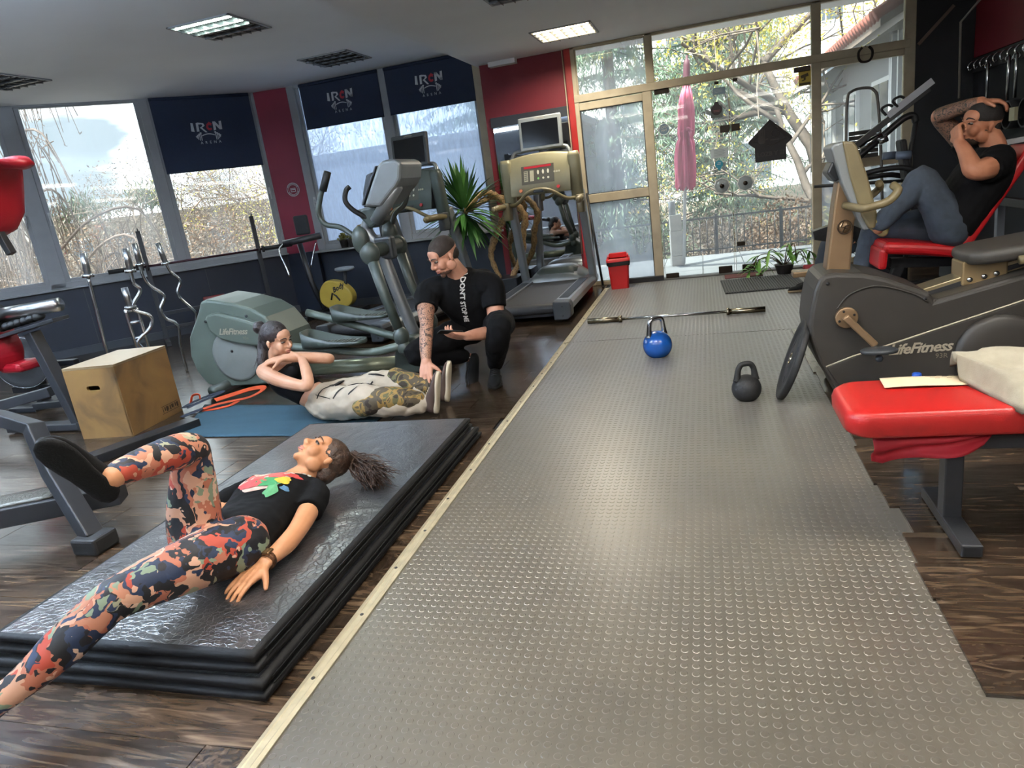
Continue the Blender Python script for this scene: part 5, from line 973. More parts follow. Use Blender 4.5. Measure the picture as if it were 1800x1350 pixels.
t = notice('sky_card', 'small grey-blue card at the top of the left door leaf', .215, 1.985); B().bx(-.065, .065, -.001, .001, -.035, .035).obj('sheet', mat('grey_blue_card', '#7c8f9c', .6), t); b = B(); [b.bx(-.05, .03, -.0018, -.0012, .015-.014*k, .018-.014*k) for k in range(3)]; b.obj('print_lines', MATS['pale_blue_paper'], t)
t = notice('blue_drop_sticker', 'turquoise drop sticker pointing down above the octagon knobs', .18, 1.225); B().prism([(x, -y) for x, y in _dp], -.001, .002, RX(90) @ Matrix.Scale(.75, 4)).obj('drop', mat('turquoise', '#1d7f97', .4), t); B().bx(-.022, .018, -.0035, -.002, .0, .006).bx(-.014, .02, -.0035, -.002, .014, .02).obj('print', mat('pale_blue_paper', '#b5c0c4', .7), t)

# ---- navy roller blinds with the gym's mark
M_BLIND = mat('navy_blind', '#1a2740', .75, var=.08, vscale=40, bump=.1, bscale=400)
def blind(label, M, w, h, s):
    """local x along width (centred), local z down from the top, facing -y"""
    t = thing('roller_blind', label, 'roller blind', M=M, group='navy roller blinds')
    B().bx(-w/2, w/2, -.001, .001, -h, 0).obj('fabric', M_BLIND, t); B().cyl((-w/2, 0, -.01), (w/2, 0, -.01), .02, n=12).obj('roller', M_BLIND, t); B().cyl((-w/2, 0, -h), (w/2, 0, -h), .007, n=8).obj('bottom_bar', M_BLIND, t)
    Q = TR(0, -.0025, 0) @ RX(90); g = mat('grey_mark', '#c3c8cd', .7); b = B()
    I = lambda pts: b.add([(x*s, y*s, 0) for x, y in pts], [tuple(range(len(pts)))], False, Q)
    z0 = -.36/s*.0; cy = s and (-h*.47)/s
    I([(-.50, cy+.02), (-.40, cy-.0), (-.40, cy+.27), (-.47, cy+.28)])
    I([(-.33, cy), (-.25, cy+.0), (-.24, cy+.28), (-.31, cy+.27)]); I([(-.25, cy+.28), (-.08, cy+.25), (-.05, cy+.17), (-.16, cy+.10), (-.22, cy+.11), (-.12, cy+.17), (-.14, cy+.22), (-.25, cy+.22)]); I([(-.22, cy+.12), (-.14, cy+.11), (-.01, cy-.04), (-.07, cy-.04)])
    I([(.20, cy), (.28, cy+.02), (.29, cy+.28), (.21, cy+.28)]); I([(.21, cy+.28), (.29, cy+.28), (.47, cy+.05), (.39, cy+.02)]); I([(.39, cy+.02), (.47, cy+.02), (.49, cy+.29), (.41, cy+.28)])
    q_ = b.obj('pale_letters', g, t); q_['kind'] = 'stuff'; b = B(); yb = cy-.14; arc = [(-.20+.4*k/8, yb+.045*math.sin(PI*k/8)) for k in range(9)]
    for (x0, y0), (x1, y1) in zip(arc, arc[1:]): I([(x0, y0-.012), (x1, y1-.012), (x1, y1+.018), (x0, y0+.018)])
    for sg in (-1, 1):
        for k, (L, d) in enumerate(((.24, .0), (.20, .055), (.13, .11), (.06, .15))):
            xb = sg*(.23+d*.9); tp_ = yb+.09-.035*k; I([(xb-.014, tp_), (xb+.014, tp_), (xb+.014+sg*-.05*L/.24*0, tp_-L), (xb-.010, tp_-L)]); I([(xb-.03, tp_+.02), (xb+.03, tp_+.02), (xb+.03, tp_-.02), (xb-.03, tp_-.02)])
    b.obj('bar_mark', g, t); b = B()
    letters(b, 'A  R  E  N  A', Q @ Matrix.Scale(s, 4) @ TR(.03, yb-.22, 0), .12); b.obj('small_lettering', g, t)
    b = B(); r = [(.085+.10*math.cos(a), cy+.12+.11*math.sin(a)) for a in np.linspace(.5, 5.6, 14)]; ri = [(.095+.045*math.cos(a), cy+.13+.05*math.sin(a)) for a in np.linspace(.5, 5.6, 14)]
    b.add([(x*s, y*s, 0) for x, y in r]+[(x*s, y*s, 0) for x, y in ri], [(i, i+1, 15+i, 14+i) for i in range(13)], False, Q); b.add([(x*s, y*s, .0002) for x, y in ((.0, cy+.20), (.10, cy+.28), (.19, cy+.22), (.12, cy+.17))], [(0, 1, 2, 3)], False, Q); b.obj('red_mark', mat('red_mark', '#b3303c', .7), t)
    return t
blind('navy roller blind over the left frosted window', TR(-4.33, 8.48, ZL-.01), 1.10, .535, .37)
blind('navy roller blind over the right frosted window, cut by the lower ceiling', TR(-3.12, 8.48, ZL-.01), 1.14, .535, .37)
_ba = MA @ Vector((.68, .02*IN, ZL-.01)); _xa = -AD; blind('larger navy roller blind pulled far down in the slanted window', frame(_ba, _xa, Vector((0, 0, 1)).cross(_xa), (0, 0, 1)), 1.17, .875, .38)
_pm = thing('round_wall_sticker', 'round pale-rimmed emblem sticker on the red pillar', 'sticker', M=TR(-5.25, 8.452, 1.63) @ RZ(9)); B().torus((0, 0, 0), .085, .004, (0, 1, 0), 30, 5).torus((0, 0, 0), .062, .0025, (0, 1, 0), 30, 5).obj('rim', mat('grey_mark', '#c3c8cd', .7), _pm)
b = B()
for k in range(26):
    a = k*2*PI/26
    if abs(math.sin(a)) > .25: b.box((.0735, 0, 0), (.008, .003, .009), RY(math.degrees(a)))
b.bx(-.03, .03, -.003, 0, .012, .018).bx(-.026, .026, -.003, 0, -.005, .004).bx(-.034, .034, -.003, 0, -.03, -.022).bx(-.034, -.028, -.003, 0, -.03, .02).bx(.028, .034, -.003, 0, -.03, .02).obj('ring_print', MATS['grey_mark'], _pm)
# ================================================================== free weights and machines at the left
U = -AD; INV = Vector((AD.y*-1, AD.x, 0)); INV = INV if INV.dot(Vector((1, -1, 0))) > 0 else -INV
bp = thing('bench_press_rack', 'black bench-press rack with a red pad under the slanted window', 'weight bench', (-5.95, 7.3, 0))
for q in ((-6.42, 6.85), (-5.49, 7.75)):
    up_ = B().tube([(q[0], q[1], .04), (q[0], q[1], 1.36)], 0, rect=(.05, .05), up=tuple(U)).obj('upright', M_GRYMET, bp, bevel=.004, w=True)
    e = Vector((q[0], q[1], 0)); B().tube([tuple(e+INV*t_+Vector((0, 0, z))) for t_, z in ((.0, 1.365), (.09, 1.365), (.10, 1.375), (.09, 1.385), (0, 1.382))], .006, 6).tube([tuple(e+INV*t_+Vector((0, 0, z))) for t_, z in ((.02, .92), (.075, .905), (.085, .95))], .012, 6).obj('bar_hook', M_BLACK, up_)
    B().tube([tuple(e-INV*.25+Vector((0, 0, .03))), tuple(e+INV*.35+Vector((0, 0, .03)))], 0, rect=(.05, .05), up=(0, 0, 1)).obj('foot', M_GRYMET, up_)
for z in (.36, .18): B().tube([(-6.42, 6.85, z), (-5.49, 7.75, z)], 0, rect=(.04, .04), up=(0, 0, 1)).obj('crossbar', M_GRYMET, bp, bevel=.004, w=True)
_c = Vector((-5.95, 7.3, 0)); B().tube([tuple(_c-INV*.1+Vector((0, 0, .43))), tuple(_c+INV*1.1+Vector((0, 0, .43)))], 0, rect=(.27, .075), up=(0, 0, 1)).obj('pad', M_RED, bp, bevel=.02, seg=3, w=True)
B().tube([tuple(_c+Vector((0, 0, .36))), tuple(_c+INV*1.05+Vector((0, 0, .36)))], 0, rect=(.05, .05), up=(0, 0, 1)).tube([tuple(_c+INV*1.0+Vector((0, 0, .03))), tuple(_c+INV*1.0+Vector((0, 0, .36)))], 0, rect=(.05, .05), up=tuple(U)).obj('spine', M_GRYMET, bp, bevel=.004, w=True)
rbx = thing('racked_barbell', 'dark barbell with black sleeves resting on the bench-press rack', 'barbell', M=frame(Vector((-5.955, 7.30, .945))+INV*.055, U, Vector((0, 0, 1)).cross(U), (0, 0, 1)))
B().cyl((-.78, 0, 0), (.80, 0, 0), .014, n=12).obj('shaft', mat('dark_red_shaft', '#3b1d26', .35, .6), rbx)
for s in (-1, 1): B().cyl((s*.70, 0, 0), (s*1.06, 0, 0), .026, n=16).cyl((s*.685, 0, 0), (s*.71, 0, 0), .042, n=16).obj('sleeve', M_BLACK, rbx)
_GB = 'bars standing upright behind the jump box'
def _nr(p, k=.68): return (p[0]*k, p[1]*k, 1.28+(p[2]-1.28)*k)
def stand_bar(label, name, pts, r=.0135, sl=None, k=.68):
    pts = [_nr(q, k) for q in pts]; sl = [_nr(q, k) for q in sl]; pts = pts+[(pts[-1][0], pts[-1][1], .2), (pts[-1][0], pts[-1][1], .005)]
    t = thing(name, label, 'weight bar', (pts[-1][0], pts[-1][1], 0), 0, _GB); P = spline(pts, 8) if len(pts) > 2 else pts
    B().tube(P, r, 10).obj('shaft', M_CHROME, t, w=True)
    a, b_ = np.array(sl[0]), np.array(sl[1]); s_ = B().cyl(a, b_, .025, n=16).obj('sleeve', M_STEEL, t, w=True); d = (b_-a)/np.linalg.norm(b_-a); B().cyl(b_-d*.012, b_+d*.012, .04, n=16).obj('collar', M_CHROME, s_)
    return t
def bx_(x, y, z, dx): return (x+U.x*dx, y+U.y*dx, z)
stand_bar('straight chrome bar standing alone left of the curl bars', 'olympic_bar', [(-6.57, 6.14, 1.0), (-6.60, 6.11, .01)], .0135, ((-6.56, 6.15, 1.20), (-6.57, 6.14, .955)))
stand_bar('chrome curl bar with the strongest bends, left of the group', 'curl_bar', [(-6.27, 6.43, .95), (-6.27, 6.43, .80), (-6.24, 6.46, .70), (-6.33, 6.37, .52), (-6.22, 6.48, .40), (-6.24, 6.46, .27), (-6.36, 6.35, .14), (-6.34, 6.37, .01)], .0145, ((-6.26, 6.44, 1.19), (-6.27, 6.43, .935)))
stand_bar('chrome curl bar in the middle of the group', 'curl_bar', [(-6.19, 6.51, 1.0), (-6.19, 6.51, .86), (-6.16, 6.54, .74), (-6.08, 6.62, .60), (-6.13, 6.57, .46), (-6.11, 6.59, .34), (-6.04, 6.66, .24), (-6.06, 6.64, .01)], .0145, ((-6.19, 6.51, 1.23), (-6.19, 6.51, .99)), .80)
stand_bar('chrome curl bar with gentle bends nearest the rack upright', 'curl_bar', [(-6.0, 6.69, .98), (-5.98, 6.71, .86), (-5.93, 6.76, .74), (-5.97, 6.72, .58), (-5.88, 6.81, .36), (-5.89, 6.80, .2), (-5.80, 6.89, .06), (-5.80, 6.89, .01)], .0145, ((-6.02, 6.67, 1.20), (-6.0, 6.69, .96)), .86)
tb = thing('triceps_bar', 'short chrome triceps bar with a rung frame, lowest of the standing bars', 'weight bar', (-4.31, 4.33, 0), 0, _GB)
B().cyl((-4.318, 4.325, .93), (-4.315, 4.328, .775), .024, n=16).cyl((-4.315, 4.328, .785), (-4.315, 4.328, .765), .042, n=16).obj('sleeve', M_STEEL, tb, w=True)
for dx in (-.04, .04): B().tube(spline([bx_(-4.315, 4.328, .757, dx*.6), bx_(-4.315, 4.328, .73, dx), bx_(-4.311, 4.332, .4, dx), bx_(-4.311, 4.332, .006, dx)], 4), .014, 8).obj('frame_tube', M_CHROME, tb, w=True)
for z in (.75, .655, .53, .3): B().tube([bx_(-4.312, 4.33, z, -.04), bx_(-4.312, 4.33, z, .04)], .012, 8).obj('rung', M_CHROME, tb, w=True)

# ---- plate-loaded machine at the left edge
lm = thing('plate_loaded_machine', 'grey steel plate-loaded machine with a chrome roller at the left edge', 'gym machine', (-4.7, 3.75, 0))
B().tube([(-4.44, 3.72, .03), (-4.62, 3.72, .74)], 0, rect=(.07, .09), up=(0, 1, 0)).obj('post', M_GRYMET, lm, bevel=.006, w=True)
B().bx(-5.1, -4.33, 3.66, 3.76, .01, .06).obj('floor_bar', M_GRYMET, lm, bevel=.006, w=True); B().bx(-4.40, -4.30, 3.64, 3.78, .01, .075).obj('rubber_foot', M_RUBBER, lm, bevel=.006, w=True)
B().tube([(-5.1, 3.70, .70), (-4.32, 3.72, .82)], 0, rect=(.14, .025), up=(0, 0, 1)).obj('top_plate', M_GRYMET, lm, bevel=.004, w=True)
B().cyl((-5.05, 3.70, .875), (-4.30, 3.72, .915), .047, n=24).obj('chrome_roller', M_STEEL, lm, w=True)
B().cyl((-5.02, 3.70, .865), (-4.84, 3.70, .885), .085, n=20).obj('roller_hub', M_RUBBER, lm, w=True)
b = B()
for k in range(7): b.ball((-4.86+.06*k, 3.71, .795+.009*k), (.035, .05, .03), 10, 6)
b.obj('spring_clips', M_RUBBER, lm, w=True)
B().tube([(-5.3, 3.55, .20), (-4.62, 3.72, .30)], 0, rect=(.07, .07), up=(0, 0, 1)).obj('seat_beam', M_GRYMET, lm, bevel=.006, w=True)
B().tube([(-5.05, 3.9, .14), (-4.52, 3.9, .16)], 0, rect=(.05, .05), up=(0, 0, 1)).obj('lower_beam', M_GRYMET, lm, bevel=.004, w=True)
B().tube(spline([(-5.02, 3.70, .90), (-4.93, 3.7, .75), (-4.90, 3.7, .62), (-4.95, 3.7, .50)], 5), 0, rect=(.26, .07), up=(1, 0, 0)).obj('knee_pad', M_RED, lm, bevel=.025, seg=3, w=True)
B().box((-4.86, 3.76, .50), (.20, .22, .07)).obj('seat_pad', M_RED, lm, bevel=.03, seg=3, w=True)
wp = thing('stored_plate', 'black weight plate with a pale rim on a peg behind the chrome-roller machine', 'weight plate', M=TR(-5.62, 4.35, .40) @ RZ(20) @ RX(90))
B().lathe([(.03, -.02), (.21, -.02), (.225, -.012), (.225, .012), (.21, .02), (.18, .012), (.07, .012), (.06, .02), (.03, .02), (.03, -.02)], 36, caps=False).obj('plate_body', M_RUBBER, wp); B().torus((0, 0, .012), .22, .005).obj('rim', M_CHROME, wp); B().cyl((0, 0, -.06), (0, 0, .06), .026).obj('peg', M_CHROME, wp)
ps = thing('plate_stand', 'low black stand holding the pale-rimmed plate', 'plate stand', (-5.6, 4.5, 0)); B().bx(-5.9, -5.3, 4.40, 4.46, .12, .18).bx(-5.64, -5.58, 4.38, 4.48, .02, .42).bx(-5.75, -5.45, 4.2, 4.7, .0, .04).obj('frame', M_BLKMET, ps, bevel=.005, w=True); B().bx(-5.9, -5.3, 4.55, 4.61, .30, .35).obj('crossbar', M_BLKMET, ps, bevel=.005, w=True)

fm = thing('leverage_machine', 'dark steel leverage machine with red pads at the left foreground edge', 'gym machine', (-3.0, 2.2, 0))
B().tube([(-3.75, 2.30, .66), (-3.22, 2.30, .56), (-3.03, 2.30, .505), (-2.90, 2.22, .32), (-2.64, 2.10, .05)], 0, rect=(.085, .06), up=(0, .2, 1)).obj('bent_leg', M_GRYMET, fm, bevel=.006, w=True)
B().bx(-2.70, -2.565, 2.03, 2.16, .0, .075).obj('rubber_foot', M_RUBBER, fm, bevel=.012, w=True)
B().tube([(-3.9, 1.72, .15), (-2.70, 2.36, .15)], 0, rect=(.12, .09), up=(0, 0, 1)).obj('floor_beam', M_GRYMET, fm, bevel=.006, w=True)
b = B().grid(lambda u, v: (-3.55+.62*u-.04*v, 1.86+.34*u+.16*v, .205+.0*u), 8, 4, thick=(0, 0, -.012)); b.obj('foot_plate', mat('checker_plate', '#6d6c66', .35, .7, bump=.6, bscale=90), fm, w=True)
B().tube([(-3.85, 2.30, .0), (-3.85, 2.30, 1.95)], 0, rect=(.08, .1), up=(1, 0, 0)).obj('tower', M_GRYMET, fm, bevel=.006, w=True)
B().tube([(-3.85, 2.30, 1.9), (-3.1, 2.3, 1.82), (-2.86, 2.3, 1.62)], 0, rect=(.06, .06), up=(0, 1, 0)).obj('swing_arm', M_GRYMET, fm, bevel=.006, w=True)
rg = []
for x, z, a, w_ in ((-2.60, 1.615, .03, .03), (-2.66, 1.64, .07, .045), (-2.76, 1.625, .11, .062), (-2.81, 1.54, .13, .07), (-2.835, 1.44, .12, .065), (-2.86, 1.385, .09, .05), (-2.865, 1.37, .05, .03)): rg.append([(x+w_*.85*math.cos(t_), 2.30+a*math.sin(t_), z-.0*math.cos(t_)+w_*.4*math.cos(t_)) for t_ in np.linspace(0, 2*PI, 17)[:-1]])
B().loft(rg).obj('red_pad', M_RED, fm, w=True)
B().tube([(-2.86, 2.30, 1.39), (-2.825, 2.30, 1.285)], 0, rect=(.03, .03), up=(0, 1, 0)).obj('pad_rod', M_BLACK, fm, bevel=.003, w=True)
B().tube([(-3.78, 2.3, .72), (-3.70, 2.3, 1.35)], 0, rect=(.30, .08), up=(1, 0, 0)).obj('back_pad', M_RED, fm, bevel=.03, seg=3, w=True); B().box((-3.55, 2.3, .62), (.36, .3, .08)).obj('seat_pad', M_RED, fm, bevel=.03, seg=3, w=True)
bf = tag(B().tube([(-3.70, 2.98, .03), (-3.42, 3.70, .03)], 0, rect=(.13, .055), up=(0, 0, 1)).obj('floor_rail', M_BLKMET, bevel=.004), 'black steel rail lying on the floor in front of the jump box', 'steel rail')
# ---- yoga mat, straps
ym = thing('yoga_mat', 'teal ribbed yoga mat under the person doing sit-ups', 'mat', (-2.8, 3.85, 0))
Q4 = [(-3.36, 3.47), (-2.02, 3.40), (-2.02, 3.93), (-3.72, 4.16)]
def _ym(u, v):
    a = Vector(Q4[0]).lerp(Vector(Q4[1]), u); c = Vector(Q4[3]).lerp(Vector(Q4[2]), u); p = a.lerp(c, v); return (p.x, p.y, .008+.006*max(0, mnoise.noise(Vector((u*4, v*3, 2)))))
B().grid(_ym, 30, 14, thick=(0, 0, -.006)).obj('sheet', mat('teal_foam', '#234453', .8, var=.08, vscale=3, bump=.5, bscale=160, stretch=(1, 4, 1)), ym, w=True)
def strap(b, pts, wd): 
    P = spline(pts, 8); b.tube(P, 0, rect=(wd, .004), up=(0, 0, 1)); return b
rs = thing('orange_band', 'loose orange exercise band lying on the floor beside the teal mat', 'exercise band', (-3.45, 4.2, 0))
strap(B(), [(-3.62, 3.98, .02), (-3.54, 4.07, .03), (-3.46, 4.15, .028), (-3.36, 4.22, .03), (-3.30, 4.30, .05), (-3.33, 4.36, .06), (-3.42, 4.34, .06), (-3.50, 4.24, .055), (-3.58, 4.12, .05)], .05).obj('loop', mat('orange_webbing', '#c74a22', .7, var=.1), rs, w=True)
strap(B(), [(-3.60, 4.0, .012), (-3.50, 4.02, .014), (-3.43, 4.08, .016), (-3.42, 4.16, .02)], .045).obj('loose_end', MATS['orange_webbing'], rs, w=True)
ns = thing('navy_band', 'navy exercise strap with a buckle between the jump box and the teal mat', 'exercise band', (-3.7, 4.05, 0))
strap(B(), [(-3.68, 3.86, .012), (-3.64, 3.95, .02), (-3.60, 4.0, .025)], .055).obj('tail', mat('navy_webbing', '#182236', .75), ns, w=True); strap(B(), [(-3.76, 4.02, .03), (-3.66, 4.12, .06), (-3.60, 4.22, .075), (-3.66, 4.24, .07), (-3.76, 4.12, .05), (-3.80, 4.02, .03)], .06).obj('loop', MATS['navy_webbing'], ns, w=True); B().tube(spline([(-3.79, 4.10, .04), (-3.78, 4.13, .09), (-3.74, 4.15, .09), (-3.73, 4.14, .05)], 5), 0, rect=(.02, .004), up=(1, 0, 0)).obj('red_tab', MATS['orange_webbing'], ns, w=True)

# ================================================================== right side behind the recumbent bike
ib = thing('incline_bench', 'incline bench with red seat and red backrest carrying the seated person', 'weight bench', (1.4, 4.8, 0))
B().tube([(1.03, 4.80, .635), (1.25, 4.80, .605), (1.52, 4.80, .555)], 0, rect=(.30, .075), up=(0, 0, 1)).obj('seat_pad', mat('deep_red_vinyl', '#a8161a', .36, var=.08, vscale=5, bump=.12, bscale=240), ib, bevel=.03, seg=3, w=True)
B().tube([(1.04, 4.80, .63), (1.03, 4.80, .50)], 0, rect=(.28, .05), up=(1, 0, 0)).obj('seat_nose', mat('deep_red_vinyl', '#a8161a', .36), ib, bevel=.02, w=True)
B().tube([(1.47, 4.80, .60), (1.79, 4.80, 1.13)], 0, rect=(.28, .06), up=(1, 0, 0)).obj('back_pad', MATS['deep_red_vinyl'], ib, bevel=.02, seg=3, w=True)
B().tube([(1.0, 4.8, .03), (1.15, 4.8, .50)], 0, rect=(.06, .06), up=(0, 1, 0)).tube([(1.10, 4.8, .52), (1.9, 4.8, .47)], 0, rect=(.06, .06), up=(0, 0, 1)).obj('spine', M_BLKMET, ib, bevel=.005, w=True)
B().tube([(1.34, 4.8, .03), (1.50, 4.8, .48)], 0, rect=(.05, .05), up=(0, 1, 0)).bx(1.25, 1.42, 4.5, 5.1, .012, .05).obj('front_leg', M_BLKMET, ib, bevel=.005, w=True)
for y in (4.45, 5.15):
    l = B().tube([(1.82, y, .03), (1.80, y, 1.13)], 0, rect=(.045, .045), up=(0, 1, 0)).obj('rack_post', mat('pale_grey_steel', '#8f97a3', .4, .4), ib, bevel=.004, w=True); B().tube([(1.77, y, 1.145), (1.98, y, 1.16)], 0, rect=(.05, .03), up=(0, 0, 1)).obj('rack_cap', mat('pale_cap', '#b0b4ba', .4), l)
for x, z in ((1.80, .80), (1.84, .03)): B().tube([(x, 4.45, z), (x, 5.15, z)], 0, rect=(.05, .05), up=(0, 0, 1)).obj('rack_crossbar', M_BLKMET, ib, bevel=.004, w=True)
B().tube([(1.66, 4.65, .52), (1.60, 4.65, .40), (1.42, 4.65, .33)], .008, 6).obj('adjuster', M_CHROME, ib, w=True)
# plate tree with plates, far right
pt = thing('plate_tree', 'dark plate tree with small plates at the right edge', 'plate tree', (2.15, 5.0, 0)); B().bx(2.11, 2.19, 4.96, 5.04, 0, 1.25).bx(1.9, 2.4, 4.75, 5.25, 0, .05).obj('stand', M_BLKMET, pt, bevel=.005, w=True)
for k, z in enumerate((.35, .62, .88, 1.1)):
    p = B().lathe([(.03, -.02), (.14-.015*k, -.02), (.15-.015*k, 0), (.14-.015*k, .02), (.03, .02), (.03, -.02)], 28, TR(2.15, 4.93, z) @ RX(90), caps=False).obj('plate', M_RUBBER, pt, w=True); B().cyl((2.15, 4.96, z), (2.15, 4.80, z), .022).obj('peg', M_CHROME, pt, w=True)
# leverage row machine in front of the right window
rm = thing('row_machine', 'black plate-loaded row machine with inclined rails in front of the right window', 'gym machine', (1.45, 6.5, 0))
B().tube([(1.05, 6.42, 1.13), (1.40, 6.42, 1.38), (1.72, 6.42, 1.59)], 0, rect=(.045, .05), up=(0, 1, 0)).obj('upper_rail', M_BLKMET, rm, bevel=.004, w=True)
B().tube([(1.43, 6.40, 1.435), (1.74, 6.40, 1.645)], 0, rect=(.05, .012), up=(0, 1, 0)).obj('rail_cap', mat('pale_cap', '#b0b4ba', .4), rm, w=True)
B().tube(spline([(1.05, 6.55, 1.01), (1.24, 6.55, 1.14), (1.52, 6.55, 1.36), (1.60, 6.55, 1.41), (1.65, 6.55, 1.41), (1.67, 6.55, 1.36)], 5), .028, 10).obj('lower_rail', M_BLKMET, rm, w=True)
B().tube([(1.67, 6.55, 1.37), (1.63, 6.55, 1.10), (1.62, 6.55, .05)], .02, 10).obj('rear_post', M_GRYMET, rm, w=True)
B().tube([(1.24, 6.45, 1.215), (1.40, 6.45, 1.30)], .026, 12).tube([(1.38, 6.45, 1.25), (1.44, 6.45, 1.27)], .03, 12).obj('chrome_slider', M_CHROME, rm, w=True)
for x, z in ((1.42, 1.44), (1.50, 1.49)): B().tube(spline([(x, 6.40, z), (x-.035, 6.40, z+.05), (x+.01, 6.40, z+.075), (x+.045, 6.40, z+.06)], 5), .011, 6).obj('rail_hook', M_BLACK, rm, w=True)
B().tube([(1.55, 6.5, 1.24), (1.60, 6.5, .92)], 0, rect=(.16, .05), up=(1, 0, 0)).obj('chest_pad', M_BLACK, rm, bevel=.015, w=True)
for y in (6.28, 6.72): B().cyl((1.47, y, 1.125), (1.57, y, 1.12), .032, n=14).obj('foam_roller', mat('blue_grey_foam', '#5d6b80', .6), rm, w=True)
for y, z in ((6.38, 1.0), (6.66, .94)): B().tube(spline([(1.15, y, z-.03), (1.30, y, z+.02), (1.50, y, z+.03), (1.62, y, z)], 5), .022, 10).obj('pull_handle', M_BLACK, rm, w=True)
B().cyl((.90, 6.5, .955), (1.75, 6.5, .905), .014, n=10).obj('load_bar', M_BLACK, rm, w=True)
B().tube([(1.62, 6.5, .02), (1.10, 6.5, .70)], 0, rect=(.10, .08), up=(0, 1, 0)).obj('main_strut', M_BLKMET, rm, bevel=.006, w=True)
B().tube([(1.30, 6.35, .30), (1.65, 6.35, -.0+.03)], 0, rect=(.05, .05), up=(0, 1, 0)).tube([(.95, 6.6, .03), (1.9, 6.6, .03)], 0, rect=(.08, .05), up=(0, 0, 1)).obj('floor_frame', M_BLKMET, rm, bevel=.006, w=True)
b = side([(.86, .60), (.87, .53), (1.10, .47), (1.14, .53), (1.14, .70), (1.10, .70), (1.09, .66)], 6.3, 6.42); b.obj('selector_plate', M_BLKMET, rm, bevel=.004, w=True)
for k in range(5): B().bx(.93+.035*k, .95+.035*k, 6.292, 6.3, .548-.008*k, .568-.008*k).obj('selector_hole', M_BLACK, rm, w=True)
B().tube([(1.18, 6.3, .40), (1.30, 6.3, .20), (1.22, 6.3, .12)], .012, 6).obj('link_rod', M_CHROME, rm, w=True)
hp_ = thing('tube_stand', 'grey hooped tube frame with a dark slatted board by the right window', 'stand', (1.58, 8.05, 0))
B().tube(spline([(1.42, 8.05, .02), (1.42, 8.05, 1.30), (1.43, 8.05, 1.68), (1.47, 8.05, 1.755), (1.58, 8.05, 1.77), (1.67, 8.05, 1.735), (1.71, 8.05, 1.60), (1.75, 8.05, 1.0), (1.78, 8.05, .02)], 6), .014, 8).obj('hoop', mat('grey_tube', '#6e6c68', .4, .5), hp_, w=True)
for k in range(6): B().bx(1.445, 1.715, 8.04, 8.06, 1.10+.046*k, 1.14+.046*k).obj('slat', mat('dark_slat', '#2d2b29', .6), hp_, w=True)
# small things by the door plant
jg = thing('water_jug', 'clear plastic water jug with a pink band beside the row machine', 'bottle', (1.12, 7.25, 0)); B().lathe([(.05, 0), (.07, .01), (.07, .13), (.075, .15), (.068, .26), (.04, .33), (.022, .35), (.022, .38)], 20).obj('jug_body', mat('milky_plastic', '#b9c3cf', .2), jg); B().lathe([(.0715, .09), (.0715, .13)], 20, caps=False).obj('pink_band', mat('pink_label', '#c26d86', .5), jg); B().lathe([(.025, .37), (.03, .38), (.03, .41), (.0001, .42)], 16).obj('cap', mat('red_cap', '#a3202a', .4), jg)
rd = thing('red_roller', 'red and grey foam roller on the floor behind the door plant', 'foam roller', (1.08, 7.62, .065)); B().cyl((-.13, 0, 0), (.13, .03, 0), .065, n=20).obj('roller', mat('dark_red_foam', '#7f1c22', .7), rd, bevel=.008); B().cyl((-.135, -.001, 0), (-.12, .0, 0), .03, n=14).obj('core', M_PLASTIC_DK, rd)
# hook rail with cable handles, belts, strip and cable on the right
hk = thing('hook_rail', 'black hook rail with chrome cable handles under the red panel', 'hook rail', (2.6, 7.4, 1.8)); B().bx(2.585, 2.605, 6.3, 8.25, 1.76, 1.89).obj('board', M_BLACK, hk, bevel=.003, w=True)
for k in range(12):
    y = 6.45+.155*k; B().tube(spline([(2.585, y, 1.86), (2.54, y, 1.855), (2.515, y, 1.82), (2.53, y, 1.785), (2.55, y, 1.80)], 4), .008, 6).obj('hook', M_CHROME, hk, w=True)
for k, y in enumerate((7.07, 7.225, 7.69)):
    t = thing('cable_handle', ('chrome rope-end handle on the hook rail, nearest the camera', 'chrome strap handle on the hook rail, middle', 'chrome short handle on the hook rail, farthest')[k], 'cable handle', (2.53, y, 1.7), 0, 'cable handles on the hook rail')
    B().tube([(2.53, y, 1.80), (2.525, y-.02, 1.72), (2.52, y-.04, 1.45-.05*k)], .013, 8).obj('bar', M_CHROME, t, w=True); B().torus((2.53, y, 1.775), .025, .006, (0, 1, 0), 14, 6).obj('ring', M_CHROME, t, w=True)
for k, y in enumerate((6.62, 6.95, 7.28)):
    t = thing('lifting_belt', ('nearest', 'middle', 'farthest')[k] + ' of three rolled lifting belts with pale buckles hung on the dark wall', 'lifting belt', (2.56, y, 1.3), 0, 'lifting belts on the wall'); B().lathe([(.10, -.06), (.115, -.06), (.115, .06), (.10, .06), (.10, -.06)], 22, TR(2.50, y, 1.32) @ RY(90), caps=False).obj('belt', M_BLACK, t, w=True); B().bx(2.36, 2.385, y-.05, y+.05, 1.27, 1.37).obj('buckle', mat('pale_buckle', '#a59d83', .4, .5), t, w=True); B().cyl((2.62, y, 1.40), (2.48, y, 1.40), .01, n=8).obj('peg', M_CHROME, t, w=True)
struct(B().tube([(2.12, YW-.035, 2.11), (2.42, YW-.035, 2.41)], 0, rect=(.03, .012), up=(0, 1, 0)).obj('trim_batten', mat('bare_batten', '#6e5a50', .7)), 'slanting bare wooden batten on the dark wall stub', 'trim')
struct(B().tube([(2.50, YW-.03, 1.55), (2.485, YW-.03, 2.25), (2.58, 8.0, 2.42), (2.59, 6.5, 2.52)], .012, 8).obj('trim_conduit', mat('pale_conduit', '#8f8a83', .6)), 'pale cable conduit rising in the dark corner', 'cable')
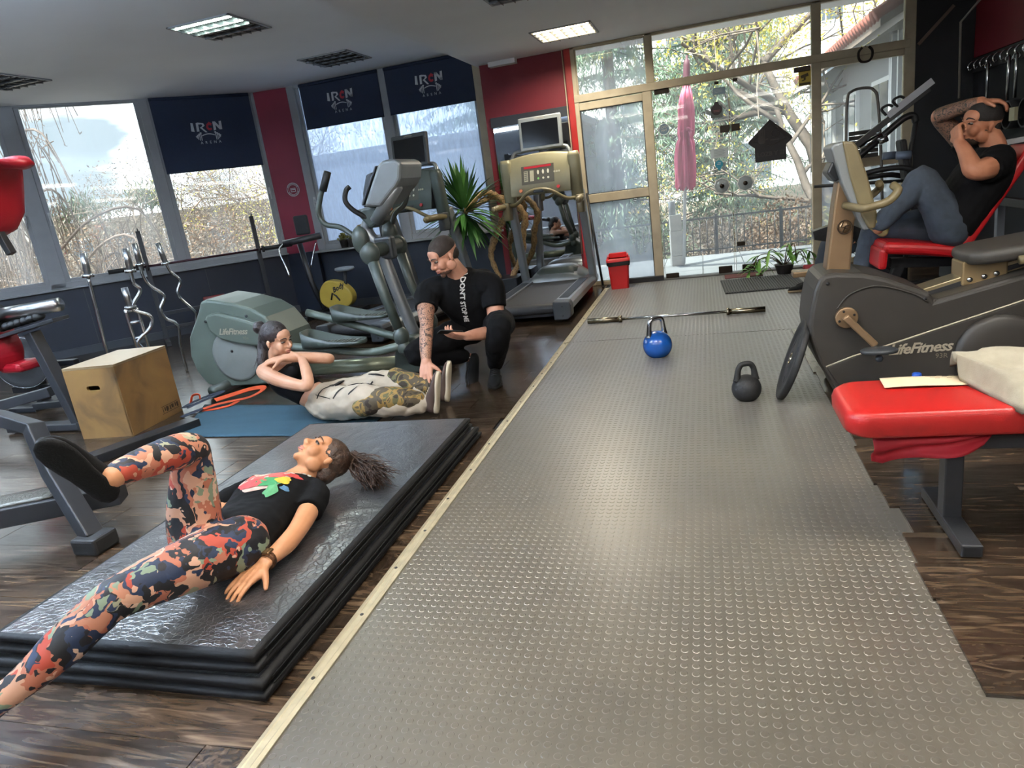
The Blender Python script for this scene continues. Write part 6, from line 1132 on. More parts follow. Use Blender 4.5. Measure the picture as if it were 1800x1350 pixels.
tag(B().grid(lambda u, v: (1.00+.16*u+.03*v, 4.28+.12*v, .011+.002*math.sin(u*6)), 6, 4, thick=(0, 0, .001)).obj('printed_sheet', mat('grey_white_paper', '#aeb0ac', .7)), 'printed white sheet lying behind the recumbent bike', 'paper')
# ================================================================== people
PEND = []                                                           # (object, displacement amplitude, frequency) to be fused
V3 = lambda *a: np.array(a, float)
def nrm(v): v = np.array(v, float); return v/(np.linalg.norm(v)+1e-12)
def limb(b, pts, n=14, sub=5, caps=True, flat=None, side_=None):
    P = spline(pts, sub) if len(pts) > 2 else [np.array(p, float) for p in pts]
    b.tube([p[:3] for p in P], [float(p[3]) for p in P], n, True, flat=flat, up=side_)
    if caps:
        for p in (P[0], P[-1]): b.ball(p[:3], float(p[3])*.985, 14, 10)
    return b
def body_loft(b, secs, side_, n=22, sq=2.3, sub=4):
    """secs: (x,y,z,half width,half depth); ellipse-like sections swept along the spine"""
    P = spline(secs, sub); s = nrm(side_); rings = []
    for i, p in enumerate(P):
        a = P[max(0, i-1)][:3]; c = P[min(len(P)-1, i+1)][:3]; t = nrm(c-a); s2 = nrm(s-t*(s@t)); d = np.cross(t, s2)
        rg = []
        for k in range(n):
            th = 2*PI*k/n; cx, sy = math.cos(th), math.sin(th); e = 2/sq
            rg.append(tuple(p[:3]+s2*p[3]*math.copysign(abs(cx)**e, cx)+d*p[4]*math.copysign(abs(sy)**e, sy)))
        rings.append(rg)
    return b.loft(rings)
def core(b, pts, k=.62): return limb(b, [tuple(p[:3])+(p[3]*k,) for p in pts], 12)
def hand(b, wrist, d, palm, thumb=1, curl=.25, size=1.0, spread=.10, rw=.026, tcurl=.3, curls=None):
    """palm, four unequal bent fingers and a thumb leaving the side of the palm"""
    w = np.array(wrist, float); d = nrm(d); p = nrm(np.array(palm, float)-d*(np.array(palm, float)@d)); s = np.cross(d, p)*thumb; k = size
    for o, r in ((-.030, .0135), (-.011, .016), (.011, .0165), (.030, .0145)): limb(b, [tuple(w+s*o*.55*k-d*.012*k)+(rw*.52*k,), tuple(w+d*.045*k+s*o*.95*k)+(r*1.02*k,), tuple(w+d*.084*k+s*o*1.02*k)+(r*.78*k,)], 10, 4)
    for i, (o, L) in enumerate(((.0325, .070), (.0115, .079), (-.0110, .074), (-.0325, .058))):
        q = w+d*.084*k+s*o*k; f = nrm(d+s*o*spread*22); pts = [tuple(q)+(.0098*k,)]; a = 0; c = curls[i] if curls else curl
        for g_, r in ((.45, .0092), (.31, .0083), (.24, .0068)):
            a += c; q = q+(f*math.cos(a)+p*math.sin(a))*L*g_*k; pts.append(tuple(q)+(r*k,))
        limb(b, pts, 9, 4)
    q = w+d*.022*k+s*.028*k; t = nrm(d*.55+s*.75+p*.22); pts = [tuple(w+d*.01*k+s*.014*k)+(.016*k,), tuple(q+t*.012*k)+(.0155*k,)]; q = q+t*.045*k; pts.append(tuple(q)+(.0118*k,)); t = nrm(t*(1-tcurl*.5)+d*tcurl*.8+p*tcurl*.5); q = q+t*.032*k; pts.append(tuple(q)+(.0088*k,)); limb(b, pts, 9, 4)
def head_vol(b, M, s=1.0, jaw=1.0, ear=1):
    S = M @ Matrix.Scale(s, 4)
    def e(c, r, Q=None): b.ball((0, 0, 0), r, 20, 14, S @ TR(*c) @ (Q or Matrix()))
    e((0, -.018, .036), (.074, .096, .084)); e((0, .020, -.022), (.060, .070, .088)); e((0, .030, -.072), (.045*jaw, .052, .036)); e((0, .068, -.096), (.021*jaw, .018, .018)); e((0, .055, .045), (.056, .034, .040))
    for x in (-1, 1):
        e((x*.036, .052, -.030), (.028, .032, .034)); e((x*.052*jaw, .005, -.062), (.016, .035, .034)); e((x*.011, .098, -.030), (.0095, .010, .0085))
        if ear: e((x*.077, -.012, -.012), (.008, .015, .026), RZ(x*-18)); e((x*.081, -.017, -.002), (.006, .012, .016), RZ(x*-18))
    L = lambda pts: limb(b, [tuple(S @ Vector(p[:3]))+(p[3]*s,) for p in pts], 10, 4)
    L([(0, .082, .022, .008), (0, .098, -.004, .0095), (0, .110, -.022, .012), (0, .100, -.033, .009)]); L([(-.046, .070, .024, .009), (-.02, .084, .027, .010), (0, .086, .022, .009), (.02, .084, .027, .010), (.046, .070, .024, .009)])
    L([(-.024, .080, -.057, .006), (-.008, .092, -.054, .0075), (.008, .092, -.054, .0075), (.024, .080, -.057, .006)]); L([(-.021, .080, -.066, .006), (0, .091, -.068, .009), (.021, .080, -.066, .006)])
def face_parts(root, M, s=1.0, brow='#3a2a20', lip='#a85f55', lids=.5, beard=None, iris='#3b2a1e'):
    S = M @ Matrix.Scale(s, 4); mw = mat('eye_white', '#a89e94', .35)
    for x in (-1, 1):
        e = B().ball((x*.031, .0735, .006), (.0125, .0105, .0062), 14, 10, S).obj('eye', mw, root, w=True); B().ball((x*.031, .0832, .006), (.0056, .0022, .0056), 10, 8, S).obj('iris', mat('iris_'+iris[1:], iris, .2), e)
        lp = [(x*(.031-.0145), .080, .006), (x*.024, .086, .0125-.008*lids), (x*.031, .0885, .0145-.009*lids), (x*.040, .084, .0115-.008*lids), (x*(.031+.0165), .074, .004)]
        B().tube(spline([tuple(S @ Vector(p)) for p in lp], 4), .003*s, 6).obj('lashes', mat('lash_dark', '#1d1512', .7), root, w=True)
        B().tube(spline([tuple(S @ Vector(p)) for p in ((x*.014, .0945, .026), (x*.030, .0945, .0345), (x*.046, .080, .0305), (x*.053, .071, .025))], 4), [.0028*s, .003*s, .0035*s, .0038*s, .0038*s, .0036*s, .0033*s, .003*s, .0028*s, .0024*s, .002*s, .0016*s, .001*s], 6).obj('eyebrow', mat('brow_'+brow[1:], brow, .8), root, w=True)
    B().tube(spline([tuple(S @ Vector(p)) for p in ((-.024, .085, -.0575), (-.008, .0985, -.0545), (0, .0985, -.056), (.008, .0985, -.0545), (.024, .085, -.0575))], 4), .0036*s, 6).tube(spline([tuple(S @ Vector(p)) for p in ((-.021, .085, -.066), (0, .0985, -.0685), (.021, .085, -.066))], 5), .0048*s, 6).obj('lips', mat('lips_'+lip[1:], lip, .45), root, w=True)
    if beard:
        b = B(); e = lambda c, r: b.ball((0, 0, 0), r, 16, 12, S @ TR(*c)); e((0, .031, -.080), (.0485, .054, .032)); e((0, .070, -.099), (.0225, .0185, .0175)); e((-.0525, .004, -.058), (.0155, .034, .037)); e((.0525, .004, -.058), (.0155, .034, .037))
        b.obj('beard', mat('beard_'+beard[1:], beard, .85, var=.3, vscale=300), root, w=True)
def fuse(b, name, m, parent, vox=.006, smooth=6, amp=0, freq=8, fac=.5):
    o = b.obj(name, m, parent, w=True); r = o.modifiers.new('fuse', 'REMESH'); r.mode = 'VOXEL'; r.voxel_size = vox; r.use_smooth_shade = True
    q = o.modifiers.new('relax', 'SMOOTH'); q.factor = fac; q.iterations = smooth; PEND.append((o, amp, freq)); return o
def flush():
    bpy.context.view_layer.update(); dg = bpy.context.evaluated_depsgraph_get(); res = []
    for o, amp, fr in PEND: res.append(bpy.data.meshes.new_from_object(o.evaluated_get(dg)))
    for (o, amp, fr), me in zip(PEND, res):
        o.modifiers.clear(); o.data = me; n = len(me.vertices)
        if amp:
            co = np.empty(n*3); me.vertices.foreach_get('co', co); no = np.empty(n*3); me.vertices.foreach_get('normal', no); co = co.reshape(-1, 3); no = no.reshape(-1, 3)
            h = np.array([mnoise.noise(Vector(c*fr))+.5*mnoise.noise(Vector(c*fr*2.3+5)) for c in co]); co += no*(amp*h)[:, None]; me.vertices.foreach_set('co', co.ravel())
        me.polygons.foreach_set('use_smooth', [True]*len(me.polygons)); me.update()
    PEND.clear()
def bvh(o): return BVHTree.FromPolygons([v.co.copy() for v in o.data.vertices], [tuple(p.vertices) for p in o.data.polygons])
def decal(tree, vs, fs, M, off=.003, name='print', m=None, parent=None):
    """flat print laid onto a curved cloth: points go along -local z of M until they meet the cloth"""
    d = -(M.to_3x3() @ Vector((0, 0, 1))).normalized(); out = []
    for v in vs:
        p = M @ Vector(v); h = tree.ray_cast(p, d, .6); 
        if h[0] is None: q = tree.find_nearest(p+d*.3); out.append(tuple(q[0]+q[1]*off))
        else: out.append(tuple(h[0]-d*off))
    b = B(); b.add(out, fs); return b.obj(name, m, parent, w=True)
def shoe(parent, heel, toe, up, m_up, m_sole, L=.275, name='shoe', lace=None, rise=.085):
    y = nrm(np.array(toe)-np.array(heel)); M = look(heel, y, up) @ Matrix.Scale(L/.275, 4)
    ys = [0, .012, .04, .08, .12, .16, .20, .235, .26, .275]; ww = [.018, .031, .037, .036, .037, .043, .046, .042, .030, .010]; hh = [rise*.8, rise, rise*1.05, rise*1.06, .082, .066, .055, .047, .038, .024]
    def ring(yy, w, z0, z1, top=.55): return [(math.copysign(abs(math.cos(t))**.8, math.cos(t))*w*(1 if math.sin(t) < 0 else 1-(1-top)*math.sin(t)**2), yy, z0+(z1-z0)*(.5+.5*math.copysign(abs(math.sin(t))**.7, math.sin(t)))) for t in np.linspace(0, 2*PI, 21)[:-1]]
    o = B().loft([ring(a, w*.95, .018, h) for a, w, h in zip(ys, ww, hh)], M=M).obj(name, m_up, parent, w=True)
    B().loft([ring(a, w*1.06, 0, .026+(.006 if a < .05 else 0), .97) for a, w in zip(ys, ww)], M=M).obj('sole', m_sole, o)
    if lace:
        b = B()
        for k in range(4): b.tube([tuple(M @ Vector((-.018, .105+.018*k, .086-.007*k))), tuple(M @ Vector((0, .108+.018*k, .091-.007*k))), tuple(M @ Vector((.018, .105+.018*k, .086-.007*k)))], .0025, 5)
        b.obj('laces', lace, o)
    return o
def strands(b, rng, root, tip, n, r0, spread, thick=.0022):
    for k in range(n):
        a = np.array(root)+rng.normal(size=3)*spread*.45; e = np.array(tip)+rng.normal(size=3)*spread; m_ = (a+e)/2+rng.normal(size=3)*spread*.5; b.tube(spline([a, m_, e], 4), [thick]*6+[thick*.7, thick*.5, thick*.2], 4, caps=False)
def skin_mat(name, c, c2): return mat(name, c, .5, col2=c2, vscale=9, bump=.06, bscale=180)
SK1 = skin_mat('skin_tan', '#b57b55', '#c68f68'); SK2 = skin_mat('skin_fair', '#bd8a6d', '#cd9f84'); SK3 = skin_mat('skin_rosy', '#b9826a', '#c9967e'); SK4 = skin_mat('skin_warm_shade', '#a0664a', '#b0795c')
def tattoo_nodes(base, dark):
    def fn(t, b):
        tc = N(t, 'ShaderNodeTexCoord'); n1 = N(t, 'ShaderNodeTexNoise'); n1.inputs['Scale'].default_value = 26; n1.inputs['Detail'].default_value = 5; n1.inputs['Distortion'].default_value = 2.2; t.links.new(tc.outputs['Object'], n1.inputs['Vector'])
        t.links.new(ramp(t, n1.outputs['Fac'], [(.40, dark), (.47, base), (.53, base), (.58, dark), (.64, base)]), b.inputs['Base Color']); b.inputs['Roughness'].default_value = .5
    return fn
M_TAT = nodes_mat('tattooed_skin', tattoo_nodes('#b0826a', '#4a3a33')); M_TAT2 = nodes_mat('dark_tattooed_skin', tattoo_nodes('#7d5c4a', '#33302c'))
M_TEE = mat('black_cotton', '#08080a', .9, spec=.2, var=.15, vscale=12, bump=.08, bscale=400); M_TEE2 = mat('black_jersey', '#08080a', .85, spec=.2, var=.15, vscale=12, bump=.08, bscale=400)
def legging_nodes(t, b):
    tc = N(t, 'ShaderNodeTexCoord'); nz = N(t, 'ShaderNodeTexNoise'); nz.inputs['Scale'].default_value = 9; nz.inputs['Detail'].default_value = 3; t.links.new(tc.outputs['Object'], nz.inputs['Vector'])
    mx = N(t, 'ShaderNodeMix'); mx.data_type = 'VECTOR'; mx.inputs[0].default_value = .22; t.links.new(tc.outputs['Object'], mx.inputs[4]); t.links.new(nz.outputs['Color'], mx.inputs[5])
    mp = N(t, 'ShaderNodeMapping'); mp.inputs['Scale'].default_value = (1.4, .5, .85); mp.inputs['Rotation'].default_value = (.5, .3, .7); t.links.new(mx.outputs[1], mp.inputs[0])
    v = N(t, 'ShaderNodeTexVoronoi'); v.inputs['Scale'].default_value = 20; t.links.new(mp.outputs[0], v.inputs['Vector']); sp = N(t, 'ShaderNodeSeparateColor'); t.links.new(v.outputs['Color'], sp.inputs[0])
    c = ramp(t, sp.outputs[0], [(0, '#131318'), (.16, '#b06a52'), (.32, '#ab4330'), (.42, '#1d2b46'), (.56, '#c99a80'), (.68, '#9a9a80'), (.76, '#101014'), (.84, '#b57a60'), (.93, '#d9b7a0')], 'CONSTANT')
    v2 = N(t, 'ShaderNodeTexVoronoi'); v2.inputs['Scale'].default_value = 44; t.links.new(mp.outputs[0], v2.inputs['Vector']); s2 = N(t, 'ShaderNodeSeparateColor'); t.links.new(v2.outputs['Color'], s2.inputs[0])
    k = ramp(t, s2.outputs[1], [(0, (0, 0, 0, 1)), (.74, (1, 1, 1, 1))], 'CONSTANT'); c2 = ramp(t, s2.outputs[0], [(0, '#17171d'), (.45, '#22304c'), (.7, '#d2a48c'), (.85, '#7f8f78')], 'CONSTANT')
    m3 = N(t, 'ShaderNodeMix'); m3.data_type = 'RGBA'; t.links.new(k, m3.inputs[0]); t.links.new(c, m3.inputs[6]); t.links.new(c2, m3.inputs[7]); t.links.new(m3.outputs[2], b.inputs['Base Color']); b.inputs['Roughness'].default_value = .62
M_LEG = nodes_mat('abstract_print_leggings', legging_nodes)
def camo_nodes(t, b):
    tc = N(t, 'ShaderNodeTexCoord'); n = N(t, 'ShaderNodeTexNoise'); n.inputs['Scale'].default_value = 11; n.inputs['Detail'].default_value = 2; n.inputs['Distortion'].default_value = 1.2; t.links.new(tc.outputs['Object'], n.inputs['Vector'])
    t.links.new(ramp(t, n.outputs['Fac'], [(0, '#2a2118'), (.40, '#4a4030'), (.50, '#8a6f3c'), (.57, '#575537'), (.64, '#2e261c')], 'CONSTANT'), b.inputs['Base Color']); b.inputs['Roughness'].default_value = .8
M_CAMO = nodes_mat('camouflage_cloth', camo_nodes)
M_JOG = mat('ecru_fleece', '#b3a999', .9, var=.10, vscale=9, bump=.2, bscale=260); M_JEAN = mat('grey_blue_denim', '#39424d', .85, var=.2, vscale=14, bump=.15, bscale=300); M_BLKP = mat('black_trousers', '#08080a', .9, spec=.2, var=.2, vscale=10)
M_SHB = mat('black_shoe_mesh', '#0a0a0b', .8, spec=.25, bump=.2, bscale=300); M_SOLB = mat('dark_shoe_sole', '#121212', .8, spec=.25, bump=.3, bscale=160); M_SHBR = mat('taupe_suede', '#4a3a33', .8, var=.15); M_SOLC = mat('cream_sole', '#cfc3ab', .6, var=.08)
def hair_mat(n, c, c2): return mat(n, c, .42, col2=c2, vscale=60, stretch=(1, 1, 1), bump=.5, bscale=160)

# ---- 1: person lying on the black mats ---------------------------------------------------------------------------------
p1 = thing('person', 'person in a black printed t-shirt and colourful leggings lying on the black mats', 'person', (-1.66, 1.9, MATZ))
SD = nrm((.985, .165, 0)); b = B()
H1 = frame((-1.655, 2.445, .262), (.80, -.47, .37), (-.30, .21, .93), (-.52, -.857, .026)); 
_f = nrm((-.30, -.02, .95)); _u = nrm(V3(.52, .84, .10)-_f*(V3(.52, .84, .10)@_f)); _x = np.cross(_f, _u); H1 = frame((-1.652, 2.44, .262), _x, _f, _u)
head_vol(b, H1, .93, .9); limb(b, [(-1.695, 2.375, .225, .048), (-1.725, 2.33, .215, .05), (-1.735, 2.27, .205, .06)])
body_loft(b, [(-1.738, 2.31, .195, .06, .05), (-1.73, 2.24, .20, .155, .06), (-1.71, 2.12, .215, .145, .08), (-1.685, 1.97, .205, .125, .07), (-1.66, 1.83, .215, .14, .075), (-1.65, 1.74, .22, .13, .07)], SD)
limb(b, [(-1.60, 2.235, .205, .045), (-1.56, 2.20, .20, .044), (-1.515, 2.06, .19, .040), (-1.485, 1.94, .185, .035), (-1.475, 1.85, .182, .034), (-1.487, 1.74, .176, .024)])
limb(b, [(-1.87, 2.27, .205, .045), (-1.91, 2.23, .20, .042), (-1.93, 2.10, .18, .038), (-1.93, 1.98, .17, .032), (-1.90, 1.84, .165, .024)])
hand(b, (-1.487, 1.735, .176), (-.30, -.93, -.20), (0, .1, -1), 1, .13, .98, .13); hand(b, (-1.90, 1.83, .165), (.1, -.97, -.1), (0, .1, -1), -1, .2, .95)
core(b, [(-1.74, 1.745, .24, .095), (-1.725, 1.75, .36, .088), (-1.675, 1.752, .55, .064), (-1.655, 1.73, .598, .058), (-1.635, 1.62, .628, .055), (-1.63, 1.48, .648, .043), (-1.628, 1.43, .653, .037)]); limb(b, [(-1.63, 1.48, .646, .03), (-1.628, 1.40, .650, .032)]); core(b, [(-1.58, 1.765, .235, .098), (-1.63, 1.60, .262, .090), (-1.70, 1.37, .285, .064), (-1.735, 1.31, .262, .060), (-1.80, 1.22, .205, .058), (-1.87, 1.13, .150, .042), (-1.935, 1.045, .125, .036)]); limb(b, [(-1.90, 1.09, .137, .03), (-1.96, 1.02, .12, .03)])
fuse(b, 'body', SK1, p1, .0045, 5)
b = B(); body_loft(b, [(-1.738, 2.315, .195, .085, .055), (-1.73, 2.25, .203, .168, .070), (-1.712, 2.14, .222, .160, .092), (-1.688, 1.99, .212, .143, .083), (-1.667, 1.86, .222, .155, .088), (-1.655, 1.775, .225, .160, .088)], SD)
limb(b, [(-1.62, 2.235, .207, .056), (-1.56, 2.205, .203, .058), (-1.520, 2.08, .193, .056)], caps=False); b.ball((-1.61, 2.235, .207), .056); limb(b, [(-1.86, 2.27, .207, .055), (-1.92, 2.22, .20, .056), (-1.955, 2.12, .19, .054)], caps=False); b.ball((-1.86, 2.27, .207), .055)
b.ball((-1.66, 2.13, .265), (.058, .06, .045)).ball((-1.775, 2.15, .265), (.058, .06, .045)); tee1 = fuse(b, 'shirt', M_TEE, p1, .006, 6, .0045, 13)
b = B(); body_loft(b, [(-1.665, 1.86, .218, .140, .078), (-1.652, 1.77, .222, .158, .088), (-1.655, 1.70, .225, .155, .085)], SD)
limb(b, [(-1.74, 1.745, .24, .095), (-1.725, 1.75, .36, .088), (-1.675, 1.752, .55, .064), (-1.655, 1.73, .598, .058), (-1.635, 1.62, .628, .055), (-1.63, 1.48, .648, .043), (-1.628, 1.43, .653, .037)], 18)
limb(b, [(-1.58, 1.765, .235, .098), (-1.63, 1.60, .262, .090), (-1.70, 1.37, .285, .064), (-1.735, 1.31, .262, .060), (-1.80, 1.22, .205, .058), (-1.87, 1.13, .150, .042), (-1.935, 1.045, .125, .036)], 18); fuse(b, 'leggings', M_LEG, p1, .006, 6, .0015, 20)
shoe(p1, (-1.632, 1.385, .585), (-1.662, 1.262, .805), (-.42, .85, .28), M_SHB, M_SOLB, .262, lace=M_BLACK); shoe(p1, (-1.985, 1.03, .085), (-2.02, .93, .275), (.5, .75, .4), M_SHB, M_SOLB, .26)
HR1 = hair_mat('brown_hair', '#2c1f18', '#4a3426'); b = B(); S = H1 @ Matrix.Scale(.93, 4)
b.ball((0, 0, 0), (.080, .098, .085), 20, 14, S @ TR(0, -.0235, .047)); b.ball((0, 0, 0), (.060, .05, .06), 16, 12, S @ TR(0, -.07, -.02)); limb(b, [tuple(S @ Vector((0, -.075, .105)))+(.030,), tuple(S @ Vector((.01, -.09, .15)))+(.032,), (-1.44, 2.46, .185, .024), (-1.40, 2.39, .16, .012)]); fuse(b, 'hair', HR1, p1, .005, 4, .003, 45)
b = B(); rng = np.random.default_rng(1); strands(b, rng, tuple(S @ Vector((.01, -.09, .15))), (-1.39, 2.40, .165), 220, 0, .030, .003); strands(b, rng, tuple(S @ Vector((.01, -.09, .15))), (-1.36, 2.47, .17), 50, 0, .030, .0028); b.obj('ponytail', HR1, p1, w=True)
face_parts(p1, H1, .93, '#4a3326', '#b06a5f', .6)
wt = B().lathe([(.029, -.011), (.032, -.008), (.032, .008), (.029, .011)], 22, look((-1.483, 1.752, .178), (.30, .25, .9), (-.06, 1, .02)) @ Matrix.Scale(1, 4)).obj('watch_band', mat('bronze_bracelet', '#6b4a35', .3, .8, bump=.5, bscale=120), p1, w=True); B().box((-1.477, 1.758, .211), (.030, .034, .010), None).obj('watch_face', mat('gold_watch', '#9c7a58', .25, .8), wt, bevel=.004)

# ---- 2: person doing sit-ups -------------------------------------------------------------------------------------------
p2 = thing('person', 'person in black crop top and pale joggers doing a sit-up on the teal mat', 'person', (-2.4, 3.78, 0)); b = B(); Z = (0, -1, 0)
H2 = look((-2.685, 3.775, .535), (.93, -.16, -.16), (-.12, -.04, 1)); head_vol(b, H2, .95, .88); limb(b, [(-2.71, 3.78, .48, .048), (-2.735, 3.78, .43, .048), (-2.75, 3.78, .38, .06)])
body_loft(b, [(-2.745, 3.78, .405, .06, .045), (-2.745, 3.78, .365, .14, .062), (-2.69, 3.78, .29, .145, .082), (-2.60, 3.78, .21, .125, .078), (-2.50, 3.78, .145, .12, .078), (-2.41, 3.78, .115, .14, .08)], Z)
limb(b, [(-2.745, 3.68, .37, .045), (-2.735, 3.635, .362, .048), (-2.60, 3.59, .315, .044), (-2.445, 3.575, .275, .036), (-2.405, 3.585, .285, .036), (-2.45, 3.66, .355, .034), (-2.50, 3.72, .405, .026)])
limb(b, [(-2.73, 3.89, .375, .045), (-2.68, 3.925, .375, .043), (-2.50, 3.91, .368, .038), (-2.395, 3.865, .368, .034), (-2.43, 3.82, .385, .035), (-2.53, 3.755, .415, .033), (-2.615, 3.70, .432, .025)])
hand(b, (-2.615, 3.70, .432), (-.88, -.34, -.08), (-.15, .15, -1), 1, .10, .92, .06); hand(b, (-2.50, 3.72, .405), (-.45, .85, .12), (-.6, -.2, -.5), 1, .2, .9, .05)
limb(b, [(-2.37, 3.70, .12, .07), (-2.0, 3.655, .15, .05), (-1.68, 3.73, .085, .033)]); limb(b, [(-2.37, 3.86, .12, .07), (-2.02, 3.93, .16, .05), (-1.66, 3.93, .09, .033)]); fuse(b, 'body', SK2, p2, .0045, 5)
b = B(); body_loft(b, [(-2.745, 3.78, .345, .118, .060), (-2.70, 3.78, .30, .150, .085), (-2.655, 3.78, .255, .152, .096), (-2.59, 3.78, .205, .134, .086), (-2.535, 3.78, .165, .128, .083)], Z); b.ball((-2.60, 3.73, .325), (.055, .055, .055)).ball((-2.60, 3.83, .325), (.055, .055, .055)); fuse(b, 'crop_top', M_TEE2, p2, .006, 5, .002, 20)
b = B(); 
for s in (-1, 1): b.tube(spline([(-2.70, 3.78+s*.085, .345), (-2.755, 3.78+s*.095, .40), (-2.80, 3.78+s*.085, .35)], 5), .008, 8)
b.obj('top_straps', M_TEE2, p2, w=True)
b = B(); body_loft(b, [(-2.50, 3.78, .145, .128, .088), (-2.43, 3.78, .118, .165, .105), (-2.34, 3.78, .115, .165, .105)], Z)
limb(b, [(-2.38, 3.70, .112, .105), (-2.22, 3.665, .125, .108), (-2.02, 3.64, .135, .100), (-1.86, 3.67, .105, .082), (-1.745, 3.715, .085, .064), (-1.71, 3.725, .082, .045)], 18); limb(b, [(-2.38, 3.86, .115, .105), (-2.20, 3.91, .140, .10), (-2.02, 3.93, .16, .09), (-1.85, 3.93, .12, .07), (-1.70, 3.93, .09, .045)], 18); jog = fuse(b, 'joggers', M_JOG, p2, .007, 4, .014, 11)
b = B(); limb(b, [(-2.07, 3.60, .120, .072), (-1.95, 3.635, .140, .082), (-1.83, 3.675, .125, .074), (-1.755, 3.71, .105, .058)], 18); limb(b, [(-1.98, 3.93, .185, .075), (-1.85, 3.93, .145, .07), (-1.74, 3.93, .11, .052)], 18); fuse(b, 'camouflage_panel', M_CAMO, p2, .007, 4, .007, 14)
for y, z in ((3.725, .012), (3.925, .022)):
    shoe(p2, (-1.632, y, z), (-1.575, y-.01, .27+z), (-1, -.08, .25), M_SHBR, M_SOLC, .27, lace=M_SOLC)
HR2 = hair_mat('black_brown_hair', '#1b1616', '#33292a'); S = H2 @ Matrix.Scale(.95, 4); b = B(); b.ball((0, 0, 0), (.081, .098, .086), 20, 14, S @ TR(0, -.0235, .047)); b.ball((0, 0, 0), (.066, .055, .07), 16, 12, S @ TR(0, -.068, -.02)); b.ball((0, 0, 0), (.047, .042, .045), 16, 12, S @ TR(0, -.150, .070)); b.ball((0, 0, 0), (.03, .03, .03), 12, 10, S @ TR(0, -.115, .065))
limb(b, [tuple(S @ Vector((.02, -.09, .03)))+(.04,), tuple(S @ Vector((.03, -.105, -.05)))+(.038,), (-2.80, 3.72, .40, .03), (-2.80, 3.715, .35, .014)]); fuse(b, 'hair', HR2, p2, .005, 4, .003, 45)
b = B(); rng = np.random.default_rng(2); strands(b, rng, tuple(S @ Vector((.02, -.09, .0))), (-2.80, 3.715, .36), 60, 0, .022); b.obj('hair_strands', HR2, p2, w=True)
face_parts(p2, H2, .95, '#2a1d1a', '#a25f55', .75)

# ---- 3: person squatting with a phone ----------------------------------------------------------------------------------
p3 = thing('person', 'squatting person in a black t-shirt with white lettering, holding a phone', 'person', (-1.55, 4.5, 0)); b = B(); SD3 = nrm((.95, .30, -.06))
H3 = look((-1.672, 4.315, .905), (-.62, -.66, -.42), (-.22, -.22, .95)); head_vol(b, H3, 1.02, 1.12); limb(b, [(-1.645, 4.36, .84, .062), (-1.635, 4.40, .79, .066), (-1.63, 4.44, .74, .08)])
body_loft(b, [(-1.632, 4.43, .76, .09, .06), (-1.632, 4.45, .70, .195, .095), (-1.615, 4.50, .62, .20, .12), (-1.585, 4.58, .48, .165, .11), (-1.565, 4.64, .38, .16, .11), (-1.555, 4.66, .33, .15, .10)], SD3)
limb(b, [(-1.80, 4.39, .69, .065), (-1.842, 4.355, .665, .066), (-1.83, 4.25, .575, .060), (-1.80, 4.15, .49, .046), (-1.795, 4.11, .44, .046), (-1.785, 4.03, .335, .040), (-1.776, 3.985, .272, .030)])
limb(b, [(-1.47, 4.46, .685, .065), (-1.425, 4.48, .655, .068), (-1.405, 4.44, .52, .062), (-1.408, 4.37, .385, .048), (-1.43, 4.31, .37, .047), (-1.485, 4.20, .385, .040), (-1.525, 4.125, .395, .030)])
hand(b, (-1.776, 3.985, .272), (.12, -.62, -.70), (.0, .70, -.70), 1, .22, 1.08, .22, .030, curls=(.2, .22, .25, .3)); hand(b, (-1.525, 4.125, .395), (-.70, -.52, .24), (-.15, .50, .85), 1, .52, 1.05, .04, .030, .5, curls=(.30, .5, .55, .6))
core(b, [(-1.64, 4.63, .35, .115), (-1.80, 4.47, .32, .105), (-1.965, 4.31, .275, .082), (-1.985, 4.285, .255, .076), (-1.90, 4.37, .215, .075), (-1.76, 4.50, .175, .062), (-1.725, 4.535, .165, .052)]); limb(b, [(-1.73, 4.53, .165, .035), (-1.685, 4.575, .13, .036)]); core(b, [(-1.47, 4.67, .35, .115), (-1.40, 4.46, .39, .108), (-1.335, 4.26, .42, .085), (-1.335, 4.225, .39, .08), (-1.38, 4.29, .28, .08), (-1.45, 4.42, .145, .060), (-1.46, 4.44, .11, .052)]); limb(b, [(-1.455, 4.43, .13, .035), (-1.47, 4.46, .08, .036)]); bod3 = fuse(b, 'body', SK3, p3, .0045, 5)
b = B(); body_loft(b, [(-1.632, 4.425, .775, .105, .07), (-1.632, 4.45, .71, .212, .105), (-1.615, 4.50, .62, .218, .135), (-1.588, 4.57, .49, .19, .13), (-1.568, 4.63, .39, .185, .128)], SD3); limb(b, [(-1.78, 4.40, .685, .088), (-1.842, 4.355, .66, .088), (-1.832, 4.26, .575, .080)], caps=False); b.ball((-1.775, 4.405, .685), .088); limb(b, [(-1.49, 4.46, .685, .09), (-1.42, 4.475, .645, .090), (-1.402, 4.43, .515, .082)], caps=False); b.ball((-1.49, 4.46, .685), .09); tee3 = fuse(b, 'shirt', M_TEE, p3, .006, 6, .005, 11)
b = B(); body_loft(b, [(-1.572, 4.62, .41, .175, .12), (-1.555, 4.665, .34, .18, .13), (-1.55, 4.67, .29, .15, .11)], SD3); limb(b, [(-1.64, 4.63, .35, .115), (-1.80, 4.47, .32, .105), (-1.965, 4.31, .275, .082), (-1.985, 4.285, .255, .076), (-1.90, 4.37, .215, .075), (-1.76, 4.50, .175, .062), (-1.725, 4.535, .165, .052)], 18); limb(b, [(-1.47, 4.67, .35, .115), (-1.40, 4.46, .39, .108), (-1.335, 4.26, .42, .085), (-1.335, 4.225, .39, .08), (-1.38, 4.29, .28, .08), (-1.45, 4.42, .145, .060), (-1.46, 4.44, .11, .052)], 18); fuse(b, 'trousers', M_BLKP, p3, .007, 6, .007, 12)
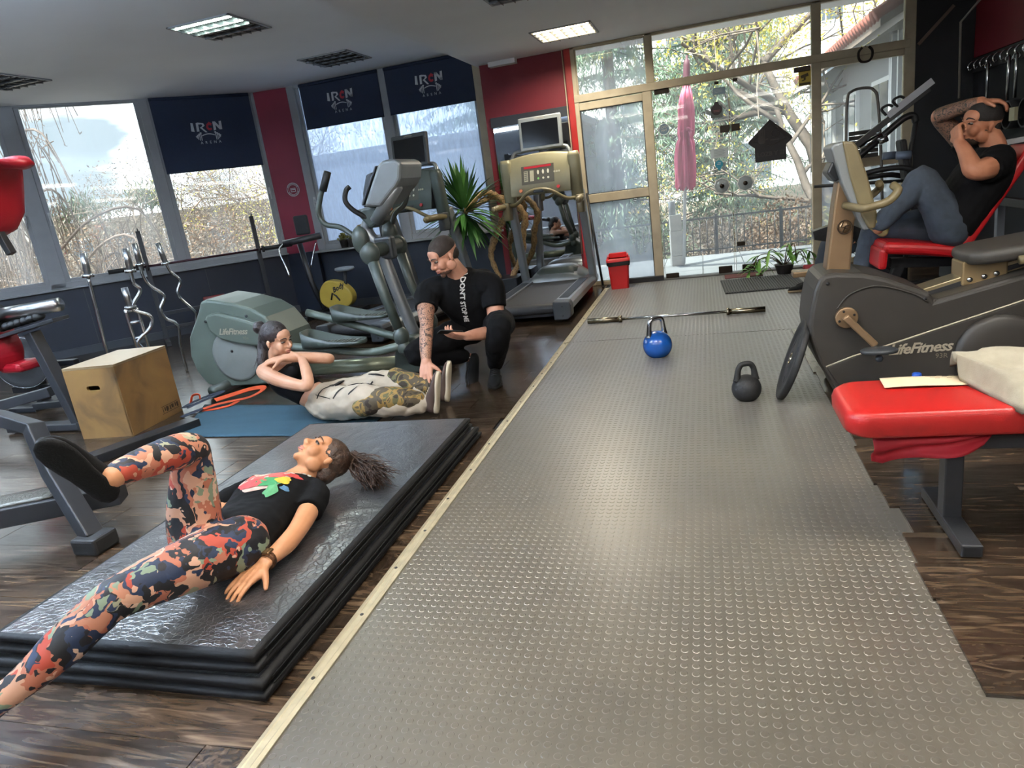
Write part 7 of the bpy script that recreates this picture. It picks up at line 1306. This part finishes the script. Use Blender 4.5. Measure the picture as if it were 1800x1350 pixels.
shoe(p3, (-1.478, 4.475, .0), (-1.415, 4.215, .0), (0, 0, 1), M_SHB, M_SOLB, .295, lace=M_BLACK); shoe(p3, (-1.695, 4.60, .115), (-1.655, 4.42, .0), (.25, .5, .85), M_SHB, M_SOLB, .285)
for q in ((-1.462, 4.445, .098), (-1.70, 4.565, .145)): B().torus(q, .046, .004, (.1, .2, 1), 22, 6).obj('ankle_cord', mat('pale_cord', '#b9b9b4', .6), p3, w=True)
S = H3 @ Matrix.Scale(1.02, 4); b = B(); b.ball((0, 0, 0), (.0765, .0985, .080), 20, 14, S @ TR(0, -.0165, .046)); b.ball((0, 0, 0), (.064, .045, .05), 16, 12, S @ TR(0, -.062, -.012)); fuse(b, 'hair', mat('buzz_cut', '#2b211b', .8, var=.2, vscale=300, bump=.3, bscale=500), p3, .005, 4); face_parts(p3, H3, 1.02, '#2c2019', '#9a5a50', .95, '#5b4034')
ph = thing('smartphone', 'black smartphone in the squatting person\'s hand', 'phone', M=look((-1.607, 4.055, .444), (-.75, -.60, .22), (-.12, .42, .9))); B().prism(rrect(.076, .155, .012), -.004, .004).obj('case', M_BLACK, ph, bevel=.002); B().prism(rrect(.070, .147, .010), .004, .0045).obj('screen', M_SCREEN, ph)

# ---- 4: person on the incline bench ------------------------------------------------------------------------------------
p4 = thing('person', 'person in a black t-shirt and jeans leaning back on the incline bench', 'person', (1.4, 4.8, .6)); b = B(); SD4 = (0, 1, 0)
H4 = look((1.555, 4.80, 1.275), (-.88, -.28, .12), (.20, -.05, .97)); head_vol(b, H4, 1.03, 1.1); limb(b, [(1.60, 4.80, 1.21, .062), (1.625, 4.80, 1.16, .066), (1.63, 4.80, 1.10, .08)])
body_loft(b, [(1.63, 4.80, 1.13, .09, .06), (1.62, 4.80, 1.06, .195, .10), (1.57, 4.80, .97, .195, .12), (1.47, 4.80, .81, .165, .12), (1.40, 4.80, .70, .16, .11)], SD4)
limb(b, [(1.60, 4.63, 1.08, .066), (1.58, 4.60, 1.055, .068), (1.49, 4.52, 1.035, .060), (1.435, 4.50, 1.04, .048), (1.43, 4.53, 1.08, .048), (1.42, 4.60, 1.15, .038), (1.405, 4.645, 1.195, .030)])
limb(b, [(1.62, 4.96, 1.09, .066), (1.60, 5.0, 1.11, .066), (1.48, 5.02, 1.26, .056), (1.40, 4.99, 1.345, .046), (1.41, 4.95, 1.365, .045), (1.50, 4.85, 1.39, .038), (1.555, 4.80, 1.40, .030)])
hand(b, (1.405, 4.645, 1.195), (-.10, .40, .85), (.9, .2, -.1), 1, 1.15, 1.02, .02, .030, .8); hand(b, (1.555, 4.80, 1.40), (.85, -.30, -.10), (0, .1, -1), -1, .5, 1.02, .05, .030)
core(b, [(1.40, 4.71, .70, .11), (1.32, 4.69, .86, .098), (1.245, 4.68, 1.0, .078), (1.225, 4.68, 1.015, .074), (1.17, 4.685, .94, .072), (1.06, 4.70, .82, .060), (1.035, 4.70, .79, .055)]); limb(b, [(1.04, 4.70, .79, .03), (1.01, 4.70, .75, .034)]); core(b, [(1.40, 4.89, .695, .11), (1.22, 4.94, .72, .098), (1.06, 4.98, .71, .08), (1.03, 4.99, .66, .076), (.99, 5.01, .42, .068), (.975, 5.02, .18, .058)]); limb(b, [(.98, 5.02, .25, .03), (.975, 5.02, .10, .034)]); bod4 = fuse(b, 'body', SK4, p4, .005, 5)
b = B(); body_loft(b, [(1.628, 4.80, 1.145, .10, .07), (1.62, 4.80, 1.07, .21, .112), (1.57, 4.80, .97, .215, .14), (1.475, 4.80, .81, .19, .145), (1.41, 4.80, .70, .185, .14)], SD4); limb(b, [(1.60, 4.64, 1.07, .09), (1.575, 4.60, 1.05, .09), (1.52, 4.545, 1.035, .080)], caps=False); b.ball((1.60, 4.64, 1.07), .09); limb(b, [(1.62, 4.96, 1.08, .09), (1.595, 5.0, 1.11, .086), (1.53, 5.02, 1.20, .076)], caps=False); b.ball((1.62, 4.96, 1.08), .09); fuse(b, 'shirt', M_TEE, p4, .007, 6, .006, 11)
b = B(); body_loft(b, [(1.43, 4.80, .745, .18, .13), (1.40, 4.80, .695, .19, .12), (1.36, 4.80, .675, .16, .10)], SD4); limb(b, [(1.40, 4.71, .70, .11), (1.32, 4.69, .86, .098), (1.245, 4.68, 1.0, .078), (1.225, 4.68, 1.015, .074), (1.17, 4.685, .94, .072), (1.06, 4.70, .82, .060), (1.02, 4.70, .775, .052)], 18); limb(b, [(1.40, 4.89, .695, .11), (1.22, 4.94, .72, .098), (1.06, 4.98, .71, .08), (1.03, 4.99, .66, .076), (.99, 5.01, .42, .068), (.975, 5.02, .18, .058)], 18); fuse(b, 'jeans', M_JEAN, p4, .007, 6, .007, 13)
M_OLV = mat('olive_trainer', '#6a6547', .7, var=.2, bump=.3, bscale=120); shoe(p4, (1.045, 4.70, .70), (.905, 4.665, .84), (-.55, .0, .8), M_OLV, mat('yellow_grey_sole', '#9a9060', .6), .27, lace=M_SOLC); shoe(p4, (1.01, 5.02, .012), (.76, 5.06, .012), (0, 0, 1), M_OLV, MATS['yellow_grey_sole'], .28, lace=M_SOLC)
S = H4 @ Matrix.Scale(1.03, 4); b = B(); b.ball((0, 0, 0), (.0775, .0985, .082), 20, 14, S @ TR(0, -.0165, .048)); b.ball((0, 0, 0), (.066, .045, .055), 16, 12, S @ TR(0, -.062, -.012)); fuse(b, 'hair', mat('dark_short_hair', '#1a1614', .7, var=.3, vscale=200, bump=.4, bscale=300), p4, .006, 4); face_parts(p4, H4, 1.03, '#2a1f19', '#94574c', 1.0, '#3a2a22')

# ---- 5: person further back, mostly hidden; one lower leg and shoe show ------------------------------------------------
p5 = thing('person', 'person in jeans and black trainers resting behind the recumbent bike, only a leg showing', 'person', (1.3, 6.9, 0)); b = B()
limb(b, [(1.42, 6.80, .37, .08), (1.08, 6.83, .43, .055), (.97, 6.85, .10, .036)]); limb(b, [(1.42, 6.97, .37, .08), (1.12, 7.02, .43, .055), (1.05, 7.03, .10, .036)]); body_loft(b, [(1.40, 6.885, .37, .15, .10), (1.55, 6.885, .40, .15, .10), (1.72, 6.885, .43, .17, .10), (1.80, 6.885, .44, .08, .06)], (0, 1, 0)); head_vol(b, look((1.95, 6.885, .47), (-.3, 0, .95), (.95, 0, .3)), 1, 1); limb(b, [(1.80, 6.885, .44, .06), (1.90, 6.885, .46, .06)]); limb(b, [(1.74, 6.70, .42, .05), (1.55, 6.66, .40, .04), (1.4, 6.70, .45, .03)]); limb(b, [(1.74, 7.07, .42, .05), (1.55, 7.11, .40, .04), (1.4, 7.07, .45, .03)]); hand(b, (1.4, 6.70, .45), (-1, .2, 0), (0, 0, -1)); hand(b, (1.4, 7.07, .45), (-1, -.2, 0), (0, 0, -1), -1); fuse(b, 'body', SK4, p5, .007, 4)
b = B(); limb(b, [(1.42, 6.80, .37, .10), (1.20, 6.82, .42, .09), (1.07, 6.83, .42, .07), (1.045, 6.835, .37, .068), (.995, 6.845, .20, .06), (.985, 6.85, .15, .058)], 16); limb(b, [(1.42, 6.97, .37, .10), (1.22, 7.0, .42, .09), (1.11, 7.02, .42, .07), (1.09, 7.025, .36, .068), (1.06, 7.03, .18, .06)], 16); body_loft(b, [(1.34, 6.885, .37, .15, .10), (1.46, 6.885, .38, .17, .11)], (0, 1, 0)); fuse(b, 'jeans', M_JEAN, p5, .008, 5, .006, 13)
b = B(); body_loft(b, [(1.44, 6.885, .38, .165, .11), (1.58, 6.885, .40, .17, .115), (1.74, 6.885, .43, .20, .11), (1.81, 6.885, .44, .09, .07)], (0, 1, 0)); fuse(b, 'shirt', M_TEE, p5, .008, 5)
shoe(p5, (1.0, 6.86, .0015), (.715, 6.83, .0015), (0, 0, 1), M_SHB, mat('gum_sole', '#8f7b60', .6), .29, lace=M_BLACK); shoe(p5, (1.09, 7.03, .0015), (.82, 7.02, .0015), (0, 0, 1), M_SHB, MATS['gum_sole'], .29); B().lathe([(.045, -.02), (.05, -.015), (.05, .03), (.047, .035)], 18, TR(.965, 6.85, .115)).obj('sock_roll', mat('pale_sock', '#aab2bd', .85), p5, w=True)
lb_ = thing('low_bench', 'low dark bench under the person resting behind the recumbent bike', 'bench', (1.65, 6.885, 0)); B().bx(1.3, 2.15, 6.75, 7.02, .20, .265).obj('pad', M_BLACK, lb_, bevel=.02, w=True)
for x in (1.4, 2.05): B().bx(x-.03, x+.03, 6.72, 7.05, .0, .20).obj('leg', M_BLKMET, lb_, bevel=.005, w=True)
flush()
# ---- tattoos follow the skin of one forearm; prints lie on the cloth
def paint(o, m, test):
    o.data.materials.append(m); ix = len(o.data.materials)-1
    for p in o.data.polygons:
        if test(p.center): p.material_index = ix
def near_seg(a, c, r):
    a = np.array(a); c = np.array(c); d = c-a; L2 = d@d
    def f(p):
        p = np.array(p); t = (p-a)@d/L2; return 0 < t < 1 and np.linalg.norm(p-a-d*t) < r
    return f
_t1 = near_seg((-1.842, 4.30, .61), (-1.80, 4.14, .48), .10); _t2 = near_seg((-1.81, 4.17, .50), (-1.778, 3.99, .285), .075); paint(bod3, M_TAT, lambda c: _t1(c) or _t2(c))
_t3 = near_seg((1.52, 5.02, 1.2), (1.395, 4.98, 1.36), .09); _t4 = near_seg((1.39, 4.98, 1.35), (1.55, 4.80, 1.40), .07); paint(bod4, M_TAT2, lambda c: _t3(c) or _t4(c))
T3 = bvh(tee3)
vs, fs = text_geo("DON'T STOP ME", .044, bold=.0015); _up = nrm((-.10, .45, -.88)); _fr = nrm(V3(-.05, -.88, .30)-_up*(V3(-.05, -.88, .30)@_up)); _M = frame(V3(-1.612, 4.30, .60)+_fr*.12+_up*.055, _up, np.cross(_fr, _up), _fr)
decal(T3, vs, fs, _M, .004, 'chest_lettering', M_WHITE, p3)
T1 = bvh(tee1); _ax = nrm((-.12, .98, .08)); _MX = frame((-1.725, 2.135, .42), np.cross(_ax, (0, 0, 1)), _ax, (0, 0, 1)); _MX = look((-1.715, 2.125, .45), _ax, (0, 0, 1)); rng = np.random.default_rng(4)
def blot(name, c, r, colr, off, k=22, wob=.15):
    c = (c[0]*1.15, c[1]*1.15); r = (r[0]*1.2, r[1]*1.2)
    ph_ = rng.random(4)*6; pts = [(c[0], c[1], 0)]+[(c[0]+r[0]*(1+wob*math.sin(3*a+ph_[0])+wob*.6*math.sin(5*a+ph_[1]))*math.cos(a), c[1]+r[1]*(1+wob*math.sin(2*a+ph_[2])+wob*.6*math.sin(6*a+ph_[3]))*math.sin(a), 0) for a in np.linspace(0, 2*PI, k+1)[:-1]]
    half = [(c[0]+(p[0]-c[0])*.5, c[1]+(p[1]-c[1])*.5, 0) for p in pts[1:]]; vs = pts+half; f = [(1+i, 1+(i+1) % k, k+1+(i+1) % k, k+1+i) for i in range(k)]+[(0, k+1+i, k+1+(i+1) % k) for i in range(k)]
    decal(T1, vs, f, _MX, off, 'shirt_print', mat('print_'+colr[1:], colr, .7, var=.15, vscale=40), p1)
blot('p', (.0, .0), (.088, .085), '#c8a79b', .0026, 30, .08); blot('p', (.0, .02), (.062, .058), '#c0564f', .0036); blot('p', (-.025, .035), (.03, .026), '#d2b9a8', .0044); blot('p', (.03, -.035), (.042, .028), '#2f7d4a', .0046); blot('p', (-.03, -.045), (.045, .03), '#b23a38', .0048); blot('p', (.075, -.02), (.026, .02), '#c0a02c', .005); blot('p', (.085, .03), (.026, .018), '#b83a34', .0044, wob=.3); blot('p', (.06, -.085), (.02, .038), '#4b8a5c', .0044); blot('p', (-.075, .05), (.03, .018), '#8d9a3c', .004); blot('p', (.095, -.06), (.014, .012), '#4a7090', .004)
for k in range(11): blot('p', (.06+.06*rng.random(), .045+.07*rng.random()), (.006, .006), '#c6c8c0', .0046, 10, .02)
vs, fs = text_geo('AID', .034, bold=.001); decal(T1, vs, fs, _MX @ TR(.06, .108, 0), .004, 'green_lettering', mat('print_green_letters', '#3f8f63', .7), p1)
TJ = bvh(jog)
def jog_stroke(pts, wd):
    P = spline([(x, y, 0) for x, y in pts], 6); L, R = [], []
    for i, p in enumerate(P):
        d = nrm(P[min(i+1, len(P)-1)]-P[max(i-1, 0)]); n_ = V3(-d[1], d[0], 0)*wd*(.6+.5*math.sin(PI*i/(len(P)-1))); L.append(p+n_); R.append(p-n_)
    n = len(P); return [tuple(q) for q in L+R], [(i, i+1, n+i+1, n+i) for i in range(n-1)]
_MJ = look((-2.15, 3.42, .46), (0, .62, .78), (0, -.78, .62))
for pts, wd in (([(-.24, -.10), (-.22, .0), (-.15, .07)], .007), ([(-.22, .02), (-.13, .03)], .009), ([(-.10, -.12), (-.03, -.02), (.05, .06)], .008), ([(-.12, .03), (-.02, .05)], .007), ([(-.03, .05), (.07, .03)], .009), ([(.02, -.11), (.06, -.05)], .007), ([(-.26, -.07), (-.12, -.12)], .003), ([(-.20, .12), (-.05, .13)], .006), ([(.0, .12), (.12, .10)], .007), ([(-.25, .14), (-.16, .19)], .004)):
    vs, fs = jog_stroke(pts, wd); decal(TJ, vs, fs, _MJ, .003, 'brush_stroke_print', mat('black_print', '#161516', .8), p2)
